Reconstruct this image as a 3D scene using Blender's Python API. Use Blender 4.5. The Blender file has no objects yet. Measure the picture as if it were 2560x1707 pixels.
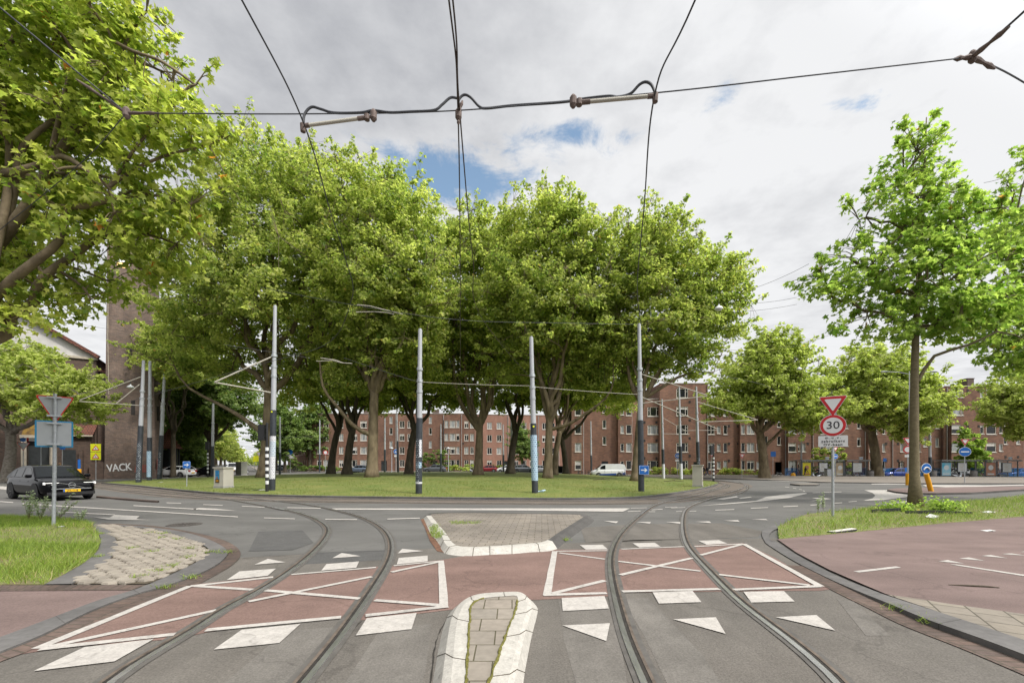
import bpy, bmesh, math, random
import numpy as np
from mathutils import Vector, Matrix
from mathutils.geometry import tessellate_polygon

SC = bpy.context.scene
COL = SC.collection
R = math.radians
F, CX, HY, CAMH = 1065.0, 1280.0, 1160.0, 1.65      # lens in photo pixels, principal column, horizon row, eye height

# ------------------------------------------------------------------ camera, sky, sun, exposure
cam_d = bpy.data.cameras.new('camera')
cam = bpy.data.objects.new('camera', cam_d); COL.objects.link(cam)
cam.location = (0, 0, CAMH); cam.rotation_euler = (R(90), 0, 0)
cam_d.sensor_width = 36.0; cam_d.lens = F / 2560 * 36
cam_d.shift_y = (HY - 853.5) / 2560
cam_d.clip_start = 0.05; cam_d.clip_end = 6000
SC.camera = cam

SUN_DIR = Vector((0.62, -0.42, 0.92)).normalized()
EL = math.asin(SUN_DIR.z); AZ = math.atan2(SUN_DIR.x, SUN_DIR.y)

def build_world():
    w = bpy.data.worlds.new('World'); SC.world = w; w.use_nodes = True
    nt = w.node_tree; N = nt.nodes; L = nt.links; N.clear()
    def nd(t, **k):
        n = N.new(t)
        for a, b in k.items(): setattr(n, a, b)
        return n
    def math_(op, a, b=None, c=None, clamp=False):
        n = nd('ShaderNodeMath', operation=op, use_clamp=clamp)
        for i, v in enumerate((a, b, c)):
            if v is None: continue
            if isinstance(v, (int, float)): n.inputs[i].default_value = v
            else: L.new(v, n.inputs[i])
        return n.outputs[0]
    def mixc(fac, a, b):
        n = nd('ShaderNodeMix', data_type='RGBA')
        for s, v in ((n.inputs[0], fac), (n.inputs[6], a), (n.inputs[7], b)):
            if isinstance(v, (int, float)): s.default_value = v
            elif isinstance(v, tuple): s.default_value = v
            else: L.new(v, s)
        return n.outputs[2]
    out = nd('ShaderNodeOutputWorld'); bg = nd('ShaderNodeBackground'); bg.inputs[1].default_value = 0.1
    L.new(bg.outputs[0], out.inputs[0])
    sky = nd('ShaderNodeTexSky', sky_type='NISHITA'); sky.sun_disc = False
    sky.sun_elevation = EL; sky.sun_rotation = AZ
    tc = nd('ShaderNodeTexCoord'); sep = nd('ShaderNodeSeparateXYZ'); L.new(tc.outputs['Generated'], sep.inputs[0])
    x, y, z = sep.outputs
    zz = math_('MAXIMUM', z, 0.02)
    zc = math_('ADD', zz, 0.06)
    qx = math_('DIVIDE', x, zc); qy = math_('DIVIDE', y, zc)          # the cloud layer as a plane overhead
    q = nd('ShaderNodeCombineXYZ'); L.new(qx, q.inputs[0]); L.new(qy, q.inputs[1])
    def noise(scale, detail, rough, off=(0, 0, 0), dist=0.0):
        m = nd('ShaderNodeMapping'); m.inputs['Location'].default_value = off
        L.new(q.outputs[0], m.inputs[0])
        n = nd('ShaderNodeTexNoise'); n.inputs['Scale'].default_value = scale; n.inputs['Detail'].default_value = detail
        n.inputs['Roughness'].default_value = rough; n.inputs['Distortion'].default_value = dist
        L.new(m.outputs[0], n.inputs['Vector'])
        return n.outputs['Fac']
    def gauss(cx, cy, sx, sy):
        a = math_('DIVIDE', math_('SUBTRACT', qx, cx), sx); b = math_('DIVIDE', math_('SUBTRACT', qy, cy), sy)
        d = math_('ADD', math_('MULTIPLY', a, a), math_('MULTIPLY', b, b))
        return math_('EXPONENT', math_('MULTIPLY', d, -1.0))
    n1 = noise(4.6, 9, 0.66, (3.1, 1.7, 0), 0.35); n2 = noise(1.3, 6, 0.58, (0.4, 7.3, 2.0), 0.2); n3 = noise(5.2, 7, 0.6, (9.4, 2.3, 0))
    hole = math_('MULTIPLY', gauss(-0.22, 1.33, 0.20, 0.17), 1.3)
    for g, k in ((gauss(-0.09, 1.40, 0.16, 0.16), 1.0), (gauss(0.19, 1.19, 0.15, 0.07), 0.74), (gauss(0.51, 1.06, 0.07, 0.07), 0.62), (gauss(0.87, 1.08, 0.08, 0.06), 0.5),
                 (gauss(-0.73, 1.0, 0.12, 0.1), 0.35), (gauss(-1.6, -1.0, 0.5, 0.6), 0.9), (gauss(2.4, -0.6, 0.5, 0.6), 0.9)):
        hole = math_('MAXIMUM', hole, math_('MULTIPLY', g, k))
    s = math_('ADD', math_('MULTIPLY', hole, 1.0), math_('MULTIPLY', math_('SUBTRACT', n1, 0.5), 2.7))
    mr = nd('ShaderNodeMapRange', interpolation_type='SMOOTHSTEP'); L.new(s, mr.inputs[0])
    mr.inputs[1].default_value = 0.34; mr.inputs[2].default_value = 0.92
    holem = math_('MULTIPLY', mr.outputs[0], math_('MINIMUM', math_('MULTIPLY', hole, 3.0), 1.0), clamp=True)
    # brightness of the cloud deck: grey undersides at the upper left, thin bright veil at the right
    dark = gauss(-0.28, 0.90, 0.62, 0.34)
    dark = math_('MAXIMUM', dark, math_('MULTIPLY', gauss(-0.95, 1.15, 0.5, 0.5), 0.75))
    dark = math_('MAXIMUM', dark, math_('MULTIPLY', gauss(1.1, 1.55, 0.35, 0.3), 0.45))
    dark = math_('MAXIMUM', dark, math_('MULTIPLY', gauss(0.30, 1.75, 0.5, 0.25), 0.25))
    dk = math_('ADD', math_('ADD', math_('MULTIPLY', dark, 0.85), 0.10), math_('MULTIPLY', math_('SUBTRACT', n2, 0.5), 1.5))
    dk = math_('SUBTRACT', dk, math_('MULTIPLY', gauss(0.95, 1.25, 0.75, 0.9), 0.22)); dk = math_('ADD', dk, math_('MULTIPLY', math_('SUBTRACT', n3, 0.5), 1.15), clamp=True)
    cloud = mixc(dk, (6.25, 6.3, 6.4, 1), (3.4, 3.48, 3.7, 1))
    # the deck is thinner and brighter round the hidden sun, up behind the photographer
    dp = nd('ShaderNodeVectorMath', operation='DOT_PRODUCT'); L.new(tc.outputs['Generated'], dp.inputs[0]); dp.inputs[1].default_value = SUN_DIR
    boost = nd('ShaderNodeMapRange', interpolation_type='SMOOTHSTEP'); L.new(dp.outputs['Value'], boost.inputs[0])
    boost.inputs[1].default_value = 0.50; boost.inputs[2].default_value = 1.0; boost.inputs[3].default_value = 1.0; boost.inputs[4].default_value = 3.9
    low = nd('ShaderNodeMapRange', interpolation_type='SMOOTHSTEP'); L.new(z, low.inputs[0])      # unseen low sky behind the camera, dimmed to darken reflections
    low.inputs[1].default_value = 0.05; low.inputs[2].default_value = 0.55; low.inputs[3].default_value = 0.32; low.inputs[4].default_value = 1.0
    rear = nd('ShaderNodeMapRange', interpolation_type='SMOOTHSTEP'); L.new(y, rear.inputs[0]); rear.inputs[1].default_value = 0.25; rear.inputs[2].default_value = -0.25
    dim = math_('ADD', math_('MULTIPLY', rear.outputs[0], math_('SUBTRACT', low.outputs[0], 1.0)), 1.0)
    vm = nd('ShaderNodeVectorMath', operation='SCALE'); L.new(cloud, vm.inputs[0]); L.new(math_('MULTIPLY', boost.outputs[0], dim), vm.inputs['Scale'])
    skyt = nd('ShaderNodeVectorMath', operation='MULTIPLY'); L.new(sky.outputs[0], skyt.inputs[0]); skyt.inputs[1].default_value = (1.75, 1.72, 1.5)
    fin = mixc(holem, vm.outputs[0], skyt.outputs[0])
    L.new(fin, bg.inputs[0])
build_world()

sun_d = bpy.data.lights.new('sun', 'SUN'); sun_d.energy = 2.6; sun_d.angle = R(8); sun_d.color = (1.0, 0.955, 0.88)
sun = bpy.data.objects.new('sun', sun_d); COL.objects.link(sun)
sun.rotation_euler = SUN_DIR.to_track_quat('Z', 'Y').to_euler()
vs = SC.view_settings; vs.view_transform = 'Standard'; vs.look = 'None'; vs.gamma = 1.0; vs.exposure = 0.51; vs.use_curve_mapping = False
SC.cycles.use_denoising = True
SC.cycles.max_bounces = 10; SC.cycles.transparent_max_bounces = 8; SC.cycles.diffuse_bounces = 6
SC.cycles.sample_clamp_indirect = 6.0

# ------------------------------------------------------------------ terrain and photo-plan helpers
def sst(a, b, v):
    t = min(1.0, max(0.0, (v - a) / (b - a))); return t * t * (3 - 2 * t)
def T(x, y):                                            # the streets: level here, falling a little towards the far right
    return -0.38 * sst(34, 60, y) * sst(4, 20, x)
ISL = (-9.0, 47.5)
def D(x, y):                                            # the mounded lawn in the middle of the roundabout
    r = math.hypot(x - ISL[0], y - ISL[1]) / 27.5
    return T(x, y) + 0.10 + (0.56 * (1 - r * r) if r < 1 else 0.0)
def P(px, py, dz=0.0, fn=T):                            # where the ground lies that shows at this place of the photo
    z = dz; X = Y = 0
    for _ in range(12):
        Y = F * (CAMH - z) / max(py - HY, 1.0); X = (px - CX) / F * Y
        z = fn(X, Y) + dz
    return (X, Y, z)
def W(px, py, Y):                                       # a point at depth Y
    return ((px - CX) / F * Y, Y, CAMH + (HY - py) / F * Y)
def crop(ox, oy, s):
    return lambda x, y: (ox + x / s, oy + y / s)
R1, R2, R3, R4 = (crop(o, 1227, 3.267) for o in (0, 640, 1280, 1920))
C2, C3, C4, C5 = (crop(o, 860, 3.675) for o in (320, 900, 1400, 1920))
C1 = crop(0, 640, 2.45)
S = lambda x, y: (x * 1.08844, y * 1.08844)
def PP(fn, pts, dz=0.0, terr=T): return [P(*fn(*p), dz, terr) for p in pts]

# ------------------------------------------------------------------ materials
MATS = {}
TONE = 0.87                                              # one common trim of all base colours but the leaves
def tn(c): return tuple(v * TONE for v in c)
def mat(name, col=(0.5, 0.5, 0.5), rough=0.7, metal=0.0, var=0.15, scale=4.0, bump=0.0, bscale=40.0, emit=None, spec=0.4, col2=None, coat=0.0, aniso=None, detail=5):
    if name in MATS: return MATS[name]
    col = tn(col); col2 = tn(col2) if col2 else None
    m = bpy.data.materials.new(name); m.use_nodes = True; nt = m.node_tree; N, L = nt.nodes, nt.links
    b = N['Principled BSDF']
    b.inputs['Roughness'].default_value = rough; b.inputs['Metallic'].default_value = metal
    b.inputs['Specular IOR Level'].default_value = spec; b.inputs['Coat Weight'].default_value = coat
    g = N.new('ShaderNodeNewGeometry'); mp = N.new('ShaderNodeMapping'); L.new(g.outputs['Position'], mp.inputs[0])
    if aniso: mp.inputs['Scale'].default_value = aniso
    n = N.new('ShaderNodeTexNoise'); n.inputs['Scale'].default_value = scale; n.inputs['Detail'].default_value = detail; n.inputs['Roughness'].default_value = 0.62
    L.new(mp.outputs[0], n.inputs['Vector'])
    r = N.new('ShaderNodeValToRGB'); L.new(n.outputs['Fac'], r.inputs[0])
    c2 = col2 or tuple(c * (1 - var) for c in col); c1 = col if col2 else tuple(min(1, c * (1 + var)) for c in col)
    r.color_ramp.elements[0].position = 0.33; r.color_ramp.elements[1].position = 0.67
    r.color_ramp.elements[0].color = (*c2, 1); r.color_ramp.elements[1].color = (*c1, 1)
    L.new(r.outputs[0], b.inputs['Base Color'])
    if bump:
        n2 = N.new('ShaderNodeTexNoise'); n2.inputs['Scale'].default_value = bscale; n2.inputs['Detail'].default_value = 4; L.new(g.outputs['Position'], n2.inputs['Vector'])
        bm = N.new('ShaderNodeBump'); bm.inputs['Strength'].default_value = bump; bm.inputs['Distance'].default_value = 0.02
        L.new(n2.outputs['Fac'], bm.inputs['Height']); L.new(bm.outputs[0], b.inputs['Normal'])
    if emit: b.inputs['Emission Color'].default_value = (*emit[:3], 1); b.inputs['Emission Strength'].default_value = emit[3]
    m['out'] = 1
    MATS[name] = m
    return m

def layered(name, cols, fine=90.0, finev=0.35, patch=0.35, patchv=0.18, rough=0.9, bump=0.25, streak=None):
    """Asphalt and the like: fine aggregate grain, broad patches, stains and hairline cracks."""
    m = bpy.data.materials.new(name); m.use_nodes = True; nt = m.node_tree; N, L = nt.nodes, nt.links; b = N['Principled BSDF']
    b.inputs['Roughness'].default_value = rough; b.inputs['Specular IOR Level'].default_value = 0.25
    g = N.new('ShaderNodeNewGeometry')
    def noise(s, d, r=0.6, aniso=None):
        n = N.new('ShaderNodeTexNoise'); n.inputs['Scale'].default_value = s; n.inputs['Detail'].default_value = d; n.inputs['Roughness'].default_value = r
        v = g.outputs['Position']
        if aniso:
            mp = N.new('ShaderNodeMapping'); mp.inputs['Scale'].default_value = aniso; L.new(v, mp.inputs[0]); v = mp.outputs[0]
        L.new(v, n.inputs['Vector']); return n.outputs['Fac']
    def mul(col, fac, lo, hi, a=0.3, bb=0.7):
        mr = N.new('ShaderNodeMapRange'); L.new(fac, mr.inputs[0]); mr.inputs[1].default_value = a; mr.inputs[2].default_value = bb; mr.inputs[3].default_value = lo; mr.inputs[4].default_value = hi
        v = N.new('ShaderNodeVectorMath'); v.operation = 'SCALE'; L.new(col, v.inputs[0]); L.new(mr.outputs[0], v.inputs['Scale']); return v.outputs[0]
    mx = N.new('ShaderNodeMix'); mx.data_type = 'RGBA'; L.new(noise(patch, 6), mx.inputs[0])
    mx.inputs[6].default_value = (*tn(cols[0]), 1); mx.inputs[7].default_value = (*tn(cols[1]), 1)
    c = mx.outputs[2]
    nf = noise(fine, 3, 0.7)
    c = mul(c, nf, 1 - finev, 1 + finev); c = mul(c, noise(patch * 4, 5), 1 - patchv, 1 + patchv)
    if streak: c = mul(c, noise(1.0, 5, 0.6, streak), 0.80, 1.14)
    vor = N.new('ShaderNodeTexVoronoi'); vor.feature = 'DISTANCE_TO_EDGE'; vor.inputs['Scale'].default_value = 0.28
    dn = N.new('ShaderNodeTexNoise'); dn.inputs['Scale'].default_value = 1.5; dn.inputs['Detail'].default_value = 6; L.new(g.outputs['Position'], dn.inputs['Vector'])
    va = N.new('ShaderNodeVectorMath'); va.operation = 'MULTIPLY_ADD'; L.new(dn.outputs['Color'], va.inputs[0]); va.inputs[1].default_value = (1.6,) * 3; L.new(g.outputs['Position'], va.inputs[2])
    L.new(va.outputs[0], vor.inputs['Vector'])
    c = mul(c, vor.outputs['Distance'], 0.80, 1.0, 0.0, 0.012)
    L.new(c, b.inputs['Base Color'])
    bm = N.new('ShaderNodeBump'); bm.inputs['Strength'].default_value = bump; bm.inputs['Distance'].default_value = 0.008
    L.new(nf, bm.inputs['Height']); L.new(bm.outputs[0], b.inputs['Normal'])
    MATS[name] = m; return m

def wornpaint(name, col, under):
    m = layered(name, (col, tuple(c * .85 for c in col)), fine=42, finev=0.14, patch=2.5, patchv=0.14, bump=0.3); nt = m.node_tree; N, L = nt.nodes, nt.links; b = N['Principled BSDF']
    src = b.inputs['Base Color'].links[0].from_socket; g = N.new('ShaderNodeNewGeometry'); f = []
    for sc, lo, hi in ((7.0, .60, .70), (38.0, .62, .74)):
        n = N.new('ShaderNodeTexNoise'); n.inputs['Scale'].default_value = sc; n.inputs['Detail'].default_value = 9; n.inputs['Roughness'].default_value = .72; L.new(g.outputs['Position'], n.inputs['Vector'])
        r = N.new('ShaderNodeMapRange'); L.new(n.outputs['Fac'], r.inputs[0]); r.inputs[1].default_value = lo; r.inputs[2].default_value = hi; f.append(r.outputs[0])
    mx = N.new('ShaderNodeMath'); mx.operation = 'MAXIMUM'; L.new(f[0], mx.inputs[0]); L.new(f[1], mx.inputs[1])
    k = N.new('ShaderNodeMix'); k.data_type = 'RGBA'; L.new(mx.outputs[0], k.inputs[0]); L.new(src, k.inputs[6]); k.inputs[7].default_value = (*tn(under), 1); L.new(k.outputs[2], b.inputs['Base Color']); return m

def brickmat(name, c1, c2, cm, bw, bh, mortar=0.008, uv=True, offs=0.5, rot=0.0, stain=0.2, wall=False, rough=0.88):
    m = bpy.data.materials.new(name); m.use_nodes = True; nt = m.node_tree; N, L = nt.nodes, nt.links; b = N['Principled BSDF']
    b.inputs['Roughness'].default_value = rough; b.inputs['Specular IOR Level'].default_value = 0.2
    g = N.new('ShaderNodeNewGeometry')
    if uv: t = N.new('ShaderNodeUVMap'); v = t.outputs[0]
    elif wall:
        sp = N.new('ShaderNodeSeparateXYZ'); L.new(g.outputs['Position'], sp.inputs[0]); ad = N.new('ShaderNodeMath'); ad.operation = 'ADD'
        L.new(sp.outputs[0], ad.inputs[0]); L.new(sp.outputs[1], ad.inputs[1]); cb = N.new('ShaderNodeCombineXYZ'); L.new(ad.outputs[0], cb.inputs[0]); L.new(sp.outputs[2], cb.inputs[1]); v = cb.outputs[0]
    else: v = g.outputs['Position']
    mp = N.new('ShaderNodeMapping'); mp.inputs['Rotation'].default_value = (0, 0, rot); L.new(v, mp.inputs[0])
    br = N.new('ShaderNodeTexBrick'); br.offset = offs; br.inputs['Scale'].default_value = 1.0; br.inputs['Brick Width'].default_value = bw; br.inputs['Row Height'].default_value = bh
    br.inputs['Mortar Size'].default_value = mortar; br.inputs['Mortar Smooth'].default_value = 0.3; br.inputs['Color1'].default_value = (*tn(c1), 1); br.inputs['Color2'].default_value = (*tn(c2), 1); br.inputs['Mortar'].default_value = (*tn(cm), 1)
    L.new(mp.outputs[0], br.inputs['Vector'])
    c = br.outputs['Color']
    for s, a, k in ((1.1, stain, 6), (0.22, stain, 5), (14.0, stain * 0.7, 4)):
        n = N.new('ShaderNodeTexNoise'); n.inputs['Scale'].default_value = s; n.inputs['Detail'].default_value = k
        mm = N.new('ShaderNodeMapping'); mm.inputs['Scale'].default_value = (1, 1, 0.45 if wall else 1); L.new(g.outputs['Position'], mm.inputs[0]); L.new(mm.outputs[0], n.inputs['Vector'])
        mr = N.new('ShaderNodeMapRange'); L.new(n.outputs['Fac'], mr.inputs[0]); mr.inputs[1].default_value = 0.3; mr.inputs[2].default_value = 0.7; mr.inputs[3].default_value = 1 - a; mr.inputs[4].default_value = 1 + a
        vv = N.new('ShaderNodeVectorMath'); vv.operation = 'SCALE'; L.new(c, vv.inputs[0]); L.new(mr.outputs[0], vv.inputs['Scale']); c = vv.outputs[0]
    L.new(c, b.inputs['Base Color'])
    bm = N.new('ShaderNodeBump'); bm.inputs['Strength'].default_value = 0.5; bm.inputs['Distance'].default_value = 0.006; bm.invert = True
    L.new(br.outputs['Fac'], bm.inputs['Height']); L.new(bm.outputs[0], b.inputs['Normal'])
    MATS[name] = m; return m

def leafmat(name, dark, light, warm, trans=0.35, warmth=0.02):
    m = bpy.data.materials.new(name); m.use_nodes = True; nt = m.node_tree; N, L = nt.nodes, nt.links; b = N['Principled BSDF']; out = N['Material Output']
    a = N.new('ShaderNodeAttribute'); a.attribute_name = 'tint'
    r = N.new('ShaderNodeValToRGB'); L.new(a.outputs['Fac'], r.inputs[0]); cr = r.color_ramp
    cr.elements[0].position = 0.0; cr.elements[0].color = (*dark, 1); cr.elements[1].position = 1.0 - warmth; cr.elements[1].color = (*light, 1)
    e = cr.elements.new(1.0 - warmth + 0.004); e.color = (*warm, 1)
    L.new(r.outputs[0], b.inputs['Base Color']); b.inputs['Roughness'].default_value = 0.5; b.inputs['Specular IOR Level'].default_value = 0.35
    t = N.new('ShaderNodeBsdfTranslucent'); v = N.new('ShaderNodeVectorMath'); v.operation = 'MULTIPLY'; L.new(r.outputs[0], v.inputs[0]); v.inputs[1].default_value = (1.30, 1.45, 1.0)
    L.new(v.outputs[0], t.inputs[0]); mx = N.new('ShaderNodeMixShader'); mx.inputs[0].default_value = trans
    L.new(b.outputs[0], mx.inputs[1]); L.new(t.outputs[0], mx.inputs[2]); L.new(mx.outputs[0], out.inputs[0])
    MATS[name] = m; return m

def glassmat(name, col, rough=0.04):
    return mat(name, col, rough=rough, var=0.3, scale=0.8, spec=0.8)

# ------------------------------------------------------------------ mesh helpers
class MB:
    def __init__(s): s.v = []; s.f = []; s.m = []; s.uv = {}
    def face(s, pts, m=0, uv=None):
        i = len(s.v); s.v += [tuple(p) for p in pts]; s.f.append(tuple(range(i, i + len(pts)))); s.m.append(m)
        if uv: s.uv[len(s.f) - 1] = uv
    def box(s, x0, x1, y0, y1, z0, z1, m=0):
        i = len(s.v); s.v += [(x, y, z) for z in (z0, z1) for y in (y0, y1) for x in (x0, x1)]
        for q in ((0, 2, 3, 1), (4, 5, 7, 6), (0, 1, 5, 4), (2, 6, 7, 3), (0, 4, 6, 2), (1, 3, 7, 5)):
            s.f.append(tuple(i + k for k in q)); s.m.append(m)
        return s
    def bar(s, p, q, w, h=None, m=0):                    # square bar between two points
        h = h or w; p, q = Vector(p), Vector(q); d = (q - p).normalized()
        up = Vector((0, 0, 1)) if abs(d.z) < 0.95 else Vector((0, 1, 0)); a = d.cross(up).normalized(); b = a.cross(d)
        i = len(s.v)
        for c in (p, q):
            for sa, sb in ((-1, -1), (1, -1), (1, 1), (-1, 1)): s.v.append(tuple(c + a * sa * w / 2 + b * sb * h / 2))
        for k in range(4): s.f.append((i + k, i + (k + 1) % 4, i + 4 + (k + 1) % 4, i + 4 + k)); s.m.append(m)
        s.f += [(i + 3, i + 2, i + 1, i), (i + 4, i + 5, i + 6, i + 7)]; s.m += [m, m]; return s
    def tube(s, pts, rad, n=8, m=0, caps=True):
        pts = [Vector(p) for p in pts]; rad = rad if hasattr(rad, '__len__') else [rad] * len(pts)
        i0 = len(s.v); prev = None
        for k, p in enumerate(pts):
            d = (pts[min(k + 1, len(pts) - 1)] - pts[max(k - 1, 0)])
            d = d.normalized() if d.length > 1e-9 else Vector((0, 0, 1))
            if prev is None:
                up = Vector((0, 0, 1)) if abs(d.z) < 0.9 else Vector((1, 0, 0)); a = d.cross(up).normalized()
            else: a = (prev - d * prev.dot(d)); a = a.normalized() if a.length > 1e-6 else d.orthogonal().normalized()
            prev = a; b = d.cross(a)
            for j in range(n):
                t = 2 * math.pi * j / n; s.v.append(tuple(p + (a * math.cos(t) + b * math.sin(t)) * rad[k]))
        for k in range(len(pts) - 1):
            for j in range(n):
                u, w = i0 + k * n + j, i0 + k * n + (j + 1) % n
                s.f.append((u, w, w + n, u + n)); s.m.append(m)
        if caps:
            s.f.append(tuple(i0 + j for j in range(n))[::-1]); s.f.append(tuple(i0 + (len(pts) - 1) * n + j for j in range(n))); s.m += [m, m]
        return s
    def lathe(s, prof, n=16, m=0, at=(0, 0, 0), axis='z'):   # prof: (radius, height)
        i0 = len(s.v)
        for r_, h in prof:
            for j in range(n):
                t = 2 * math.pi * j / n; a, b = r_ * math.cos(t), r_ * math.sin(t)
                p = (a, b, h) if axis == 'z' else ((a, h, b) if axis == 'y' else (h, a, b))
                s.v.append(tuple(p[k] + at[k] for k in range(3)))
        for k in range(len(prof) - 1):
            for j in range(n):
                u, w = i0 + k * n + j, i0 + k * n + (j + 1) % n; s.f.append((u, w, w + n, u + n)); s.m.append(m)
        s.f.append(tuple(i0 + j for j in range(n))[::-1]); s.f.append(tuple(i0 + (len(prof) - 1) * n + j for j in range(n))); s.m += [m, m]
        return s
    def poly(s, pts, m=0, up=True):                     # flat polygon, any outline
        tri = tessellate_polygon([[Vector(p) for p in pts]]); i = len(s.v); s.v += [tuple(p) for p in pts]
        for t in tri:
            a, b, c = (Vector(pts[k]) for k in t); nz = (b - a).cross(c - a).z
            t = t if (nz > 0) == up else t[::-1]
            s.f.append(tuple(i + k for k in t)); s.m.append(m)
        return s
    def prism(s, pts, z0, m=0, mside=None):              # polygon with walls going down to z0
        s.poly(pts, m); n = len(pts)
        for k in range(n):
            a, b = pts[k], pts[(k + 1) % n]; s.face([a, b, (b[0], b[1], z0), (a[0], a[1], z0)], m if mside is None else mside)
        return s
    def add_mesh(s, me, mtx=Matrix(), m=0):
        i = len(s.v); s.v += [tuple(mtx @ v.co) for v in me.vertices]
        for p in me.polygons: s.f.append(tuple(i + k for k in p.vertices)); s.m.append(m)
        return s
    def build(s, name, mats, parent=None, smooth=False, **tags):
        me = bpy.data.meshes.new(name); me.from_pydata(s.v, [], s.f)
        mats = mats if isinstance(mats, (list, tuple)) else [mats]
        for m in mats: me.materials.append(m)
        if max(s.m, default=0): me.polygons.foreach_set('material_index', s.m)
        if s.uv:
            l = me.uv_layers.new(name='UVMap')
            for fi, uv in s.uv.items():
                for k, li in enumerate(me.polygons[fi].loop_indices): l.data[li].uv = uv[k]
        if smooth: me.polygons.foreach_set('use_smooth', [True] * len(me.polygons))
        o = bpy.data.objects.new(name, me); COL.objects.link(o); o.parent = parent
        if smooth == 'auto': me.set_sharp_from_angle(angle=R(38))
        for k, v in tags.items(): o[k] = v
        return o
def thing(name, label, cat, loc=(0, 0, 0), rotz=0.0, group=None):
    o = bpy.data.objects.new(name, None); COL.objects.link(o); o.location = loc; o.rotation_euler = (0, 0, rotz)
    o['label'] = label; o['category'] = cat; o.empty_display_size = 0.2
    if group: o['group'] = group
    return o
def tag(o, label, cat, group=None):
    o['label'] = label; o['category'] = cat
    if group: o['group'] = group
    return o
def copy_tree(o, parent=None, label=None, group=None, loc=None, rotz=None, scale=None):
    c = o.copy(); COL.objects.link(c); c.parent = parent
    if loc is not None: c.location = loc
    if rotz is not None: c.rotation_euler = (0, 0, rotz)
    if scale is not None: c.scale = scale if hasattr(scale, '__len__') else (scale,) * 3
    if label: c['label'] = label
    if group: c['group'] = group
    for ch in list(o.children): copy_tree(ch, c)
    return c
def struct(o): o['kind'] = 'structure'; return o
def cr(pts, n=8):                                        # Catmull-Rom through points
    pts = [Vector(p) for p in pts]; out = []
    q = [pts[0] * 2 - pts[1]] + pts + [pts[-1] * 2 - pts[-2]]
    for i in range(1, len(q) - 2):
        for k in range(n):
            t = k / n; a, b, c, d = q[i - 1:i + 3]
            out.append(0.5 * ((2 * b) + (c - a) * t + (2 * a - 5 * b + 4 * c - d) * t * t + (3 * b - a - 3 * c + d) * t ** 3))
    return out + [pts[-1]]
def resample(pts, n):
    pts = [Vector(p) for p in pts]; L = [0.0]
    for a, b in zip(pts, pts[1:]): L.append(L[-1] + (b - a).length)
    out = []; k = 0
    for i in range(n):
        t = L[-1] * i / (n - 1)
        while k < len(L) - 2 and L[k + 1] < t: k += 1
        u = (t - L[k]) / max(L[k + 1] - L[k], 1e-9); out.append(pts[k].lerp(pts[k + 1], min(1, max(0, u))))
    return out
def smooth_line(pts, it=2):
    pts = [Vector(p) for p in pts]
    for _ in range(it): pts = [pts[0]] + [(a + b * 2 + c) / 4 for a, b, c in zip(pts, pts[1:], pts[2:])] + [pts[-1]]
    return pts
def band(mb, A, B, n=40, m=0, wallA=None, wallB=None, mw=None):   # surface between two lines with u along, v across
    A, B = resample(A, n), resample(B, n); u = 0.0
    for i in range(n - 1):
        a, b, c, d = A[i], A[i + 1], B[i + 1], B[i]; du = ((b - a).length + (c - d).length) / 2; w = ((a - d).length + (b - c).length) / 2
        nz = (b - a).cross(d - a).z
        pts, uv = [a, b, c, d], [(u, 0), (u + du, 0), (u + du, w), (u, w)]
        if nz < 0: pts, uv = pts[::-1], uv[::-1]
        mb.face(pts, m, uv)
        for wl, (p, q) in ((wallA, (a, b)), (wallB, (c, d))):
            if wl is not None:
                mb.face([p, q, (q.x, q.y, wl), (p.x, p.y, wl)], m if mw is None else mw, [(u, 0), (u + du, 0), (u + du, 0.12), (u, 0.12)])
        u += du
    return mb
def offset_line(pts, d):
    pts = [Vector(p) for p in pts]; out = []
    for i, p in enumerate(pts):
        t = pts[min(i + 1, len(pts) - 1)] - pts[max(i - 1, 0)]; t.z = 0; t.normalize(); out.append(p + Vector((t.y, -t.x, 0)) * d)
    return out
def text_mesh(s, size, bold=False, align='CENTER', ext=0.002, space=1.0):
    cu = bpy.data.curves.new('lettering', 'FONT'); cu.body = s; cu.size = size; cu.align_x = align; cu.align_y = 'CENTER'; cu.extrude = ext; cu.resolution_u = 3; cu.space_character = space
    if bold: cu.offset = size * 0.018
    o = bpy.data.objects.new('lettering', cu); me = bpy.data.meshes.new_from_object(o); bpy.data.objects.remove(o); bpy.data.curves.remove(cu)
    return me
STAND = Matrix.Rotation(R(90), 4, 'X')                   # text standing up, read from -Y
rng = np.random.default_rng(7); random.seed(7)
# ------------------------------------------------------------------ surface materials
layered('asphalt', ((0.140, 0.134, 0.124), (0.115, 0.112, 0.106)), fine=70, finev=0.22, patch=0.22, patchv=0.10, streak=(0.25, 0.6, 1))
layered('coarse_asphalt', ((0.148, 0.132, 0.114), (0.116, 0.107, 0.096)), fine=60, finev=0.26, patch=0.5, patchv=0.12, bump=0.45, streak=(1.6, 0.25, 1))
layered('red_asphalt', ((0.205, 0.132, 0.110), (0.170, 0.112, 0.096)), fine=60, finev=0.24, patch=0.5, patchv=0.10, bump=0.3, streak=(0.4, 1.4, 1))
layered('path_red', ((0.195, 0.138, 0.124), (0.165, 0.120, 0.110)), fine=60, finev=0.22, patch=0.3, patchv=0.12, streak=(0.3, 1.2, 1))
layered('track_concrete', ((0.160, 0.130, 0.106), (0.130, 0.112, 0.095)), fine=30, finev=0.25, patch=0.6, patchv=0.16, streak=(0.3, 1, 1))
layered('pavement_tan', ((0.225, 0.195, 0.165), (0.185, 0.163, 0.142)), fine=12, finev=0.12, patch=0.4, patchv=0.12)
wornpaint('white_paint', (0.46, 0.43, 0.395), (0.22, 0.20, 0.18))
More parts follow.
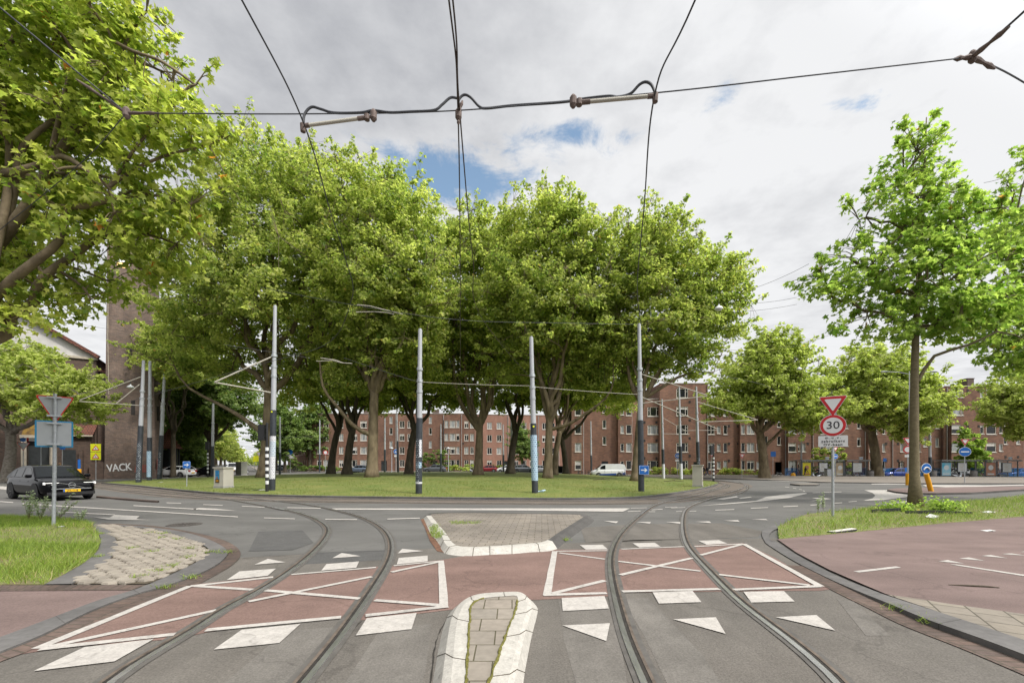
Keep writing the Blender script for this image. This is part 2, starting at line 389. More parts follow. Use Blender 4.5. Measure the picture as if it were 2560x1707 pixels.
wornpaint('white_kerb', (0.47, 0.445, 0.40), (0.20, 0.19, 0.175))
brickmat('kerb_stone', (0.128, 0.122, 0.118), (0.155, 0.147, 0.141), (0.09, 0.085, 0.08), 1.0, 5.0, 0.006, stain=0.18)
brickmat('gutter_brick', (0.135, 0.095, 0.078), (0.110, 0.083, 0.072), (0.085, 0.07, 0.055), 0.105, 0.22, 0.010, stain=0.25)
brickmat('island_paver', (0.235, 0.205, 0.17), (0.19, 0.168, 0.145), (0.08, 0.07, 0.05), 0.31, 0.155, 0.008, uv=False, rot=R(4), stain=0.2)
brickmat('median_paver', (0.27, 0.235, 0.195), (0.23, 0.205, 0.172), (0.09, 0.08, 0.05), 0.30, 0.30, 0.007, uv=False, stain=0.15)
brickmat('path_paver', (0.24, 0.21, 0.17), (0.21, 0.185, 0.155), (0.10, 0.09, 0.07), 0.30, 0.30, 0.010, uv=False, rot=R(-58), stain=0.12)
mat('cobble', (0.285, 0.25, 0.205), 0.9, var=0.2, scale=3, bump=0.5, bscale=60)
mat('joint_dirt', (0.07, 0.055, 0.035), 0.95, var=0.35, scale=9)
mat('moss', (0.13, 0.12, 0.025), 0.95, var=0.4, scale=30)
mat('steel_rail', (0.58, 0.57, 0.56), 0.30, metal=0.85, var=0.2, scale=3, aniso=(6, 1, 1))
mat('rail_rust', (0.115, 0.090, 0.070), 0.8, var=0.35, scale=8)
mat('groove_dark', (0.028, 0.024, 0.02), 0.9, var=0.4, scale=14)
mat('bitumen', (0.100, 0.092, 0.083), 0.7, var=0.2, scale=6)
mat('lawn', (0.185, 0.190, 0.048), 0.95, scale=0.55, col2=(0.105, 0.150, 0.026), bump=0.6, bscale=30, detail=9)
mat('verge', (0.165, 0.215, 0.04), 0.95, scale=1.6, col2=(0.17, 0.13, 0.075), bump=0.6, bscale=40, detail=8)
leafmat('grass_blade', (0.120, 0.190, 0.026), (0.300, 0.380, 0.065), (0.42, 0.34, 0.17), 0.35, 0.06)
leafmat('lawn_blade', (0.100, 0.155, 0.022), (0.205, 0.245, 0.045), (0.32, 0.26, 0.11), 0.25, 0.18)

# ------------------------------------------------------------------ roundabout lawn outline
isl_px = [(253, 1209), (335, 1215.5), (449, 1228), (551, 1237), (640, 1240), (770, 1244), (960, 1246.5), (1200, 1249), (1400, 1250.3), (1540, 1249), (1631, 1244), (1726, 1230), (1781, 1218), (1800, 1211)]
ip = smooth_line(cr([P(*p) for p in isl_px], 6), 6)
a0 = math.atan2(ip[-1].y - ISL[1], ip[-1].x - ISL[0]); a1 = math.atan2(ip[0].y - ISL[1], ip[0].x - ISL[0])
r0 = math.hypot(ip[-1].x - ISL[0], ip[-1].y - ISL[1]); r1 = math.hypot(ip[0].x - ISL[0], ip[0].y - ISL[1])
a1 += 2 * math.pi if a1 < a0 else 0
back = [(ISL[0] + (r0 + (r1 - r0) * t) * math.cos(a0 + (a1 - a0) * t), ISL[1] + (r0 + (r1 - r0) * t) * math.sin(a0 + (a1 - a0) * t)) for t in [i / 40 for i in range(1, 40)]]
isl = [(p.x, p.y) for p in ip] + back
_ang = np.array([math.atan2(y - ISL[1], x - ISL[0]) for x, y in isl]); _rad = np.array([math.hypot(x - ISL[0], y - ISL[1]) for x, y in isl])
_o = np.argsort(_ang); _ang = _ang[_o]; _rad = _rad[_o]
def D(x, y):
    rb = float(np.interp(math.atan2(y - ISL[1], x - ISL[0]), _ang, _rad, period=2 * math.pi)); t = math.hypot(x - ISL[0], y - ISL[1]) / rb
    return T(x, y) + (0.10 + 0.56 * (1 - t * t) if t < 1 else 0.0)

# ------------------------------------------------------------------ ground: one sheet to the horizon
def axis(lo, hi, step, far):
    c = list(np.arange(lo, hi + 0.01, step)); g = step; a = c[0]; b = c[-1]; pre, post = [], []
    while a > -far: g *= 1.6; a -= g; pre.insert(0, a)
    g = step
    while b < far: g *= 1.6; b += g; post.append(b)
    return pre + c + post
xs = axis(-60, 80, 1.0, 2500); ys = axis(-6, 110, 1.0, 2500)
g = MB(); nx = len(xs)
g.v = [(x, y, T(x, y)) for y in ys for x in xs]
g.f = [(j * nx + i, j * nx + i + 1, (j + 1) * nx + i + 1, (j + 1) * nx + i) for j in range(len(ys) - 1) for i in range(nx - 1)]; g.m = [0] * len(g.f)
ground = struct(g.build('ground', MATS['asphalt']))

def sheet(name, pts, m, dz=None, thick=None, mside=None):
    mb = MB()
    if thick is None: mb.poly(pts, 0)
    else: mb.prism(pts, thick, 0, 1 if mside else 0)
    return struct(mb.build(name, [m] + ([mside] if mside else [])))
near = [(-900, 1398), (605, 1393), (790, 1383), (1070, 1371), (1450, 1356), (1590, 1349), (1860, 1345), (3400, 1345), (3400, 2900), (-900, 2900)]
road = sheet('road', [P(x, y, 0.004) for x, y in near], MATS['coarse_asphalt'])
redp = ([R1(160, 1332), R1(700, 1075), R1(1100, 930), R1(1545, 764), R2(140, 693), R2(985, 616), R2(1115, 606), R2(1500, 562), R2(1560, 553), R2(1700, 530), R2(2091, 510),
         R3(340, 476), R3(790, 479), R3(1405, 448), R3(1890, 424), R4(60, 545), R4(250, 660), R4(520, 800), R4(430, 812), R4(0, 817), R3(1810, 817), R3(900, 830), R3(790, 858), R3(200, 887),
         R3(40, 890), R2(1800, 930), R2(1585, 968), R2(895, 1052), R2(700, 1042), R2(0, 1094), R1(1680, 1153), R1(1430, 1206), R1(500, 1278)])
crossing = sheet('red_crossing', [P(*p, 0.008) for p in redp], MATS['red_asphalt'])
# bands of darker, later-laid asphalt across the roundabout lane
patch = sheet('asphalt_patch', [P(*p, 0.004) for p in (R3(560, 300), R3(1000, 270), R3(1720, 262), R3(2060, 330), R3(2000, 375), R3(1480, 392), R3(600, 420))], MATS['coarse_asphalt'])
# tram strip round the lawn
strip = MB(); ring_out = offset_line([(*p, 0) for p in isl] + [(*isl[0], 0)], 0.0)
loop = [Vector((x, y, 0)) for x, y in isl]; loop.append(loop[0].copy()); loop = smooth_line(loop, 4)
lo = [p + (p - Vector((*ISL, 0))).normalized() * 2.35 for p in loop]
for l in (loop, lo):
    for p in l: p.z = T(p.x, p.y) + 0.005
band(strip, loop, lo, 160)
struct(strip.build('tram_strip', MATS['track_concrete']))
# lawn
gm = MB(); NR, NA = 22, 120
for k in range(NR + 1):
    for a in range(NA):
        t = -math.pi + 2 * math.pi * a / NA; rb = float(np.interp(t, _ang, _rad, period=2 * math.pi)) - 0.16; r = rb * k / NR
        x, y = ISL[0] + r * math.cos(t), ISL[1] + r * math.sin(t); gm.v.append((x, y, D(x, y) + 0.03 * math.sin(x * 1.3) * math.sin(y * 1.1 + x * .4) * (1 if k < NR else 0)))
for k in range(NR):
    for a in range(NA):
        b = (a + 1) % NA; gm.f.append((k * NA + a, (k + 1) * NA + a, (k + 1) * NA + b, k * NA + b)); gm.m.append(0)
struct(gm.build('lawn', MATS['lawn'], smooth=True))
kb = MB(); o1 = [Vector((p.x, p.y, T(p.x, p.y) + 0.10)) for p in loop]; i1 = [p + (Vector((*ISL, p.z)) - p).normalized() * 0.18 for p in o1]
for p in i1: p.z += 0.012
band(kb, o1, i1, 200, 0, wallA=-0.5)
struct(kb.build('kerb_ring', MATS['kerb_stone']))

# ------------------------------------------------------------------ left corner: kerb, gutter, cobbles, verge, bike path
KO = [(-1200, 1790), (-500, 1515), (0, 1310), (350, 1168), (750, 972), (1100, 842), (1400, 757), (1700, 640), (1835, 545), (1850, 475), (1710, 395), (1500, 333), (1200, 291), (820, 266)]
KI = [(-1200, 1590), (-500, 1362), (0, 1190), (400, 1040), (800, 890), (1060, 815), (1260, 740), (1560, 602), (1690, 520), (1703, 470), (1590, 410), (1350, 332), (1100, 294), (820, 274)]
GO = [(-1200, 1900), (-500, 1610), (0, 1392), (200, 1318), (700, 1105), (1100, 945), (1540, 795), (1700, 718), (1900, 602), (1965, 522), (1930, 456), (1800, 390), (1550, 330), (1250, 283), (830, 260)]
ko, ki, go = (cr([P(*R1(*p), z) for p in q], 6) for q, z in ((KO, 0.028), (KI, 0.034), (GO, 0.012)))
mb = MB(); band(mb, ko, ki, 90, 0, wallA=-0.02); struct(mb.build('kerb', MATS['kerb_stone']))
mb = MB(); band(mb, [Vector((p.x, p.y, 0.012)) for p in ko], go, 90); struct(mb.build('gutter', MATS['gutter_brick']))
CL = [(800, 273), (900, 330), (950, 400), (960, 450), (890, 560), (740, 660), (585, 756)]
GL = [(735, 262), (800, 340), (822, 400), (800, 480), (690, 582), (500, 692), (360, 760)]
mb = MB(); cl, gl = (cr([P(*R1(*p), 0.034) for p in q], 8) for q in (CL, GL)); band(mb, cl, gl, 40, 0, wallA=0.0, wallB=0.0); struct(mb.build('inner_kerb', MATS['kerb_stone']))
cob_px = CL + [(1190, 758), (1260, 738), (1560, 600), (1690, 520), (1703, 470), (1590, 412), (1350, 334), (1100, 296)]
cob = [P(*R1(*p), 0.018) for p in cob_px]
sheet('cobble_bed', cob, MATS['joint_dirt'])
def inside(pt, poly):
    x, y = pt; c = False; n = len(poly); j = n - 1
    for i in range(n):
        xi, yi = poly[i][0], poly[i][1]; xj, yj = poly[j][0], poly[j][1]
        if (yi > y) != (yj > y) and x < (xj - xi) * (y - yi) / (yj - yi) + xi: c = not c
        j = i
    return c
mb = MB(); s = 0.114; cx0 = min(p[0] for p in cob); cy0 = min(p[1] for p in cob); cx1 = max(p[0] for p in cob); cy1 = max(p[1] for p in cob); th = R(24)
for i in range(-40, 60):
    for j in range(-40, 60):
        u = (i + 0.5 * (j % 2)) * s * 1.80 + random.uniform(-.012, .012); v = j * s * 1.56 + random.uniform(-.01, .01)
        x = cx0 + u * math.cos(th) - v * math.sin(th); y = cy0 + u * math.sin(th) + v * math.cos(th)
        if not inside((x, y), cob): continue
        h = 0.044 + random.uniform(-.006, .008); rr = s * random.uniform(0.86, 0.95); tx, ty = random.uniform(-.03, .03), random.uniform(-.03, .03)
        top = []; mid = []
        for k in range(6):
            a = th + R(30 + 60 * k) + random.uniform(-.06, .06); q = rr * random.uniform(.95, 1.06); dx, dy = q * math.cos(a), q * math.sin(a)
            top.append((x + dx * .9, y + dy * .9, h + dx * tx + dy * ty)); mid.append((x + dx, y + dy, h - 0.022))
        mb.face(top)
        for k in range(6):
            l = (k + 1) % 6; mb.face([top[l], top[k], mid[k], mid[l]]); mb.face([mid[l], mid[k], (mid[k][0], mid[k][1], 0.0), (mid[l][0], mid[l][1], 0.0)])
struct(mb.build('cobbled_paving', MATS['cobble']))
sheet('bike_path', [P(*R1(*p), 0.024) for p in ((-1500, 818), (0, 812), (1075, 810), (800, 892), (400, 1042), (0, 1192), (-500, 1364), (-1200, 1592), (-1500, 1700))], MATS['path_red'])
mb = MB(); band(mb, [P(*R1(*p), 0.030) for p in ((-1500, 770), (0, 767), (1190, 764))], [P(*R1(*p), 0.030) for p in ((-1500, 820), (0, 814), (1075, 808))], 30); struct(mb.build('brick_edge', MATS['gutter_brick']))
vl_px = GL[::-1] + [(700, 250), (560, 232), (300, 214), (0, 210), (-1500, 205)] ; vl_px = vl_px + [(-1500, 765)]
verge_l = [P(*R1(*p), 0.036) for p in vl_px]
sheet('verge', verge_l, MATS['verge'], thick=0.0)

# ------------------------------------------------------------------ right side: kerb, bike path, pavers, verge
KRo = [(60, 284), (0, 300), (-45, 330), (-50, 365), (-30, 412), (0, 445), (200, 572), (450, 702), (750, 845), (1000, 960), (1300, 1100), (1750, 1268), (2091, 1402), (2700, 1650), (3600, 2020)]
KRi = [(90, 290), (45, 308), (10, 340), (10, 370), (35, 395), (75, 402), (235, 502), (500, 640), (820, 778), (980, 843), (1300, 955), (1750, 1108), (2091, 1222), (2700, 1425), (3600, 1730)]
kro, kri = cr([P(*R4(*p), 0.0) for p in KRo], 6), cr([P(*R4(*p), 0.07) for p in KRi], 6)
for p in kro: p.z = 0.02 + 0.05 * sst(6.2, 4.0, p.y) if p.y < 6.2 else 0.02
for p in kri: p.z = 0.034 + 0.046 * (1 - sst(4.0, 6.2, p.y))
mb = MB(); band(mb, kro, kri, 110, 0, wallA=-0.02); struct(mb.build('kerb_right', MATS['kerb_stone'])).name = 'kerb'
gro = offset_line(kro, 0.26); gside = [p for p in gro]
if (gro[60] - Vector((0, 3, 0))).length > (kro[60] - Vector((0, 3, 0))).length: gside = offset_line(kro, -0.26)
a = [Vector((p.x, p.y, 0.012)) for p in kro if p.y < 7.0]; b = [Vector((p.x, p.y, 0.012)) for p, q in zip(gside, kro) if q.y < 7.0]
mb = MB(); band(mb, a, b, 70); struct(mb.build('gutter', MATS['gutter_brick']))
red_r = [(75, 392), (700, 331), (1400, 262), (2091, 204), (3600, 70), (3600, 1180), (2091, 1002), (1800, 962), (1500, 921), (1250, 881), (1000, 847), (960, 838), (820, 779), (500, 641), (235, 503)]
rp = [P(*R4(*p), 0.032) for p in red_r]; sheet('bike_path', rp, MATS['path_red'])
sheet('pavement', [P(*R4(*p), 0.036) for p in ((975, 845), (1000, 847), (1250, 881), (1500, 921), (1800, 962), (2091, 1002), (3600, 1185), (3600, 1725), (2700, 1423), (2091, 1220), (1750, 1106), (1300, 953))], MATS['path_paver'])
vr_px = [(80, 290), (190, 235), (320, 185), (600, 160), (1000, 118), (1500, 92), (2091, 38), (3600, -80), (3600, 60), (2091, 206), (1400, 264), (700, 333), (90, 388)]
verge_r = [P(*R4(*p), 0.040) for p in vr_px]
sheet('verge', verge_r, MATS['verge'], thick=0.0)

# ------------------------------------------------------------------ pavements further off
sheet('pavement', [(x, y, T(x, y) + 0.09) for x, y in [P(*p, 0.09)[:2] for p in ((1380, 1189), (1560, 1191.5), (1760, 1194), (1950, 1199), (2050, 1204), (2300, 1207), (2900, 1208), (3600, 1206))] + [(110, 66), (110, 71.5), (8, 71.5), (6, 70)]], MATS['pavement_tan'], thick=-0.6, mside=MATS['kerb_stone'])
sheet('pavement', [P(*p, 0.1) for p in ((-1500, 1203), (-200, 1196), (0, 1190.5), (150, 1188.5), (260, 1187), (330, 1184), (420, 1179.5))] + [(-62, 92, .1), (-78, 92, .1), (-130, 70, .1), (-130, 50, .1)], MATS['pavement_tan'], thick=-0.1, mside=MATS['kerb_stone'])
sheet('pavement', [(-52, 88, .1), (14, 86, .1), (14, 104, .1), (-150, 260, .1), (-160, 260, .1)], MATS['pavement_tan'], thick=-0.1, mside=MATS['kerb_stone'])
ti = [P(*p, 0.11) for p in ((2218, 1223.5), (2240, 1228), (2275, 1231.5), (2340, 1232), (2430, 1230.5), (2560, 1222.5), (3300, 1190), (3300, 1184), (2560, 1215), (2400, 1216.5), (2240, 1220))]
sheet('traffic_island', ti, MATS['path_red'], thick=-0.6, mside=MATS['kerb_stone'])
sheet('traffic_island', [P(*p, 0.11) for p in ((1975, 1208.5), (2000, 1211), (2040, 1211), (2050, 1209), (2020, 1207))], MATS['pavement_tan'], thick=-0.6, mside=MATS['kerb_stone'])
sep = MB(); band(sep, [P(*R1(*p), 0.07) for p in ((785, 43), (1000, 62), (1200, 78), (1290, 82))], [P(*R1(*p), 0.07) for p in ((800, 37), (1010, 55), (1210, 71), (1300, 78))], 14, 0, wallA=0.0, wallB=0.0)
struct(sep.build('kerb_separator', MATS['gutter_brick']))

# ------------------------------------------------------------------ white kerbed islands
def kerbed(name, base, top, zt, mtop, mk, mk_break=None):
    """white kerb stones sloping up from base to top line, pavers inside"""
    mb = MB(); n = len(base)
    inner = [Vector(p) for p in top]
    for k in range(n - 1):
        mb.face([base[k], base[k + 1], top[k + 1], top[k]], 1 if mk_break and mk_break[0] <= k < mk_break[1] else 0)
    return mb
# nose of the median (foreground)
bl = [R2(1330, 2300), R2(1440, 1568), R2(1500, 1230), R2(1545, 1060), R2(1590, 985), R2(1650, 930), R2(1720, 885), R2(1800, 858), R2(1900, 846), R2(2091, 838), R3(40, 838), R3(95, 848), R3(150, 885), R3(205, 945), R3(212, 985), R3(195, 1060), R3(160, 1200), R3(125, 1380), R3(95, 1568), R3(20, 2300)]
tl = [R2(1500, 2300), R2(1590, 1568), R2(1622, 1230), R2(1640, 1080), R2(1662, 995), R2(1690, 935), R2(1745, 893), R2(1810, 868), R2(1905, 853), R2(2091, 842), R3(38, 842), R3(70, 850), R3(105, 880), R3(125, 925), R3(120, 985), R3(95, 1060), R3(55, 1200), R3(10, 1380), R3(-35, 1568), R3(-190, 2300)]
il = [R2(1690, 2300), R2(1718, 1568), R2(1735, 1230), R2(1743, 1080), R2(1748, 1000), R2(1752, 940), R2(1790, 902), R2(1840, 880), R2(1920, 866), R2(2080, 854), R3(20, 853), R3(40, 858), R3(48, 880), R3(40, 920), R3(22, 985), R3(-5, 1060), R3(-70, 1230), R3(-130, 1400), R3(-190, 1568), R3(-470, 2300)]
base = [Vector(P(*p, 0.0)) for p in bl]; top = [Vector(P(*p, 0.125)) for p in tl]; inn = [Vector(P(*p, 0.13)) for p in il]
base, top, inn = (resample(cr(q, 4), 120) for q in (base, top, inn))
mb = MB(); mt = [b.lerp(t, .55) + Vector((0, 0, .03)) for b, t in zip(base, top)]
for A, B in ((base, mt), (mt, top), (top, inn)):
    for k in range(119): mb.face([A[k], A[k + 1], B[k + 1], B[k]])
median = struct(mb.build('median_island', MATS['white_kerb'], smooth=True))
mb = MB(); mb.poly([p + Vector((0, 0, -0.004)) for p in inn]); mb.build('paving', MATS['median_paver'], median)
jt = MB()                                               # joints between the kerb stones
for k in (8, 24, 40, 52, 60, 67, 75, 86, 100, 112):
    for A, B in ((base, mt), (mt, top), (top, inn)): jt.tube([A[k] + Vector((0, 0, .001)), B[k] + Vector((0, 0, .001))], 0.0035, 5)
jt.build('joint', MATS['joint_dirt'], median)
ms = MB()
for A, rng_ in ((inn, range(0, 56)), (inn, range(66, 119))):
    pts = [A[k] + Vector((random.uniform(-.006, .006), random.uniform(-.006, .006), .0)) for k in rng_]; ms.tube(pts, [random.uniform(.007, .016) for _ in pts], 6)
ms.build('moss', MATS['moss'], median)
# splitter island behind the crossing
b2 = [R2(1385, 205), R2(1368, 222), R2(1385, 270), R2(1420, 350), R2(1490, 430), R2(1510, 480), R2(1545, 512), R2(1640, 530), R2(1750, 535), R2(1840, 530), R2(1960, 522), R2(2091, 518), R3(150, 505), R3(345, 486), R3(450, 405), R3(560, 325), R3(668, 246), R3(640, 214), R3(560, 190), R2(2091, 182), R2(1700, 176), R2(1440, 183)]
t2 = [R2(1400, 190), R2(1392, 200), R2(1420, 240), R2(1470, 305), R2(1520, 370), R2(1540, 420), R2(1580, 455), R2(1660, 465), R2(1760, 468), R2(1840, 465), R2(1960, 458), R2(2091, 450), R3(150, 438), R3(305, 420), R3(410, 350), R3(520, 280), R3(618, 214), R3(600, 200), R3(540, 184), R2(2091, 177), R2(1700, 171), R2(1450, 178)]
i2 = [R2(1425, 192), R2(1430, 200), R2(1480, 260), R2(1540, 330), R2(1575, 380), R2(1600, 415), R2(1640, 442), R2(1690, 452), R2(1770, 455), R2(1840, 453), R2(1960, 446), R2(2091, 438), R3(140, 426), R3(270, 408), R3(370, 345), R3(480, 275), R3(580, 212), R3(560, 204), R3(500, 190), R2(2091, 183), R2(1700, 177), R2(1460, 184)]
B2 = [Vector(P(*p, 0.0)) for p in b2]; T2 = [Vector(P(*p, 0.10)) for p in t2]; I2 = [Vector(P(*p, 0.105)) for p in i2]
B2, T2, I2 = (q + [q[0]] for q in (B2, T2, I2)); B2, T2, I2 = (cr(q, 5) for q in (B2, T2, I2))
mb = MB()
for k in range(len(B2) - 1):
    w = 0 if 5 <= k < 66 else 1
    mb.face([B2[k], B2[k + 1], T2[k + 1], T2[k]], w); mb.face([T2[k], T2[k + 1], I2[k + 1], I2[k]], w)
splitter = struct(mb.build('splitter_island', [MATS['white_kerb'], MATS['kerb_stone']], smooth='auto'))
mb = MB(); mb.poly([p + Vector((0, 0, -0.003)) for p in I2[:-1]]); mb.build('paving', MATS['island_paver'], splitter)
jt = MB()
for k in (12, 18, 23, 30, 41, 48, 55, 62): jt.tube([B2[k], T2[k] + Vector((0, 0, .002)), I2[k] + Vector((0, 0, .002))], 0.006, 5)
jt.build('joint', MATS['joint_dirt'], splitter)
mb = MB(); mb.poly([P(*R2(*p), 0.010) for p in ((1345, 230), (1372, 225), (1420, 330), (1500, 440), (1535, 500), (1480, 490), (1420, 405), (1380, 300))]); mb.build('gutter_dirt', mat('dirt', (0.15, 0.075, 0.045), 0.95, var=0.4, scale=12), splitter)

# ------------------------------------------------------------------ tram rails
rails_px = {
 'left track, outer': [R1(740, 1720), R1(870, 1568), R1(1200, 1352), R1(1600, 1122), R1(1830, 962), R1(2091, 832), R2(250, 672), R2(420, 540), R2(530, 430), R2(580, 355), R2(583, 305), R2(530, 255), R2(430, 207), R2(300, 168), R2(100, 126), C2(1500, 1540), C2(1200, 1475), C2(900, 1425), C2(600, 1390), C2(250, 1363), C2(0, 1345)],
 'left track, inner': [R2(250, 1720), R2(370, 1568), R2(640, 1240), R2(840, 960), R2(1000, 720), R2(1080, 580), R2(1105, 480), R2(1095, 400), R2(1060, 340), R2(1000, 285), R2(900, 231), R2(760, 186), R2(600, 147), R2(400, 109), R2(250, 92), R2(0, 66), C2(1000, 1398), C2(600, 1365)],
 'right track, inner': [R3(1190, 1760), R3(1110, 1568), R3(960, 1230), R3(880, 960), R3(832, 760), R3(812, 620), R3(815, 530), R3(842, 440), R3(900, 342), R3(1000, 244), R3(1090, 170), R3(1160, 122), R3(1260, 88), R3(1400, 58), R3(1560, 27), C4(1400, 1345), C4(1530, 1318), C4(1560, 1300), C4(1500, 1282)],
 'right track, outer': [R4(700, 1690), R4(590, 1568), R4(300, 1302), R4(0, 1077), R3(1850, 890), R3(1650, 690), R3(1480, 510), R3(1424, 420), R3(1402, 330), R3(1399, 240), R3(1412, 175), R3(1450, 132), R3(1550, 88), R3(1700, 45), C4(1600, 1385), C4(1700, 1352), C4(1735, 1318), C4(1710, 1292), C4(1640, 1272)]}
def rail(line, label, group):
    t = thing('tram_rail', label, 'rail', (line[0].x, line[0].y, 0), 0, group); o = Vector((line[0].x, line[0].y, 0))
    L = [p - o for p in line]; n = len(L)
    def lane(nm, a, b, z, m, lift=0.0):
        mb = MB(); A, B = offset_line(L, a), offset_line(L, b)
        for p in A + B: p.z += z
        band(mb, A, B, n, 0, wallA=(0.0 if lift else None), wallB=(0.0 if lift else None)); mb.build(nm, m, t)
    lane('sealing_strip', -0.105, 0.110, 0.0115, MATS['bitumen'])
    lane('rail_groove', -0.056, 0.056, 0.0135, MATS['groove_dark'])
    lane('rail_head', -0.060, -0.008, 0.021, MATS['steel_rail'], 1)
    lane('rail_lip', 0.030, 0.058, 0.018, MATS['rail_rust'], 1)
for nm, px in rails_px.items():
    pts = smooth_line(cr([P(*p) for p in px], 7), 12)
    if 'inner' in nm and 'left' in nm or 'right track, outer' == nm: pass
    if 'left' in nm: pts = pts[::-1]
    rail(pts, {'left track, outer': 'steel grooved rail sweeping from the lower left corner, left rail of the left track', 'left track, inner': 'steel grooved rail of the left track that passes right of the X marking',
               'right track, inner': 'steel grooved rail of the right track nearest the white median nose', 'right track, outer': 'steel grooved rail of the right track nearest the right-hand kerb'}[nm], 'rails of the two curving tracks')
for off, lb in ((0.50, 'curved rail circling the lawn close to its kerb'), (1.95, 'curved rail circling the lawn along the outer edge of the brown strip')):
    L = [p + (p - Vector((*ISL, p.z))).normalized() * off for p in loop[:-1]]; L.append(L[0].copy()); L = resample(L, 220)
    for p in L: p.z = T(p.x, p.y)
    rail(L, lb, 'rails round the lawn')

layered('asphalt_repair', ((0.100, 0.097, 0.093), (0.085, 0.083, 0.080)), fine=60, finev=0.3, patch=0.8, patchv=0.12)
layered('worn_lane', ((0.168, 0.152, 0.134), (0.140, 0.130, 0.117)), fine=60, finev=0.24, patch=0.8, patchv=0.14, streak=(1.6, 0.3, 1))
for k, (q, mn, z) in enumerate((((R3(900, 880), R3(1110, 870), R3(1560, 1340), R3(1800, 1700), R3(1330, 1700), R3(1080, 1180)), 'worn_lane', .0052), ((R3(380, 900), R3(770, 880), R3(900, 1300), R3(960, 1700), R3(560, 1700), R3(420, 1200)), 'worn_lane', .0056), ((R2(250, 1140), R2(640, 1110), R2(420, 1400), R2(120, 1700), R2(-420, 1700)), 'worn_lane', .0052),
        ((R2(1010, 1130), R2(1430, 1080), R2(1400, 1380), R2(1330, 1700), R2(640, 1700)), 'worn_lane', .0056), ((R2(480, 500), R2(1050, 480), R2(1090, 560), R2(330, 600)), 'asphalt_repair', .0062), ((R4(560, 880), R4(700, 900), R4(1000, 1180), R4(800, 1180)), 'worn_lane', .0062), ((R1(1350, 350), R1(1550, 335), R1(1720, 352), R1(1600, 372)), 'asphalt_repair', .0058),
        ((R2(20, 330), R2(380, 320), R2(470, 420), R2(300, 480), R2(-60, 490)), 'asphalt_repair', .0058), ((C4(880, 1420), C4(1080, 1395), C4(1060, 1440), C4(950, 1450)), 'worn_lane', .0070))):
    mb = MB(); mb.poly([P(*p, z) for p in q]); mb.build('road_patch', MATS[mn], road)
for k, q in enumerate(((R2(1590, 990), R2(1480, 1200), R2(1425, 1568)), (R1(1980, 548), R2(480, 508), R2(1060, 488)), (R2(860, 1060), R2(560, 1350), R2(330, 1568)))):
    pts = cr([P(*p, .009) for p in q], 10); A, B = offset_line(pts, .005), offset_line(pts, -.005); mb = MB()
    for p in A + B: p.x += random.gauss(0, .004)
    band(mb, A, B, 40); mb.build('road_seam', MATS['groove_dark'], road)
# ------------------------------------------------------------------ painted markings (parts of the road)
def mark(pts, dz=0.0145):
    mb = MB(); mb.poly([P(*p, dz) for p in pts]); mb.build('road_marking', MATS['white_paint'], road)
def stroke(a, b, w=0.085, dz=0.0145):
    a, b = Vector(P(*a, dz)), Vector(P(*b, dz)); n = max(2, int((b - a).length / 0.35)); d = (b - a).normalized(); s = Vector((-d.y, d.x, 0)) * w / 2
    mb = MB(); A, B = [], []
    for k in range(n + 1):
        p = a.lerp(b, k / n); j = w * 0.06; A.append(p + s * (1 + random.uniform(-.08, .08))); B.append(p - s * (1 + random.uniform(-.08, .08)))
    for k in range(n): mb.face([A[k], B[k], B[k + 1], A[k + 1]] if (B[k] - A[k]).cross(A[k + 1] - A[k]).z > 0 else [A[k], A[k + 1], B[k + 1], B[k]])
    mb.build('road_marking', MATS['white_paint'], road)
DZ = [0.0145]
for i, (a, b, w) in enumerate([(R1(300, 1284), R1(1552, 773), .10), (R1(1552, 775), R2(140, 701), .09), (R1(1600, 773), R1(2060, 803), .085), (R1(400, 1268), R1(1770, 970), .085), (R1(330, 1285), R1(1430, 1166), .085),
        (R1(1680, 1132), R2(695, 1026), .085), (R2(288, 680), R2(980, 622), .07), (R2(80, 808), R2(848, 876), .085), (R1(2030, 900), R2(945, 697), .085), (R2(1125, 608), R2(1510, 570), .07), (R2(1105, 660), R2(1490, 578), .08),
        (R2(1511, 566), R2(1536, 944), .10), (R2(970, 888), R2(1530, 932), .085), (R2(895, 1014), R2(1570, 938), .085),
        (R3(350, 490), R3(284, 852), .10), (R3(362, 490), R3(780, 485), .07), (R3(385, 503), R3(760, 555), .075), (R3(330, 834), R3(757, 728), .085), (R3(255, 846), R3(773, 831), .085), (R3(895, 473), R3(1405, 452), .07),
        (R3(870, 572), R3(1540, 652), .08), (R3(885, 683), R3(1470, 545), .085), (R3(900, 818), R3(1695, 797), .085), (R3(1490, 452), R3(1890, 430), .075), (R3(1540, 522), R3(1885, 432), .08), (R3(1892, 430), R4(428, 776), .10),
        (R3(1690, 680), R4(340, 766), .085), (R3(1810, 803), R4(425, 774), .085)]):
    stroke(a, b, w, 0.0145 + 0.0004 * (i % 14))
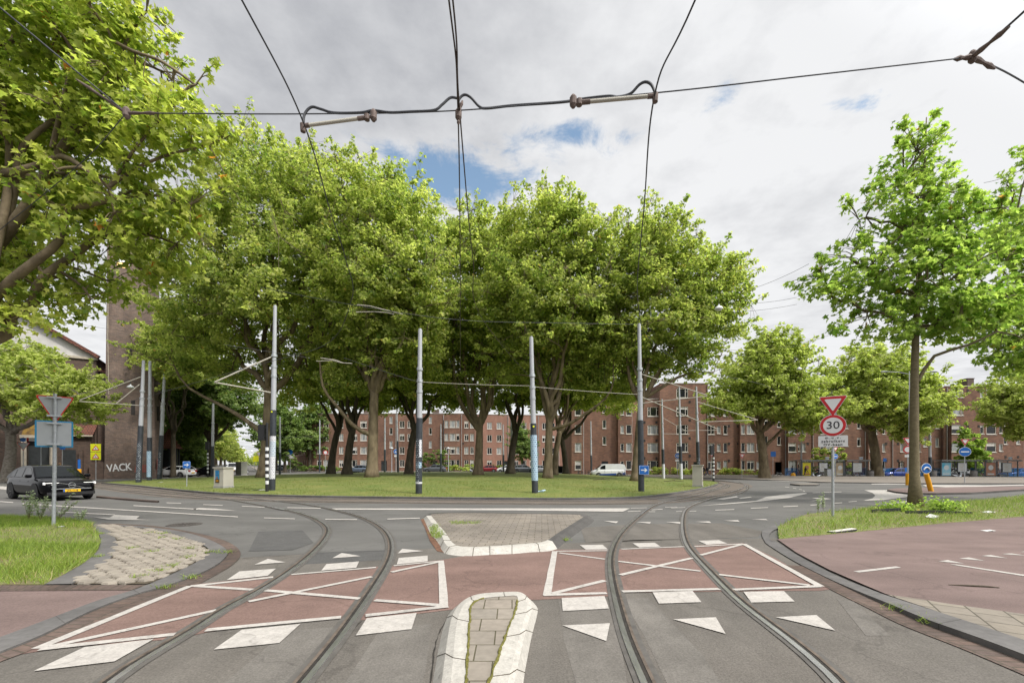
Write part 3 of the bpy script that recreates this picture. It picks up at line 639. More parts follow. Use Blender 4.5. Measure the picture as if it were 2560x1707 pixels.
for q in ((R1(272, 1468), R1(690, 1272), R1(1258, 1205), R1(935, 1388)), (R1(1745, 1292), R1(1975, 1130), R2(362, 1083), R2(190, 1238)), (R2(815, 1177), R2(905, 1035), R2(1312, 993), R2(1270, 1125)),
          (R2(533, 648), R2(575, 595), R2(842, 573), R2(818, 625)), (R2(1150, 598), R2(1165, 545), R2(1402, 526), R2(1402, 572)), (R1(1850, 725), R1(1955, 655), R2(163, 632), R2(95, 690)),
          (R2(-14, 600), R2(98, 552), R2(240, 580)), (R2(622, 547), R2(700, 504), R2(857, 530)), (R2(1157, 508), R2(1195, 470), R2(1368, 488)),
          (R3(405, 872), R3(755, 855), R3(792, 957), R3(415, 978)), (R3(1148, 825), R3(1475, 813), R3(1548, 905), R3(1200, 917)), (R3(1890, 820), R4(130, 815), R4(218, 900), R4(-136, 908)),
          (R3(553, 440), R3(740, 437), R3(783, 475), R3(603, 477)), (R3(985, 425), R3(1165, 420), R3(1215, 453), R3(1040, 460)), (R3(1522, 405), R3(1690, 400), R3(1758, 427), R3(1590, 437)),
          (R3(412, 1095), R3(800, 1077), R3(770, 1222)), (R3(1318, 1045), R3(1665, 1028), R3(1745, 1163)), (R4(62, 1028), R4(395, 1010), R4(552, 1138)),
          (R3(745, 242), R3(868, 247), R3(850, 262)), (R3(1010, 252), R3(1135, 252), R3(1125, 265)), (R3(1255, 252), R3(1375, 252), R3(1375, 266)), (R3(1495, 250), R3(1612, 246), R3(1628, 260)), (R3(1728, 241), R3(1845, 236), R3(1860, 250)), (R3(1955, 232), R3(2070, 227), R3(2091, 237)),
          (R2(620, 141), R2(2091, 141), R3(965, 140), R3(905, 168), R3(0, 157), R2(640, 151)),
          (R1(935, 193), R1(1140, 203), R1(1112, 228), R1(1230, 237), R1(890, 233), R1(765, 213), R1(895, 215)), (R1(1565, 150), R1(1625, 137), R1(1760, 143), R1(1935, 160)),
          (C4(1250, 1487), C4(1600, 1455), C4(1800, 1437), C4(1900, 1400), C4(2100, 1375), C4(2260, 1364), C4(2270, 1372), C4(2100, 1412), C4(1850, 1442), C4(1600, 1464)),
          (C5(885, 1340), C5(1180, 1337), C5(1310, 1357), C5(1480, 1378), C5(1310, 1399), C5(1060, 1430), C5(870, 1438), C5(960, 1415), C5(985, 1390), C5(960, 1366)),
          (C5(400, 1412), C5(500, 1408), C5(582, 1420), C5(510, 1428), C5(375, 1447), C5(480, 1425)), (C5(1115, 1463), C5(1310, 1434), C5(1310, 1444), C5(1115, 1473)),
          (C5(0, 1238), C5(250, 1244), C5(600, 1262), C5(600, 1275), C5(250, 1262), C5(0, 1250)), (C5(950, 1280), C5(1280, 1278), C5(1280, 1287), C5(950, 1287)), (C5(1420, 1292), C5(2000, 1296), C5(2352, 1288), C5(2352, 1297), C5(1700, 1316), C5(1450, 1305)),
          (C1(-200, 1405), C1(0, 1408), C1(65, 1412), C1(58, 1432), C1(0, 1426), C1(-200, 1418)), (C1(-200, 1372), C1(60, 1372), C1(60, 1377), C1(-200, 1377)), (C1(550, 1348), C1(830, 1340), C1(830, 1345), C1(550, 1354)),
          (C4(1440, 1422), C4(1620, 1395), C4(1640, 1405), C4(1500, 1426)), (C4(1640, 1412), C4(1750, 1400), C4(1765, 1406), C4(1660, 1420))):
    mark(q)
def dash(a, b, h):
    mark([(a[0], a[1] - h), (b[0], b[1] - h), (b[0], b[1] + h), (a[0], a[1] + h)])
for a, b, h in ((R2(255, 135), R2(528, 140), .9), (R2(65, 218), R2(318, 226), .9), (R2(565, 230), R2(825, 232), 1), (R2(1072, 228), R2(1338, 220), 1), (R2(0, 128), R2(70, 132), .8), (R1(0, 85), R1(108, 93), 1),
                (R1(185, 103), R1(1943, 210), 1.1), (R1(455, 168), R1(940, 193), .9), (R1(1090, 118), R1(1600, 147), 1.0), (R1(1360, 95), R1(1480, 100), .8), (R1(1660, 110), R1(1818, 116), .8), (R1(1975, 123), R1(2091, 128), .8),
                (R3(970, 140), R3(1100, 137), .6), (R3(945, 167), R3(1050, 163), .8), (R3(1140, 153), R3(1230, 148), .8), (R3(1115, 168), R3(1170, 168), .7), (R3(1250, 132), R3(1350, 130), .5), (R3(1300, 138), R3(1415, 133), .6),
                (R3(1340, 166), R3(1390, 165), .6), (R3(1450, 166), R3(1505, 163), .6), (R3(1660, 155), R3(1815, 150), .8), (R3(1950, 140), R3(2091, 134), .8), (C5(140, 1492), C5(275, 1485), 1), (C5(390, 1478), C5(480, 1472), .9),
                (C5(610, 1460), C5(680, 1455), .9), (C5(740, 1448), C5(815, 1442), .8), (C5(505, 1360), C5(600, 1362), .6), (C5(410, 1365), C5(480, 1363), .6), (C5(610, 1358), C5(675, 1356), .6), (C5(155, 1310), C5(195, 1313), .5), (C5(230, 1322), C5(260, 1326), .5),
                (C5(285, 1331), C5(310, 1336), .6), (C5(320, 1345), C5(340, 1352), .8)):
    dash(a, b, h)
def pmark(pts):
    mb = MB(); mb.poly([P(*R4(*p), 0.038) for p in pts]); mb.build('road_marking', MATS['white_paint'], bikeway)
bikeway = [o for o in bpy.data.objects if o.name.startswith('bike_path')][-1]
for q in (((697, 653), (1045, 613), (1088, 623), (745, 663)), ((1390, 572), (1470, 562), (1605, 592)), ((1560, 550), (1640, 540), (1778, 569)), ((1745, 528), (1815, 520), (1958, 547)), ((1908, 513), (1985, 507), (2110, 526)), ((2060, 496), (2130, 489), (2270, 508)), ((1485, 597), (1540, 597), (2400, 728), (2400, 742))):
    pmark(q)
# manhole cover
mhc = P(*R1(1505, 275)); t = thing('manhole_cover', 'round cast iron manhole cover in the roundabout lane left of the tracks', 'manhole cover', (mhc[0], mhc[1], 0))
mb = MB(); mb.lathe([(0.40, 0.0), (0.40, 0.012), (0.36, 0.014)], 32); mb.build('cover_rim', mat('cast_iron', (0.10, 0.088, 0.08), 0.7, metal=0.4, var=0.25, scale=8), t)
mb = MB(); mb.lathe([(0.345, 0.0), (0.345, 0.013)], 32); 
for k in range(5):
    for j in range(16): mb.box(*(lambda x, y: (x - .02, x + .02, y - .008, y + .008))(.06 * (k + 1) * math.cos(j * .39), .06 * (k + 1) * math.sin(j * .39)), .012, .018)
mb.build('cover_plate', MATS['cast_iron'], t)

# ------------------------------------------------------------------ grass
def leaves_mesh(name, V, Fc, tint, m, parent=None):
    """V (n,k,3) vertices of n leaves, Fc list of faces within a leaf; tint (n)."""
    n, k = V.shape[:2]; me = bpy.data.meshes.new(name); me.vertices.add(n * k); me.vertices.foreach_set('co', V.reshape(-1).astype(np.float32))
    per = [len(f) for f in Fc]; loops = (np.arange(n)[:, None] * k + np.concatenate([np.array(f) for f in Fc])[None, :]).reshape(-1)
    me.loops.add(len(loops)); me.loops.foreach_set('vertex_index', loops.astype(np.int32))
    tot = np.tile(np.array(per), n); st = np.concatenate([[0], np.cumsum(tot)[:-1]])
    me.polygons.add(len(tot)); me.polygons.foreach_set('loop_start', st.astype(np.int32)); me.polygons.foreach_set('loop_total', tot.astype(np.int32))
    a = me.attributes.new('tint', 'FLOAT', 'FACE'); a.data.foreach_set('value', np.repeat(tint, len(per)).astype(np.float32))
    me.materials.append(m); me.update(calc_edges=True)
    o = bpy.data.objects.new(name, me); COL.objects.link(o); o.parent = parent
    return o
def blades(name, pts, h0, h1, w, m, z, lean=0.35, tintfn=None):
    n = len(pts); a = rng.uniform(0, 2 * np.pi, n); h = rng.uniform(h0, h1, n); b = rng.uniform(0, 2 * np.pi, n)
    V = np.zeros((n, 3, 3)); dx, dy = np.cos(a) * w / 2, np.sin(a) * w / 2
    V[:, 0] = np.stack([pts[:, 0] - dx, pts[:, 1] - dy, z], 1); V[:, 1] = np.stack([pts[:, 0] + dx, pts[:, 1] + dy, z], 1)
    l = h * lean * rng.uniform(0.2, 1.6, n); V[:, 2] = np.stack([pts[:, 0] + np.cos(b) * l + 0.12 * h, pts[:, 1] + np.sin(b) * l, z + h], 1)
    t = rng.uniform(0, 1, n) if tintfn is None else tintfn(pts)
    o = leaves_mesh(name, V, [(0, 1, 2)], t, m); o['kind'] = 'stuff'; return o
def scatter(poly, n, xlim=(-1e9, 1e9)):
    P2 = np.array([(p[0], p[1]) for p in poly]); lo, hi = P2.min(0), P2.max(0); lo[0] = max(lo[0], xlim[0]); hi[0] = min(hi[0], xlim[1]); out = []
    q = rng.uniform(lo, hi, (n * 3, 2)); c = np.zeros(len(q), bool); j = len(P2) - 1
    for i in range(len(P2)):
        cond = (P2[i, 1] > q[:, 1]) != (P2[j, 1] > q[:, 1])
        xx = (P2[j, 0] - P2[i, 0]) * (q[:, 1] - P2[i, 1]) / (P2[j, 1] - P2[i, 1] + 1e-12) + P2[i, 0]; c ^= cond & (q[:, 0] < xx); j = i
    return q[c][:n]
def vnoise(pts, s, seed):
    r = np.random.default_rng(seed); out = np.zeros(len(pts))
    for k in range(7):
        a = r.uniform(0, 6.28); f = s * r.uniform(.6, 2.4); out += np.sin(pts[:, 0] * f * np.cos(a) + pts[:, 1] * f * np.sin(a) + r.uniform(0, 6.28))
    return out / 4
q = scatter(verge_l, 70000, (-16, 5)); keep = rng.uniform(0, 1, len(q)) < np.clip(0.62 + 0.55 * vnoise(q, 2.2, 3) - 0.5 * ((q[:, 1] > 8.6) & (q[:, 1] < 11.0)), 0.08, 1); q = q[keep]
blades('grass_left', q, 0.05, 0.15, 0.010, MATS['grass_blade'], np.full(len(q), 0.036), 0.8, lambda p: np.clip(rng.uniform(0, 1, len(p)) + .15 * vnoise(p, 2, 5), 0, 1)).name = 'verge_grass'
q = scatter(verge_r, 90000, (5, 34)); keep = rng.uniform(0, 1, len(q)) < np.clip(0.7 + 0.45 * vnoise(q, 1.5, 9), 0.12, 1); q = q[keep]
blades('verge_grass', q, 0.05, 0.17, 0.013, MATS['grass_blade'], np.full(len(q), 0.04), 0.8)
q = scatter([(p[0], p[1]) for p in isl], 260000); q = q[(q[:, 1] < 42)]; q = q[rng.uniform(0, 1, len(q)) < np.clip((45 - q[:, 1]) / 22, .25, 1)]
q = q[rng.uniform(0, 1, len(q)) < np.clip(.6 + .4 * vnoise(q, .7, 21), .15, 1)]
blades('lawn_grass', q, 0.035, 0.085, 0.022, MATS['lawn_blade'], np.array([D(x, y) for x, y in q]) - 0.005, 0.9, lambda p: np.clip(rng.uniform(0, 1, len(p)) * .9 + .16 * vnoise(p, .5, 4), 0, 1))
# weeds in the joints of the cobbles and along kerbs
wp = []
for px in ([R1(1225, 345), R1(1310, 385), R1(1445, 395), R1(1545, 470), R1(1540, 540), R1(1390, 615), R1(1300, 650), R1(1150, 705), R1(1720, 500), R1(1570, 705), R1(1850, 500), R1(1360, 785), R1(830, 350), R1(800, 535), R1(1340, 350), R1(1240, 500), R1(1070, 470)] + [R2(1480, 370), R2(1520, 310), R2(1505, 265), R2(1450, 345), R2(1700, 292), R2(1640, 295), R2(1760, 297), R2(1980, 268), R2(1480, 190), R2(1550, 190), R3(440, 400), R4(1070, 965), R4(1305, 1065), R2(2005, 1412)]):
    x, y, z = P(*px, 0.03); wp += [(x + random.gauss(0, .06), y + random.gauss(0, .05)) for _ in range(60)]
wp = np.array(wp); blades('weeds', wp, 0.02, 0.075, 0.010, MATS['grass_blade'], np.full(len(wp), 0.03), 1.2)
q = np.concatenate([scatter([P(*R2(*p)) for p in ((1420, 330), (1475, 300), (1540, 390), (1500, 430), (1430, 410))], 500), scatter([P(*R2(*p)) for p in ((1570, 280), (1830, 285), (1830, 300), (1600, 305))], 350)])
blades('weeds', q, 0.03, 0.11, 0.010, MATS['grass_blade'], np.full(len(q), 0.09), 1.0)
# ------------------------------------------------------------------ trees
leafmat('leaf_plane', (0.140, 0.208, 0.038), (0.570, 0.575, 0.170), (0.46, 0.33, 0.09), 0.62, 0.010)
leafmat('leaf_near', (0.160, 0.232, 0.034), (0.610, 0.610, 0.150), (0.56, 0.22, 0.05), 0.66, 0.008)
leafmat('leaf_yellow', (0.230, 0.280, 0.052), (0.540, 0.570, 0.180), (0.45, 0.32, 0.07), 0.58, 0.015)
leafmat('leaf_dark', (0.075, 0.135, 0.030), (0.250, 0.320, 0.085), (0.2, 0.18, 0.05), 0.48, 0.01)
leafmat('leaf_young', (0.140, 0.240, 0.038), (0.480, 0.560, 0.140), (0.46, 0.24, 0.06), 0.64, 0.006)
mat('bark_plane', (0.255, 0.200, 0.122), 0.9, scale=2.6, col2=(0.095, 0.070, 0.042), bump=0.9, bscale=16, aniso=(1, 1, 0.45), detail=8)
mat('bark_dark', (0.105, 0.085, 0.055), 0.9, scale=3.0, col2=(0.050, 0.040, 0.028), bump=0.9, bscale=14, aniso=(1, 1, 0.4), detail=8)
mat('bark_young', (0.200, 0.165, 0.095), 0.9, scale=7, col2=(0.115, 0.092, 0.050), bump=0.8, bscale=30, aniso=(1, 1, 2.5), detail=8)
mat('bark_scaly', (0.27, 0.24, 0.20), 0.9, scale=5, col2=(0.12, 0.10, 0.08), bump=0.9, bscale=12, aniso=(1, 1, 1.6), detail=8)

def kmeans(X, k, r, it=7):
    k = max(1, min(k, len(X))); C = X[r.choice(len(X), k, replace=False)]
    for _ in range(it):
        d = ((X[:, None] - C[None]) ** 2).sum(2); l = d.argmin(1)
        for i in range(k):
            if (l == i).any(): C[i] = X[l == i].mean(0)
    return C, l
def bez(a, b, c, n):
    t = np.linspace(0, 1, n)[:, None]; return (1 - t) ** 2 * a + 2 * t * (1 - t) * b + t * t * c
SHAPES = {
    'kite': (np.array([(0, 0, 0), (-.42, .42, .10), (0, 1, -.16), (.42, .42, .10)]), [(0, 2, 1), (0, 3, 2)]),
    'palm': (np.array([(0, 0, 0), (-.46, .02, .1), (-.30, .26, .07), (-.60, .56, .10), (-.22, .58, .03), (0, 1.05, -.22), (.22, .58, .03), (.60, .56, .10), (.30, .26, .07), (.46, .02, .1)]), [(0, 5, 4, 3, 2, 1), (0, 9, 8, 7, 6, 5)]),
}
def unit(v): return v / (np.linalg.norm(v, axis=-1, keepdims=True) + 1e-9)
def make_leaves(name, clumps, rc, per, size, shape, m, r, centre, parent, flat=0.62, droop=0.0):
    rs = rc * r.uniform(0.65, 1.35, len(clumps)) if not hasattr(rc, '__len__') else rc
    ci = np.repeat(np.arange(len(clumps)), np.maximum(8, (per * (rs / rs.mean()) ** 2 * .9).astype(int))); n = len(ci)
    g = r.normal(0, 1, (n, 3)); g = unit(g) * (r.uniform(0, 1, (n, 1)) ** 0.55)
    pos = clumps[ci] + g * np.stack([rs, rs, rs * flat], 1)[ci]
    pos[:, 2] -= droop * (g[:, 0] ** 2 + g[:, 1] ** 2) * rs[ci]
    nrm = unit(np.array([0, 0, 0.55]) + 0.45 * unit(pos - centre) + 0.25 * g + r.normal(0, .55, (n, 3)))
    ax = r.normal(0, 1, (n, 3)) + 0.5 * g; ax[:, 2] -= 0.5; ax = unit(ax - nrm * (ax * nrm).sum(1, keepdims=True)); bx = np.cross(ax, nrm)
    sh, fc = SHAPES[shape]; s = size * r.uniform(0.6, 1.25, n)
    V = pos[:, None, :] + s[:, None, None] * (sh[None, :, 0:1] * bx[:, None] + (sh[None, :, 1:2] - .4) * ax[:, None] + sh[None, :, 2:3] * nrm[:, None])
    ct = r.normal(0, 0.13, len(clumps)); t = np.clip(r.beta(2.0, 2.2, n) + ct[ci], 0, 0.985); rare = r.uniform(0, 1, n) < 0.005; t[rare] = 1.0
    return leaves_mesh(name, V, fc, t, m, parent)
def tree(name, label, base, r0, fork, blobs, n_cl, per, size, shape='kite', lm='leaf_plane', bark='bark_plane', group=None, seed=1, limbs=(), trunk=None, rc=1.1, K=6, leader=False, world=False, cat='tree', sides=9, shell=2.4, droop=0.0, spread=1.0, sprig=0.30, grow=1.0, fine=2.6):
    r = np.random.default_rng(seed); base = np.array(base, float); n_cl = int(n_cl * fine * .88); per = int(per / fine * .88); rc = rc * fine ** -.42
    E = []
    for b in blobs:
        if world: c, ra = np.array(b[:3]), np.array(b[3:6])
        else:
            x, y, Y, rx, ry = b; c = np.array(W(*S(x, y), Y)); k = Y / 978.5; rx, ry = rx * grow, ry * grow; ra = np.array([rx * k, min(rx, ry * 1.3) * k * 0.95 * spread, ry * k])
        E.append((c, ra))
    vol = np.array([np.prod(e[1]) ** 0.8 for e in E]); cnt = np.maximum(2, (n_cl * vol / vol.sum()).astype(int)); cl = []
    for (c, ra), n in zip(E, cnt):
        d = unit(r.normal(0, 1, (n, 3))); cl.append(c + d * (r.uniform(0, 1, (n, 1)) ** (1 / shell)) * ra * r.uniform(.92, 1.08, (n, 1)))
    sp = []
    for (cc, ra), n in zip(E, cnt):                      # twigs that stick out of the outline, upwards and outwards
        d = unit(r.normal(0, 1, (max(2, int(n * sprig)), 3)) + np.array([0, 0, .35])); o = cc + d * ra * r.uniform(.96, 1.05, (len(d), 1)); dd = unit(d * ra + np.array([0, 0, 1.2])); L_ = r.uniform(.3, 1.0, (len(d), 1)) * rc * (1.2 if leader else 2.2); sp += [o + dd * L_ * f_ for f_ in (.35, .7, 1.0)]
    ncl = sum(len(q) for q in cl); cl = np.concatenate(cl + sp) - base; rcs = rc * np.where(np.arange(len(cl)) < ncl, r.uniform(.55, 1.45, len(cl)), r.uniform(.32, .55, len(cl)))
    t = thing(name, label, cat, tuple(base), 0, group); mb = MB()
    if trunk is not None: tp = np.array([np.array(W(*S(a, b), c)) - base for a, b, c in trunk]); tp[0] = (0, 0, -0.1)
    else:
        f = fork if hasattr(fork, '__len__') else (r.normal(0, .1), r.normal(0, .1), fork); tp = bez(np.array([0, 0, -0.1]), np.array([f[0] * .2, f[1] * .2, f[2] * .55]), np.array(f, float), 7)
    tp = np.array(resample(cr([tuple(p) for p in tp], 5), 14)); zz = tp[:, 2]
    rr = r0 * (1 - 0.22 * np.linspace(0, 1, len(tp))) if not leader else r0 * (1 - 0.9 * np.linspace(0, 1, len(tp)) ** 1.1)
    rr = rr * (1 + 0.55 * np.exp(-np.maximum(zz, 0) / (r0 * 1.3))) * (1 + r.normal(0, .025, len(tp)))
    mb.tube(tp, list(rr), sides + 4)
    nodes = [(tp[i], rr[i]) for i in range(len(tp) // 2 if leader else len(tp) - 1, len(tp))]
    def add(path, ra, rb, s, keep=0.3):
        w = r.normal(0, 1, path.shape) * np.linalg.norm(path[-1] - path[0]) * 0.022; w[0] = 0; w[-1] = 0; path = path + w
        path = np.array(resample(cr([tuple(p) for p in path], 2), len(path) * 2 - 1)); q = np.linspace(ra, rb, len(path)); mb.tube(path, list(q), s, caps=False)
        return [(path[i], q[i]) for i in range(int(len(path) * keep), len(path))]
    L1 = []
    for pts, a, b in limbs: L1 += add(np.array([np.array(W(*S(x, y), Y)) - base for x, y, Y in pts]), a, b, 8)
    C, lab = kmeans(cl, K, r)
    for c in C:
        if leader:
            d = np.linalg.norm(c[:2]); zt = c[2] - 0.45 * d; k = int(np.argmin(abs(tp[:, 2] - max(zt, tp[3, 2])))); st, rs = tp[k], rr[k] * .45
        else: st, rs = tp[-1] - np.array([0, 0, r.uniform(0, .5)]), r0 * r.uniform(.42, .60)
        mid = st + (c - st) * 0.42 + np.array([0, 0, np.linalg.norm(c - st) * r.uniform(-.02, .16)])
        L1 += add(bez(st, mid, c, 9), rs, max(.05, r0 * .12), 8)
    allp = L1 + (nodes if leader else []); X = np.array([p for p, _ in allp]); Rr = np.array([q for _, q in allp])
    S2, lab2 = kmeans(cl, max(4, len(cl) // int(7 * max(1, fine))), r); L2 = []
    for c in S2:
        k = int(np.argmin(((X - c) ** 2).sum(1) * (1 + 0.6 * (X[:, 2] > c[2])))); st = X[k]; mid = (st + c) / 2 + np.array([0, 0, .12 * np.linalg.norm(c - st)])
        L2 += add(bez(st, mid, c, 5), max(.035, Rr[k] * .5), max(.022, r0 * .05), 5, 0.2)
    Y = np.array([p for p, _ in L2]); Rq = np.array([q for _, q in L2])
    for c in cl:
        k = int(np.argmin(((Y - c) ** 2).sum(1))); st = Y[k]; q = min(Rq[k] * .6, .03)
        mb.tube([st, (st + c) / 2 + np.array([0, 0, .06]), c], [q, q * .7, .007], 4, caps=False)
    mb.build('trunk', MATS[bark], t, smooth=True)
    make_leaves('crown', cl, rcs, per, size, shape, MATS[lm], r, cl.mean(0) - np.array([0, 0, 2.0]), t, droop=droop)
    return t
def at(x, Y, fn): X = (S(x, 0)[0] - CX) / F * Y; return (X, Y, fn(X, Y))
G1 = 'plane trees on the roundabout lawn'
LT = lambda s: s
tree('plane_tree', 'largest plane tree on the lawn, leftmost, its pale fork just behind the postered pole', at(607, 39, D), 0.50, None,
     [(620, 480, 37, 165, 135), (535, 560, 36, 140, 145), (705, 440, 38, 110, 85), (455, 690, 37, 120, 100), (765, 590, 36, 95, 125), (640, 640, 34, 130, 110), (560, 790, 40, 150, 60), (600, 390, 38, 70, 50), (690, 375, 38, 60, 28), (420, 800, 42, 90, 60), (500, 855, 42, 110, 35), (700, 860, 40, 90, 45), (620, 870, 41, 80, 30), (560, 700, 36, 130, 90), (440, 720, 40, 60, 70)],
     520, 112, 0.262, grow=1.04, seed=11, rc=1.15, K=5, group=G1, trunk=[(607, 1090, 39), (614, 1000, 39), (617, 930, 39), (618, 890, 39)],
     limbs=[([(618, 895, 39), (600, 830, 39), (585, 780, 38.5), (560, 735, 38), (500, 715, 37.5), (440, 690, 37)], .28, .08), ([(618, 905, 39), (655, 870, 39), (690, 800, 38.5), (712, 730, 38), (720, 640, 38), (715, 520, 38)], .30, .07),
            ([(620, 890, 39), (612, 800, 39.5), (610, 700, 39), (620, 560, 38.5)], .30, .08), ([(610, 1000, 39), (560, 970, 39.5), (500, 920, 40), (430, 890, 40), (400, 840, 41)], .24, .06), ([(690, 800, 38.5), (740, 770, 37), (780, 700, 36), (790, 620, 36)], .16, .05)])
tree('plane_tree', 'plane tree between the first and second tram poles, thick trunk, limb curving left', at(854, 36.5, D), 0.45, None,
     [(845, 490, 36, 125, 95), (930, 530, 35, 85, 100), (820, 640, 34, 105, 110), (925, 670, 34, 105, 110), (890, 790, 36, 110, 60), (770, 790, 38, 80, 55), (880, 425, 37, 85, 42), (960, 620, 35, 70, 110), (930, 860, 38, 100, 36), (800, 870, 37, 80, 34), (880, 890, 39, 90, 30), (960, 760, 35, 70, 80)],
     420, 112, 0.255, grow=1.04, seed=12, rc=1.1, K=6, group=G1, trunk=[(854, 1098, 36.5), (856, 1040, 36.5), (858, 960, 36.5), (860, 900, 36.5)],
     limbs=[([(856, 1000, 36.5), (815, 975, 36), (775, 935, 35.5), (740, 890, 35), (735, 830, 35)], .2, .06), ([(860, 910, 36.5), (880, 840, 36), (905, 740, 35.5), (920, 640, 35)], .26, .06), ([(860, 910, 36.5), (850, 830, 36.8), (845, 720, 36.5), (850, 600, 36)], .28, .06)])
tree('plane_tree', 'plane tree whose trunk splits into a wide V, right of the second pole', at(1098, 42, D), 0.42, None,
     [(1095, 590, 42, 85, 100), (1085, 720, 41, 105, 85), (1060, 800, 42, 105, 50), (1140, 550, 42, 60, 55), (1050, 560, 43, 50, 60), (1020, 700, 42, 60, 110), (1040, 875, 43, 90, 38), (1140, 820, 42, 80, 50)],
     310, 112, 0.262, grow=1.04, seed=13, rc=1.15, K=5, group=G1, trunk=[(1098, 1091, 42), (1100, 1040, 42), (1102, 970, 42)],
     limbs=[([(1098, 985, 42), (1070, 950, 42), (1050, 900, 42), (1040, 850, 41.5), (1040, 760, 41)], .28, .07), ([(1103, 975, 42), (1102, 900, 42), (1095, 820, 42), (1095, 700, 42)], .32, .08), ([(1105, 960, 42), (1130, 920, 42), (1140, 850, 42), (1140, 720, 42)], .2, .06)])
tree('plane_tree', 'plane tree right behind the third tram pole, trunk fanning into five limbs', at(1258, 36, D), 0.37, None,
     [(1260, 555, 36, 115, 85), (1195, 640, 35, 95, 105), (1335, 600, 35, 90, 95), (1265, 720, 34, 125, 85), (1350, 745, 35, 90, 85), (1240, 810, 36, 120, 45), (1265, 490, 36, 50, 35), (1190, 870, 38, 80, 36), (1330, 875, 37, 80, 36), (1160, 720, 36, 60, 80)],
     410, 112, 0.255, grow=1.04, seed=14, rc=1.1, K=7, group=G1, trunk=[(1258, 1100, 36), (1260, 1040, 36), (1262, 960, 36)],
     limbs=[([(1268, 985, 36), (1305, 975, 35.5), (1345, 945, 35), (1385, 905, 34.5), (1410, 870, 34)], .16, .05), ([(1262, 970, 36), (1245, 900, 36), (1235, 820, 36), (1225, 700, 35.5)], .24, .06), ([(1264, 970, 36), (1285, 900, 36), (1295, 820, 36), (1320, 700, 35.5)], .24, .06)])
tree('plane_tree', 'rightmost plane tree of the lawn, leaning trunk behind the blue arrow sign', at(1457, 34.5, D), 0.28, None,
     [(1495, 575, 35, 85, 75), (1585, 640, 35, 95, 75), (1445, 660, 34, 85, 95), (1640, 715, 35, 75, 70), (1540, 760, 34, 120, 65), (1400, 800, 35, 85, 50), (1500, 520, 35, 35, 35), (1680, 640, 36, 40, 40), (1480, 840, 36, 90, 34), (1400, 890, 37, 70, 36), (1580, 830, 34, 80, 34), (1400, 720, 35, 50, 80)],
     400, 108, 0.248, grow=1.04, seed=15, rc=1.05, K=6, group=G1, bark='bark_plane', trunk=[(1457, 1101, 34.5), (1463, 1030, 34.5), (1470, 950, 34.5), (1476, 915, 34.5)],
     limbs=[([(1474, 925, 34.5), (1450, 890, 34.5), (1435, 830, 34.5), (1430, 740, 34.5)], .18, .05), ([(1478, 915, 34.5), (1520, 890, 34), (1570, 860, 34), (1640, 855, 34)], .16, .05), ([(1476, 915, 34.5), (1490, 850, 34.5), (1520, 760, 34.5), (1560, 660, 35)], .2, .05)])
backs = [(760, 47, 0.40, [(755, 720, 47, 105, 90), (700, 830, 47, 85, 50), (790, 640, 48, 70, 80), (700, 905, 48, 60, 28), (770, 918, 48, 85, 30), (840, 925, 48, 60, 24)], 'plane tree deep in the lawn, straight dark trunk, first right of the avenue gap', .6),
         (797, 44, 0.42, [(800, 820, 44, 85, 50), (850, 720, 45, 85, 80), (760, 870, 45, 80, 34), (880, 918, 46, 85, 28)], 'plane tree deep in the lawn, stout dark trunk left of the curving-limb tree', .5),
         (939, 44, 0.40, [(940, 770, 44, 105, 75), (1000, 850, 45, 75, 45), (890, 870, 45, 75, 35), (960, 905, 46, 90, 34), (1040, 915, 46, 70, 28)], 'dark plane tree behind the second tram pole, limbs spreading low to both sides', .5),
         (1172, 47, 0.42, [(1150, 830, 47, 85, 45), (1190, 730, 47, 85, 85), (1210, 860, 48, 70, 40), (1140, 908, 48, 80, 32), (1220, 915, 48, 60, 28)], 'dark plane tree between the wide V tree and the third pole', .5),
         (1273, 45, 0.34, [(1340, 850, 46, 75, 40), (1300, 770, 45, 85, 65), (1300, 905, 47, 80, 32)], 'thin pale trunked plane tree close behind the third pole tree', .5),
         (1300, 53, 0.36, [(1310, 860, 53, 80, 40), (1380, 800, 53, 85, 60), (1270, 890, 54, 50, 26), (1390, 910, 52, 75, 34), (1440, 890, 48, 50, 30)], 'slanting plane tree deep in the lawn left of the corner building', -.5)]
for i, (x, Y, r0, bl, lab, ln) in enumerate(backs):
    tree('plane_tree', lab, at(x, Y, D), r0, (ln * 1.2, 0, 4.6), bl, 185, 92, 0.33, grow=1.10, seed=30 + i, rc=1.25, K=5, group=G1, bark='bark_dark' if i != 4 else 'bark_plane')
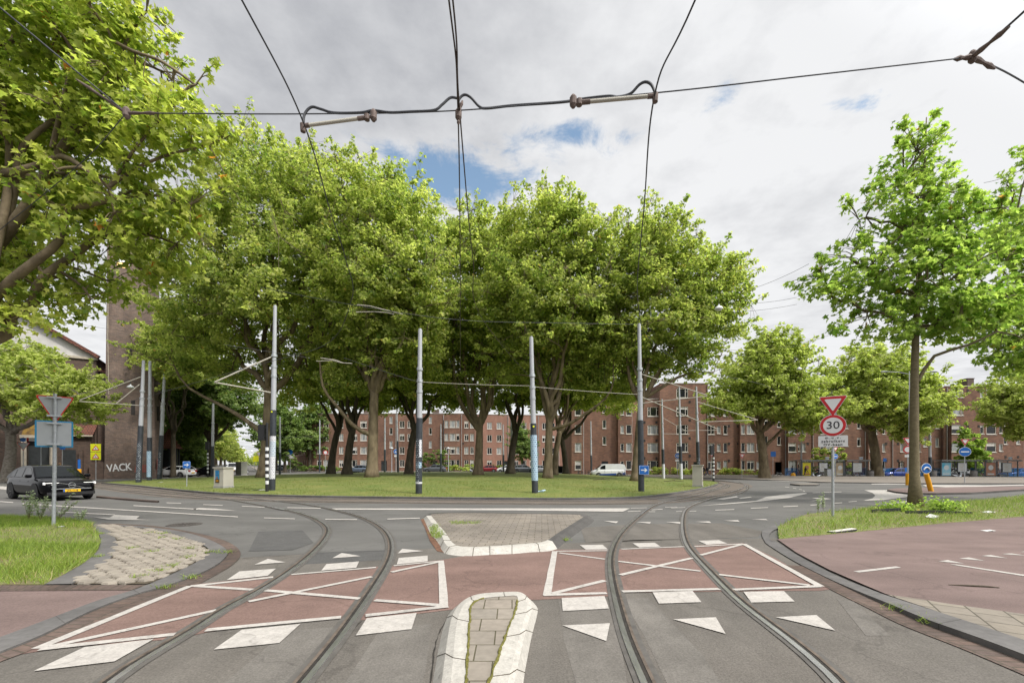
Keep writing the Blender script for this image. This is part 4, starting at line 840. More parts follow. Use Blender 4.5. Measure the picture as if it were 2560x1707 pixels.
# the big tree leaning in from the left edge, close to the camera
tree('plane_tree', 'big plane tree leaning in from the left edge close by, with a crooked pale limb', (-12.9, 9.6, 0.0), 0.25, (0.5, -0.2, 4.3),
     [(150, 130, 9.0, 230, 190), (330, 300, 8.8, 150, 110), (250, 480, 9.2, 150, 115), (60, 330, 9.5, 170, 150), (420, 440, 9.3, 85, 110), (60, 700, 9.4, 120, 75), (120, 640, 9.8, 120, 70), (-150, 300, 9.8, 260, 260), (380, 560, 9.8, 80, 80), (270, 650, 10.2, 90, 42), (440, 300, 9.0, 55, 60), (240, 60, 8.6, 130, 90), (-60, 560, 10.2, 120, 130)],
     330, 60, 0.132, 'palm', 'leaf_near', 'bark_plane', 'near street trees', 43, rc=0.60, K=7, sides=10, droop=0.25, shell=2.4, sprig=.35, spread=.62,
     limbs=[([(-70, 760, 9.4), (0, 662, 9.1), (60, 632, 9), (102, 598, 9), (128, 548, 9), (168, 505, 9), (215, 470, 9), (268, 455, 8.9)], .115, .05), ([(-20, 760, 9.3), (3, 620, 9), (12, 470, 9), (8, 330, 9), (24, 180, 9), (60, 40, 9)], .10, .04), ([(10, 400, 9), (70, 388, 8.9), (120, 350, 8.8), (180, 372, 8.7), (250, 430, 8.6)], .08, .03), ([(8, 390, 9), (90, 410, 9.2), (150, 400, 9.3), (230, 405, 9.3)], .07, .03), ([(120, 340, 8.8), (165, 180, 8.6), (185, 110, 8.6), (260, 95, 8.5)], .05, .02)])
# young tree on the right-hand verge
tree('young_plane_tree', 'slender young plane tree with one straight trunk on the right-hand verge', P(*S(2103, 1164), 0.04), 0.170, None,
     [(2125, 300, 16.3, 45, 50), (2110, 400, 16.3, 85, 75), (2080, 500, 16.3, 130, 70), (2160, 560, 16.2, 160, 80), (2040, 640, 16.2, 150, 80), (2200, 660, 16, 120, 90), (1920, 660, 16.2, 75, 50), (2130, 730, 16.2, 140, 60), (2260, 740, 16, 100, 75), (1960, 760, 16.4, 70, 30), (2210, 500, 16.5, 70, 60)],
     170, 34, 0.185, 'palm', 'leaf_young', 'bark_young', 'near street trees', 51, rc=0.72, K=12, leader=True, shell=2.0, droop=0.2, sprig=.4, spread=.75, trunk=[(2103, 1164, 16.3), (2100, 1060, 16.3), (2100, 900, 16.3), (2103, 780, 16.3), (2110, 640, 16.3), (2120, 480, 16.3), (2128, 270, 16.3)],
     limbs=[([(2108, 875, 16.3), (2150, 815, 16.2), (2200, 795, 16), (2290, 762, 15.8)], .07, .03)])
tree('young_plane_tree', 'young plane tree cut off by the right edge of the picture, leaves hanging lower', (24.6, 18.5, 0.04), 0.22, (0.0, 0, 4.2),
     [(2330, 560, 18, 90, 110), (2370, 720, 18, 110, 110), (2440, 520, 18.5, 130, 160), (2330, 830, 18.5, 80, 45), (2460, 740, 18.5, 140, 120)],
     150, 42, 0.195, 'palm', 'leaf_young', 'bark_young', 'near street trees', 52, rc=0.8, K=7, shell=2.0, droop=0.2, sprig=.4, spread=.75)
# street trees in the middle distance
G3 = 'yellow green plane trees along the roundabout'
tree('street_tree', 'yellow green plane tree with a scaly trunk in front of the church doors', at(14, 39, T), 0.42, None,
     [(60, 880, 37, 120, 65), (140, 930, 36, 90, 55), (-60, 870, 38, 110, 70), (190, 900, 36, 45, 45), (60, 830, 38, 70, 35)],
     200, 95, 0.25, 'kite', 'leaf_yellow', 'bark_scaly', G3, 61, sprig=.6, rc=0.95, K=6, trunk=[(18, 1083, 39), (25, 1040, 39), (24, 985, 39)])
tree('street_tree', 'yellow green plane tree in front of the five-storey brick flats, pale trunk', at(1757, 58, T), 0.62, None,
     [(1740, 870, 57, 85, 60), (1810, 910, 56, 85, 55), (1690, 930, 56, 65, 35), (1780, 830, 57, 60, 50), (1850, 960, 56, 60, 30), (1760, 800, 57, 40, 30)],
     210, 100, 0.38, 'kite', 'leaf_yellow', 'bark_plane', G3, 62, sprig=.6, rc=1.5, K=7, trunk=[(1757, 1098, 58), (1752, 1040, 58), (1745, 990, 58)], limbs=[([(1757, 1025, 58), (1785, 1000, 58), (1810, 970, 57), (1830, 940, 57)], .25, .08)])
tree('street_tree', 'yellow green plane tree right of the 30 sign, pale trunk behind the bus shelters', at(2016, 60, T), 0.62, None,
     [(1990, 880, 58, 90, 55), (2060, 930, 57, 95, 50), (1930, 940, 57, 65, 40), (2020, 840, 58, 65, 40), (2110, 900, 57, 55, 50), (2090, 980, 57, 55, 28)],
     210, 100, 0.38, 'kite', 'leaf_yellow', 'bark_plane', G3, 63, sprig=.6, rc=1.5, K=7, trunk=[(2018, 1100, 60), (2010, 1040, 60), (2000, 985, 60)])
tree('street_tree', 'yellow green plane tree at the right edge in front of the flats with the chimney', at(2380, 58, T), 0.55, (0, 0, 5.5),
     [(2330, 925, 56, 70, 35), (2400, 900, 56, 90, 60), (2300, 960, 56, 40, 25), (2460, 950, 56, 80, 50), (2360, 985, 56, 60, 22)],
     150, 95, 0.38, 'kite', 'leaf_yellow', 'bark_plane', G3, 64, sprig=.6, rc=1.5, K=6)
tree('conical_tree', 'small conical tree growing between the shelters and the brick flats at the right', at(2231, 66, T), 0.16, None,
     [(2222, 1000, 65.5, 12, 26), (2228, 1030, 65.5, 24, 28), (2236, 1060, 65.5, 32, 22), (2230, 1085, 65.5, 28, 14)], 60, 70, 0.36, 'kite', 'leaf_young', 'bark_dark', None, 65, rc=0.8, K=5, leader=True, trunk=[(2231, 1110, 66), (2230, 1050, 66), (2222, 985, 66)])
tree('street_tree', 'yellow green tree in front of the church tower above the three raked poles', at(398, 54, T), 0.30, (0, 0, 6.0),
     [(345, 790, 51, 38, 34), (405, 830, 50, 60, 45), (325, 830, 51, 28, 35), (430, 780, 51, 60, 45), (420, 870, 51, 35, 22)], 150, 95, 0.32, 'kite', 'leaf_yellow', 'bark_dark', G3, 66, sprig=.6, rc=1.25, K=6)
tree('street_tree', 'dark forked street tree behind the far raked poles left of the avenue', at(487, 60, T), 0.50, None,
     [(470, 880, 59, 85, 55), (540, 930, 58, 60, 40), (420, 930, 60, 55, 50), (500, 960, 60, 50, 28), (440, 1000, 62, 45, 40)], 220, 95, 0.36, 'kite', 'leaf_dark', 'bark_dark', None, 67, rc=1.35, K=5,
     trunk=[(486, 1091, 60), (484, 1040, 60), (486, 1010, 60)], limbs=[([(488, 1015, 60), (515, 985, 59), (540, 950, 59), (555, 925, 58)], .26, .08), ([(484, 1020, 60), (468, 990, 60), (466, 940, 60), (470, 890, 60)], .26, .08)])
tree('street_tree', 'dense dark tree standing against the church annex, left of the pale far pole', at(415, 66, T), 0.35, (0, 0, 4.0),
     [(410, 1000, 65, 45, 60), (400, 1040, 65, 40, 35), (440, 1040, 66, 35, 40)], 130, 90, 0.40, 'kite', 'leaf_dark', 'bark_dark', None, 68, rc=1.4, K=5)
# the avenue: one pattern tree per side, repeated down the street
av = tree('avenue_tree', 'first avenue tree on the left row past the dark forked tree', (-60.0, 84, 0), 0.40, (0, 0, 4.5), [(0, 0, 8, 4.2, 4.2, 4.6), (1, 1, 11, 3.0, 3, 3), (-1.5, -.5, 6, 3, 3, 2.2)], 110, 90, 0.46, 'kite', 'leaf_plane', 'bark_dark', 'avenue trees', 71, rc=1.4, K=6) if False else None
def av_tree(label, x, y, seed, lm, h=1.0):
    return tree('avenue_tree', label, (x, y, 0), 0.42, (0, 0, 4.5 * h), [(x, y, 8.5 * h, 4.4, 4.4, 4.2 * h), (x + 1, y + 1, 12 * h, 3.0, 3, 2.8 * h), (x - 1.5, y - .5, 6.2 * h, 3.2, 3, 2.0)], 110, 85, 0.48, 'kite', lm, 'bark_dark', 'avenue trees', seed, rc=1.4, K=6, world=True)
a_l = av_tree('nearest of the bright green trees on the left side of the avenue', -68.5, 93, 71, 'leaf_plane', .92)
a_r = av_tree('nearest tree of the right row of the avenue, just right of the pale forked trunk', -45.5, 96, 72, 'leaf_dark', 1.08)
ld = ['second', 'third', 'fourth', 'fifth', 'sixth', 'seventh', 'eighth', 'ninth', 'tenth', 'eleventh', 'twelfth', 'thirteenth']
for k in range(12):
    y = 108 + 15 * k * (1 + .09 * k)
    copy_tree(a_l, None, ld[k] + ' tree down the left row of the avenue', 'avenue trees', (-0.618 * y - 10.5 + random.uniform(-.6, .6), y, 0), k * 1.7 + .6, random.uniform(.95, 1.25))
    copy_tree(a_r, None, ld[k] + ' tree down the right row of the avenue', 'avenue trees', (-0.618 * y + 14.0 + random.uniform(-.6, .6), y + 4, 0), k * 2.1 + .4, random.uniform(.92, 1.15))
for k, (x, y, s_, lb) in enumerate([(24, 118, .9, 'green tree down the side street left of the corner flats'), (31, 128, 1.0, 'taller green tree further down the side street behind the corner flats'), (18, 108, .55, 'small round tree in front of the far pink brick wing'), (36, 140, 1.1, 'furthest green tree down the side street behind the corner flats')]):
    copy_tree(a_l, None, lb, 'side street trees', (x, y, 0), k * 1.3, s_)
for x, y, s_, lb in ((-44.8, 84, .72, 'dark small tree in front of the left end of the far flats'), (2.2, 91, .62, 'small tree in front of the pink wing left of the third pole'), (-55.5, 100, 1.05, 'tall tree closing the right side of the avenue gap')):
    copy_tree(a_r, None, lb, 'street trees by the far flats', (x, y, 0), x, s_)
cl = np.array([(-0.618 * y + c + rng.normal(0, 2.0), y, rng.uniform(2, 13)) for c in (-10, 14) for y in rng.uniform(330, 620, 130)] + [(-0.618 * 640 + rng.uniform(-30, 30), 640 + rng.uniform(0, 30), rng.uniform(1, 13)) for _ in range(90)])
fo = make_leaves('distant_foliage', cl, 4.5, 40, 1.9, 'kite', MATS['leaf_plane'], rng, np.array([-300, 450, 0]), None); fo['kind'] = 'stuff'
# hedges and shrubs along the fronts of the flats
def shrub(label, x, y, z, rx, ry, h, n, lm='leaf_plane', size=0.22, group='shrubs along the flats'):
    r = np.random.default_rng(int(abs(x) * 13 + y)); t = thing('shrub', label, 'shrub', (x, y, z), 0, group)
    c = np.stack([r.uniform(-rx, rx, n), r.uniform(-ry, ry, n), r.uniform(.1, 1, n) * h], 1); c[:, 2] *= np.clip(1.15 - (c[:, 0] / rx) ** 2 * .5, .3, 1)
    mb = MB()
    for q in c: mb.tube([(q[0] * .5, q[1] * .5, -.05), tuple(q)], [.03, .01], 4, caps=False)
    mb.build('stems', MATS['bark_dark'], t); make_leaves('foliage', c, 0.42, 45, size, 'kite', MATS[lm], r, np.array([0, 0, -1.0]), t)
for x, Y, rx, h, n, lb in ((1632, 68.6, 2.2, 1.5, 30, 'bright green shrub at the foot of the flats right of the van'), (1690, 68.6, 2.0, 1.3, 26, 'shrub at the foot of the flats beside the striped post of the far pole pair'), (1728, 68.6, 1.6, 1.6, 22, 'shrub behind the beige cabinet on the right'), (1828, 68.6, 2.4, 1.3, 30, 'broad low shrub under the bay windows left of the pale plane trunk'), (1880, 68.6, 2.4, .9, 20, 'thin shrub just left of the pale plane trunk')):
    X = (x * 1.0 - CX) / F * Y; shrub(lb, X, Y, T(X, Y) + .05, rx, .7, h, n)
for px, Y, rx, h, n, lb, lm in ((1148, 93, 5.2, 1.35, 70, 'long clipped hedge below the far flats between the two poles', 'leaf_plane'), (1245, 93, 2.6, 1.4, 40, 'hedge below the far flats right of the wide V tree', 'leaf_plane'), (1090, 92, 3.2, 4.6, 70, 'tall dark bush in front of the far flats beside the second pole', 'leaf_dark'), (795, 92, 4.5, 1.3, 60, 'hedge at the left end of the far flats', 'leaf_dark'), (735, 91, 1.4, 2.5, 22, 'bush at the corner of the far flats by the avenue', 'leaf_dark')):
    X = (px - CX) / F * Y; shrub(lb, X, Y, .08, rx, .9, h, n, lm, .30)
X = (2080 - CX) / F * 66; shrub('tall rounded bush behind the first bus shelter right of the 30 sign', X, 66.5, T(X, 66), 3.0, 1.2, 4.6, 70, 'leaf_plane', .3)
# stalky weeds at the left sign post
def weed(label, x, y, z, n, h, w, group):
    r = np.random.default_rng(int(abs(x * 100))); t = thing('tall_weed', label, 'plant', (x, y, z), 0, group); mb = MB(); cs = []
    for k in range(n):
        a = r.uniform(0, 6.28); tip = np.array([math.cos(a) * w * r.uniform(.3, 1), math.sin(a) * w * .7, h * r.uniform(.6, 1)]); mid = tip * .5 + np.array([0, 0, .12 * h])
        q = bez(np.zeros(3), mid, tip, 8); mb.tube(q, list(np.linspace(.006, .002, 8)), 4, caps=False); cs += [p for p in q[2:]]
    mb.build('stems', mat('weed_stem', (.16, .14, .05), .9), t); make_leaves('foliage', np.array(cs), .06, 8, .040, 'kite', MATS['weed_leaf'], r, np.array([0, 0, -.5]), t)
leafmat('weed_leaf', (.20, .26, .13), (.42, .48, .30), (.38, .36, .22), .3, .03)
for px, py, n, h, w, lb in ((R1(235, 240)[0], 1301, 9, .85, .26, 'stalky grey green weed left of the give way sign post, leftmost of the three'), (R1(330, 240)[0], 1303, 9, .80, .24, 'stalky grey green weed nearest the left sign post'), (R1(470, 240)[0], 1300, 7, .75, .55, 'sprawling grey green weed whose stems lean right of the left sign post'), (R1(660, 240)[0], 1305, 5, .38, .15, 'short leafy green weed at the tip of the left verge')):
    p = P(px, py, .036); weed(lb, *p, n, h, w, 'weeds by the left sign')
for px, py, n, h, lb in ((2045, 1281, 3, .55, 'dry brown weed stalk left of the 30 sign post'), (2058, 1277, 3, .65, 'taller dry brown weed stalk beside the 30 sign post')):
    p = P(px, py, .04); weed(lb, *p, n, h, .08, 'dry weeds on the right verge')
for px, py, rx, h, lb in ((2240, 1276, .38, .22, 'low leafy plants at the foot of the young tree'), (2355, 1278, .42, .40, 'tuft of taller green weeds right of the young tree')):
    p = P(px, py, .04); shrub(lb, *p, rx * .8, .25, h * .7, 16, 'leaf_young', .09, 'verge plants by the young tree')
# ------------------------------------------------------------------ buildings
brickmat('brick_red', (0.240, 0.122, 0.080), (0.150, 0.082, 0.060), (0.20, 0.14, 0.11), 0.44, 0.13, 0.016, uv=False, wall=True, stain=0.17)
brickmat('brick_pink', (0.33, 0.175, 0.125), (0.29, 0.15, 0.11), (0.28, 0.19, 0.15), 0.22, 0.065, 0.009, uv=False, wall=True, stain=0.12)  # far wing's sunlit tone is put into this brick colour; side-street row shares it
brickmat('brick_brown', (0.200, 0.138, 0.108), (0.120, 0.090, 0.078), (0.17, 0.14, 0.12), 0.42, 0.13, 0.018, uv=False, wall=True, stain=0.22)
brickmat('brick_dark', (0.135, 0.086, 0.068), (0.085, 0.060, 0.050), (0.11, 0.09, 0.075), 0.42, 0.13, 0.018, uv=False, wall=True, stain=0.2)
brickmat('plaster_pink', (0.46, 0.32, 0.26), (0.42, 0.29, 0.24), (0.42, 0.3, 0.25), 0.5, 0.2, 0.004, uv=False, wall=True, stain=0.15)
brickmat('roof_tile', (0.205, 0.078, 0.052), (0.150, 0.066, 0.050), (0.06, 0.035, 0.03), 0.30, 0.26, 0.035, uv=False, wall=True, stain=0.2)
mat('window_frame', (0.66, 0.62, 0.54), 0.55, var=0.08, scale=2); mat('sill_stone', (0.60, 0.57, 0.52), 0.8, var=0.12, scale=3)
glassmat('pane_dark', (0.022, 0.024, 0.026)); mat('pane_curtain', (0.30, 0.31, 0.31), 0.25, var=0.5, scale=1.6, aniso=(6, 6, .3), spec=0.7)
mat('pipe_grey', (0.36, 0.33, 0.31), 0.6, var=0.15); mat('vent_dark', (0.035, 0.03, 0.028), 0.9); mat('door_dark', (0.03, 0.034, 0.036), 0.5, var=0.3); mat('parapet', (0.42, 0.38, 0.34), 0.8, var=0.12)
mat('gable_pale', (0.52, 0.50, 0.48), 0.85, var=0.12, scale=1.2); mat('mosaic', (0.42, 0.26, 0.05), 0.6, scale=2.4, col2=(0.12, 0.07, 0.04)); mat('stone_pale', (0.42, 0.37, 0.30), 0.85, var=0.18, scale=2)
mat('graffiti_white', (0.72, 0.72, 0.72), 0.7, var=0.05); mat('graffiti_red', (0.34, 0.09, 0.075), 0.8, scale=3, col2=(0.16, 0.075, 0.06)); mat('roof_dark', (0.10, 0.09, 0.085), 0.9, var=0.2)
WPROTO = {}
def wall_cells(mb, x0, x1, z0, z1, y, holes, m=0, depth=0.16):
    X = sorted({x0, x1} | {v for h in holes for v in h[:2]}); Z = sorted({z0, z1} | {v for h in holes for v in h[2:]})
    for i in range(len(X) - 1):
        for j in range(len(Z) - 1):
            cx, cz = (X[i] + X[i + 1]) / 2, (Z[j] + Z[j + 1]) / 2
            if any(h[0] < cx < h[1] and h[2] < cz < h[3] for h in holes): continue
            mb.face([(X[i], y, Z[j]), (X[i + 1], y, Z[j]), (X[i + 1], y, Z[j + 1]), (X[i], y, Z[j + 1])], m)
    for a, b, c, d in holes:
        e = y + depth
        for q in ([(a, y, c), (a, y, d), (a, e, d), (a, e, c)], [(b, y, d), (b, y, c), (b, e, c), (b, e, d)], [(a, y, d), (b, y, d), (b, e, d), (a, e, d)], [(b, y, c), (a, y, c), (a, e, c), (b, e, c)]): mb.face(q, m)
def window(parent, x, y, z, w, h, panes, curtain):
    key = (round(w, 2), round(h, 2), panes, curtain)
    if key not in WPROTO:
        mb = MB(); f = 0.085 if w > .8 else 0.07
        mb.box(-w / 2, -w / 2 + f, .04, .15, -h / 2, h / 2).box(w / 2 - f, w / 2, .04, .15, -h / 2, h / 2).box(-w / 2 + f, w / 2 - f, .04, .15, h / 2 - f, h / 2).box(-w / 2 + f, w / 2 - f, .04, .15, -h / 2, -h / 2 + f)
        if panes == 3:
            for s in (-1, 1): mb.box(s * w * .27 - .035, s * w * .27 + .035, .05, .14, -h / 2 + f, h / 2 - f)
            for s in (-1, 1):
                a, b = sorted((s * w * .27 + s * .035, s * (w / 2 - f))); mb.box(a, b, .055, .135, h * .18, h * .18 + .045)
        elif panes == 2: mb.box(-.035, .035, .05, .14, -h / 2 + f, h / 2 - f)
        o = mb.build('window', MATS['window_frame'], parent)
        pb = MB(); pb.face([(-w / 2 + .02, .11, -h / 2 + .02), (w / 2 - .02, .11, -h / 2 + .02), (w / 2 - .02, .11, h / 2 - .02), (-w / 2 + .02, .11, h / 2 - .02)]); pb.build('pane', MATS['pane_curtain' if curtain else 'pane_dark'], o)
        sb = MB(); sb.box(-w / 2 - .06, w / 2 + .06, -.07, .03, -h / 2 - .10, -h / 2 - .003); sb.build('sill', MATS['sill_stone'], o)
        WPROTO[key] = (o.data, [c.data for c in (o.children)])
    else:
        d, ch = WPROTO[key]; o = bpy.data.objects.new('window', d); COL.objects.link(o); o.parent = parent
        for c in ch: q = bpy.data.objects.new(c.name.split('.')[0], c); COL.objects.link(q); q.parent = o
    o.location = (x, y, z)
    k = (int(x * 37) * 31 + int(z * 53) * 17) % 10
    if k < 4 and not curtain and w > .5:                  # roller blinds drawn to different heights
        bb = MB(); f = (.22, .38, .5, .3)[k]; bb.face([(-w / 2 + .06, .104, h / 2 - h * f), (w / 2 - .06, .104, h / 2 - h * f), (w / 2 - .06, .104, h / 2 - .05), (-w / 2 + .06, .104, h / 2 - .05)]); bb.build('blind', MATS['sill_stone' if k % 2 else 'gable_pale'], o)
    return o
def building(name, label, loc, rotz, Wd, Dp, H, wins, m, bays=(), pipes=(), vents=(), doors=(), chimneys=(), parapet=True, group=None, cat='building', base=-0.5, ends=True):
    t = thing(name, label, cat, loc, rotz, group); wb = MB(); rr = random.Random(int(abs(loc[0] * 10) + Wd))
    def inbay(x): return next((b for b in bays if b[0] < x < b[1]), None)
    H0 = [(x - w / 2, x + w / 2, z - h / 2, z + h / 2) for x, z, w, h, k in wins if not inbay(x)] + [(x - w / 2, x + w / 2, base, z) for x, w, z in doors]
    wall_cells(wb, 0, Wd, base, H, 0, H0)
    wb.face([(Wd, 0, base), (Wd, Dp, base), (Wd, Dp, H), (Wd, 0, H)]); wb.face([(0, Dp, base), (0, 0, base), (0, 0, H), (0, Dp, H)]); wb.face([(Wd, Dp, base), (0, Dp, base), (0, Dp, H), (Wd, Dp, H)])
    wb.build('wall', MATS[m], t)
    rb = MB(); rb.box(.02, Wd - .02, .02, Dp - .02, H - .3, H - .02); rf = rb.build('roof', MATS['roof_dark'], t)
    if parapet: pb = MB(); pb.box(-.06, Wd + .06, -.08, .22, H, H + .12); pb.build('coping', MATS['parapet'], rf)
    for x, w, d, h in chimneys: cb = MB(); cb.box(x - w / 2, x + w / 2, d, d + 1.1, H - .02, H + h); cb.box(x - w / 2 - .06, x + w / 2 + .06, d - .06, d + 1.16, H + h, H + h + .12); cb.build('chimney', MATS['brick_brown'], rf)
    for b in bays:
        x0, x1, pr, z0, z1 = b[:5]; mb = MB(); hl = [(x - w / 2, x + w / 2, z - h / 2, z + h / 2) for x, z, w, h, k in wins if x0 < x < x1]
        wall_cells(mb, x0, x1, z0, z1, -pr, hl); mb.face([(x1, -pr, z0), (x1, 0, z0), (x1, 0, z1), (x1, -pr, z1)]); mb.face([(x0, 0, z0), (x0, -pr, z0), (x0, -pr, z1), (x0, 0, z1)]); mb.face([(x0, -pr, z1), (x1, -pr, z1), (x1, 0, z1), (x0, 0, z1)]); mb.face([(x0, 0, z0), (x1, 0, z0), (x1, -pr, z0), (x0, -pr, z0)])
        mb.build('bay', MATS[b[5] if len(b) > 5 else m], t)
    for x, z, w, h, k in wins:
        b = inbay(x); window(t, x, -b[2] if b else 0, z, w, h, k, rr.random() < 0.33)
    for x, w, z in doors:
        db = MB(); db.box(x - w / 2, x + w / 2, .12, .18, base, z); db.box(x - w / 2, x + w / 2, .05, .12, z - .5, z - .42); db.build('door', MATS['door_dark'], t)
    for x in pipes: pb = MB(); pb.tube([(x, -.10, base), (x, -.10, H - .2)], .07, 8); pb.build('drainpipe', MATS['pipe_grey'], t)
    for x, z in vents: vb = MB(); vb.box(x - .17, x + .17, -.03, .1, z - .2, z + .2); vb.build('vent', MATS['vent_dark'], t)
    return t
# the long block of flats on the right, in four steps of height
YB = 70.0; K4 = F / YB
def x4(x): return (1400 + x / 3.675 - CX) / K4
def x5(x): return (1920 + x / 3.675 - CX) / K4
ZB = -0.38; rows = [1.5 - ZB, 4.38 - ZB, 7.3 - ZB, 10.28 - ZB, 13.2 - ZB]
def cols(x0, lst, conv, nrow): return [(conv(x) - x0, rows[r], w, h, k) for x, w, h, k in lst for r in range(nrow)]
GB = 'steps of the long brick block of flats'
xa = x4(100)
building('apartment_building', 'left corner step of the brick flats, four storeys, behind the white van', (xa, YB, ZB), 0, x4(903) - xa, 11, 12.3 - ZB,
         cols(xa, [(160, 1.05, 1.45, 1), (562, .55, 1.25, 1), (622, .9, 1.45, 1), (858, 1.9, 1.5, 3)], x4, 4) + [(x4(408) - xa, z, .6, 1.35, 1) for z in (5.9, 8.6, 11.1)], 'brick_red',
         bays=[(0.02, x4(206) - xa, .8, -.5, 12.2, 'brick_red'), (x4(525) - xa, x4(652) - xa, .7, -.5, 12.1, 'brick_red')], pipes=[x4(215) - xa, x4(660) - xa], vents=[(x4(775) - xa, z) for z in (3.0, 5.9, 8.9)] + [(x4(920) - xa - .6, z) for z in (3.0, 5.9, 8.9)], doors=[(x4(412) - xa, 1.1, 2.5)], group=GB)
xb = x4(905)
building('apartment_building', 'tall five-storey step of the brick flats behind the poles with the grey cabinet', (xb, YB - .6, ZB), 0, x4(1345) - xb, 12, 14.75 - ZB, cols(xb, [(1110, 1.9, 1.5, 3)], x4, 5), 'brick_red',
         pipes=[x4(1338) - xb], vents=[(x4(1178) - xb, r - 1.5 + 3) for r in rows[:4]], doors=[(x4(1240) - xb, 1.0, 2.4)], group=GB)
xc = x4(1346)
building('apartment_building', 'long four-storey middle step of the brick flats behind the plane trees and shelters', (xc, YB, ZB), 0, x5(1598) - xc, 11, 12.0 - ZB,
         cols(xc, [(1388, 1.15, 1.5, 2), (1460, .62, 1.2, 1), (1520, .66, 1.5, 1), (1665, .62, 1.5, 1), (1735, 1.25, 1.5, 2), (1806, .62, 1.2, 1), (2113, 1.3, 1.5, 1), (2190, .55, 1.2, 1), (2240, .6, 1.4, 1)], x4, 4)
         + cols(xc, [(497, .55, 1.5, 1), (570, 1.2, 1.5, 2), (640, .55, 1.5, 1), (940, 1.3, 1.5, 1), (1064, .5, 1.4, 1), (1230, .55, 1.4, 1), (1390, .5, 1.4, 1)], x5, 4)
         + [(x4(1893) - xc, z, .6, 1.4, 1) for z in (3.0, 5.9, 8.8, 11.2)] + [(x4(2012) - xc, z, .6, 1.4, 1) for z in (5.9, 8.8, 11.0)] + [(x5(720) - xc, z, .6, 1.4, 1) for z in (5.7, 8.6, 11.0)] + [(x5(835) - xc, z, .6, 1.4, 1) for z in (5.7, 8.6)] + [(x5(1445) - xc, z, .6, 1.4, 1) for z in (5.6, 8.6)] + [(x5(1555) - xc, z, .6, 1.4, 1) for z in (5.6, 8.6)],
         'brick_red', bays=[(x4(1638) - xc, x4(1830) - xc, .55, -.5, 11.6), (x4(2075) - xc, x4(2165) - xc, .6, -.5, 11.6), (x5(895) - xc, x5(985) - xc, .6, 2.6, 11.6)], pipes=[x4(1850) - xc, x4(2070) - xc, x5(410) - xc, x5(890) - xc, x5(1140) - xc],
         vents=[(x4(x) - xc, z) for x in (1552, 1636) for z in (2.6, 5.4, 8.3)] + [(x5(x) - xc, z) for x in (365, 1085, 1195) for z in (2.6, 5.4, 8.3)], doors=[(x4(2005) - xc, 1.2, 2.4), (x5(100) - xc, 1.1, 2.4), (x5(1225) - xc, 1.0, 2.4)], chimneys=[(x4(2300) - xc, 1.5, 2.0, 2.0), (x5(1120) - xc, 1.6, 3.0, 1.2)], group=GB)
xd = x5(1600)
building('apartment_building', 'rightmost step of the brick flats, five storeys with a tall chimney', (xd, YB - .5, ZB), 0, 34, 12, 14.3 - ZB,
         [(x, z, w, h, k) for x, z, w, h, k in cols(xd, [(1665, 1.5, 1.5, 1), (1750, .6, 1.3, 1), (1935, .6, 1.4, 1), (2020, 1.6, 1.5, 1), (2108, .6, 1.2, 1), (2345, .9, 1.5, 1), (2450, .6, 1.3, 1), (2560, 1.5, 1.5, 2)], x5, 5)] + [(x5(2150) - xd, z, .6, 1.4, 1) for z in (6.0, 9.0, 12.0)] + [(x5(2265) - xd, z, .6, 1.4, 1) for z in (6.0, 9.0)],
         'brick_red', bays=[(x5(1625) - xd, x5(1712) - xd, .6, 2.7, 14.0)], pipes=[x5(1612) - xd], vents=[(x5(x) - xd, z) for x in (1805, 1905) for z in (5.3, 8.2, 11.1, 14.0)] + [(x5(2150) - xd, 3.2), (x5(2265) - xd, 3.2)], doors=[(x5(1450) - xd + 3, 1.2, 2.4)], chimneys=[(x5(1830) - xd, 1.05, -.05, 1.25)], group=GB)
# the flats across the roundabout, behind the lawn trees
YF = 96.0; KF = F / YF
def xf(s): return (s - CX) / KF
frows = [1.83, 4.75, 7.7, 10.6]
def fcols(x0, lst, dz=0): return [(xf(s) - x0, z + dz, w, 1.55, k) for s, w, k in lst for z in frows]
x0 = xf(772)
building('apartment_building', 'dark red brick flats across the lawn behind the tree trunks', (x0, YF, 0), 0, xf(1187) - x0, 11, 13.0,
         fcols(x0, [(798.4, 1.05, 2), (815, 1.15, 2), (853, .95, 2), (884.6, 1.5, 3), (909, 1.5, 3), (1005, 1.1, 2), (1024, .9, 2), (1117.7, .8, 2), (1133, 1.3, 3), (1146, .7, 1), (1166, .9, 2), (1180, .85, 2)]) + [(xf(s) - x0, z, .65, 1.5, 1) for s in (977.6, 1076) for z in (6.1, 9.1, 11.6)],
         'brick_red', bays=[(xf(1112) - x0, xf(1151) - x0, .9, -.5, 11.9, 'brick_red')], pipes=[xf(s) - x0 for s in (923, 990, 1056, 1109, 1154)], vents=[(xf(1093) - x0, 4), (xf(1158) - x0, 6.3)], doors=[(xf(960) - x0, 1.3, 2.4), (xf(1086) - x0, 1.3, 2.4)], chimneys=[(12, 1.4, 3, 1.2), (28, 1.4, 3, 1.2)], group='flats across the lawn')
x0 = (1190 - CX) / F * 101
building('apartment_building', 'far flats wing in brick coloured sunlit pink, seen around the third tram pole', (x0, 101, 0), R(6), 25.5, 11, 13.4,
         [(x, z, w, 1.55, k) for x, w, k in ((3.2, 1.15, 2), (5.5, 1.15, 2), (9.6, 1.0, 2), (11.4, 1.4, 3), (13.4, 1.0, 2), (16.5, 1.2, 2), (18.4, 1.2, 2), (21.5, 1.2, 2), (23.5, 1.2, 2)) for z in (1.8, 4.8, 7.8, 10.8)], 'brick_pink', pipes=[1.0, 7.6, 15.0, 20.0], doors=[(7.2, 1.2, 2.4)], group='flats across the lawn')
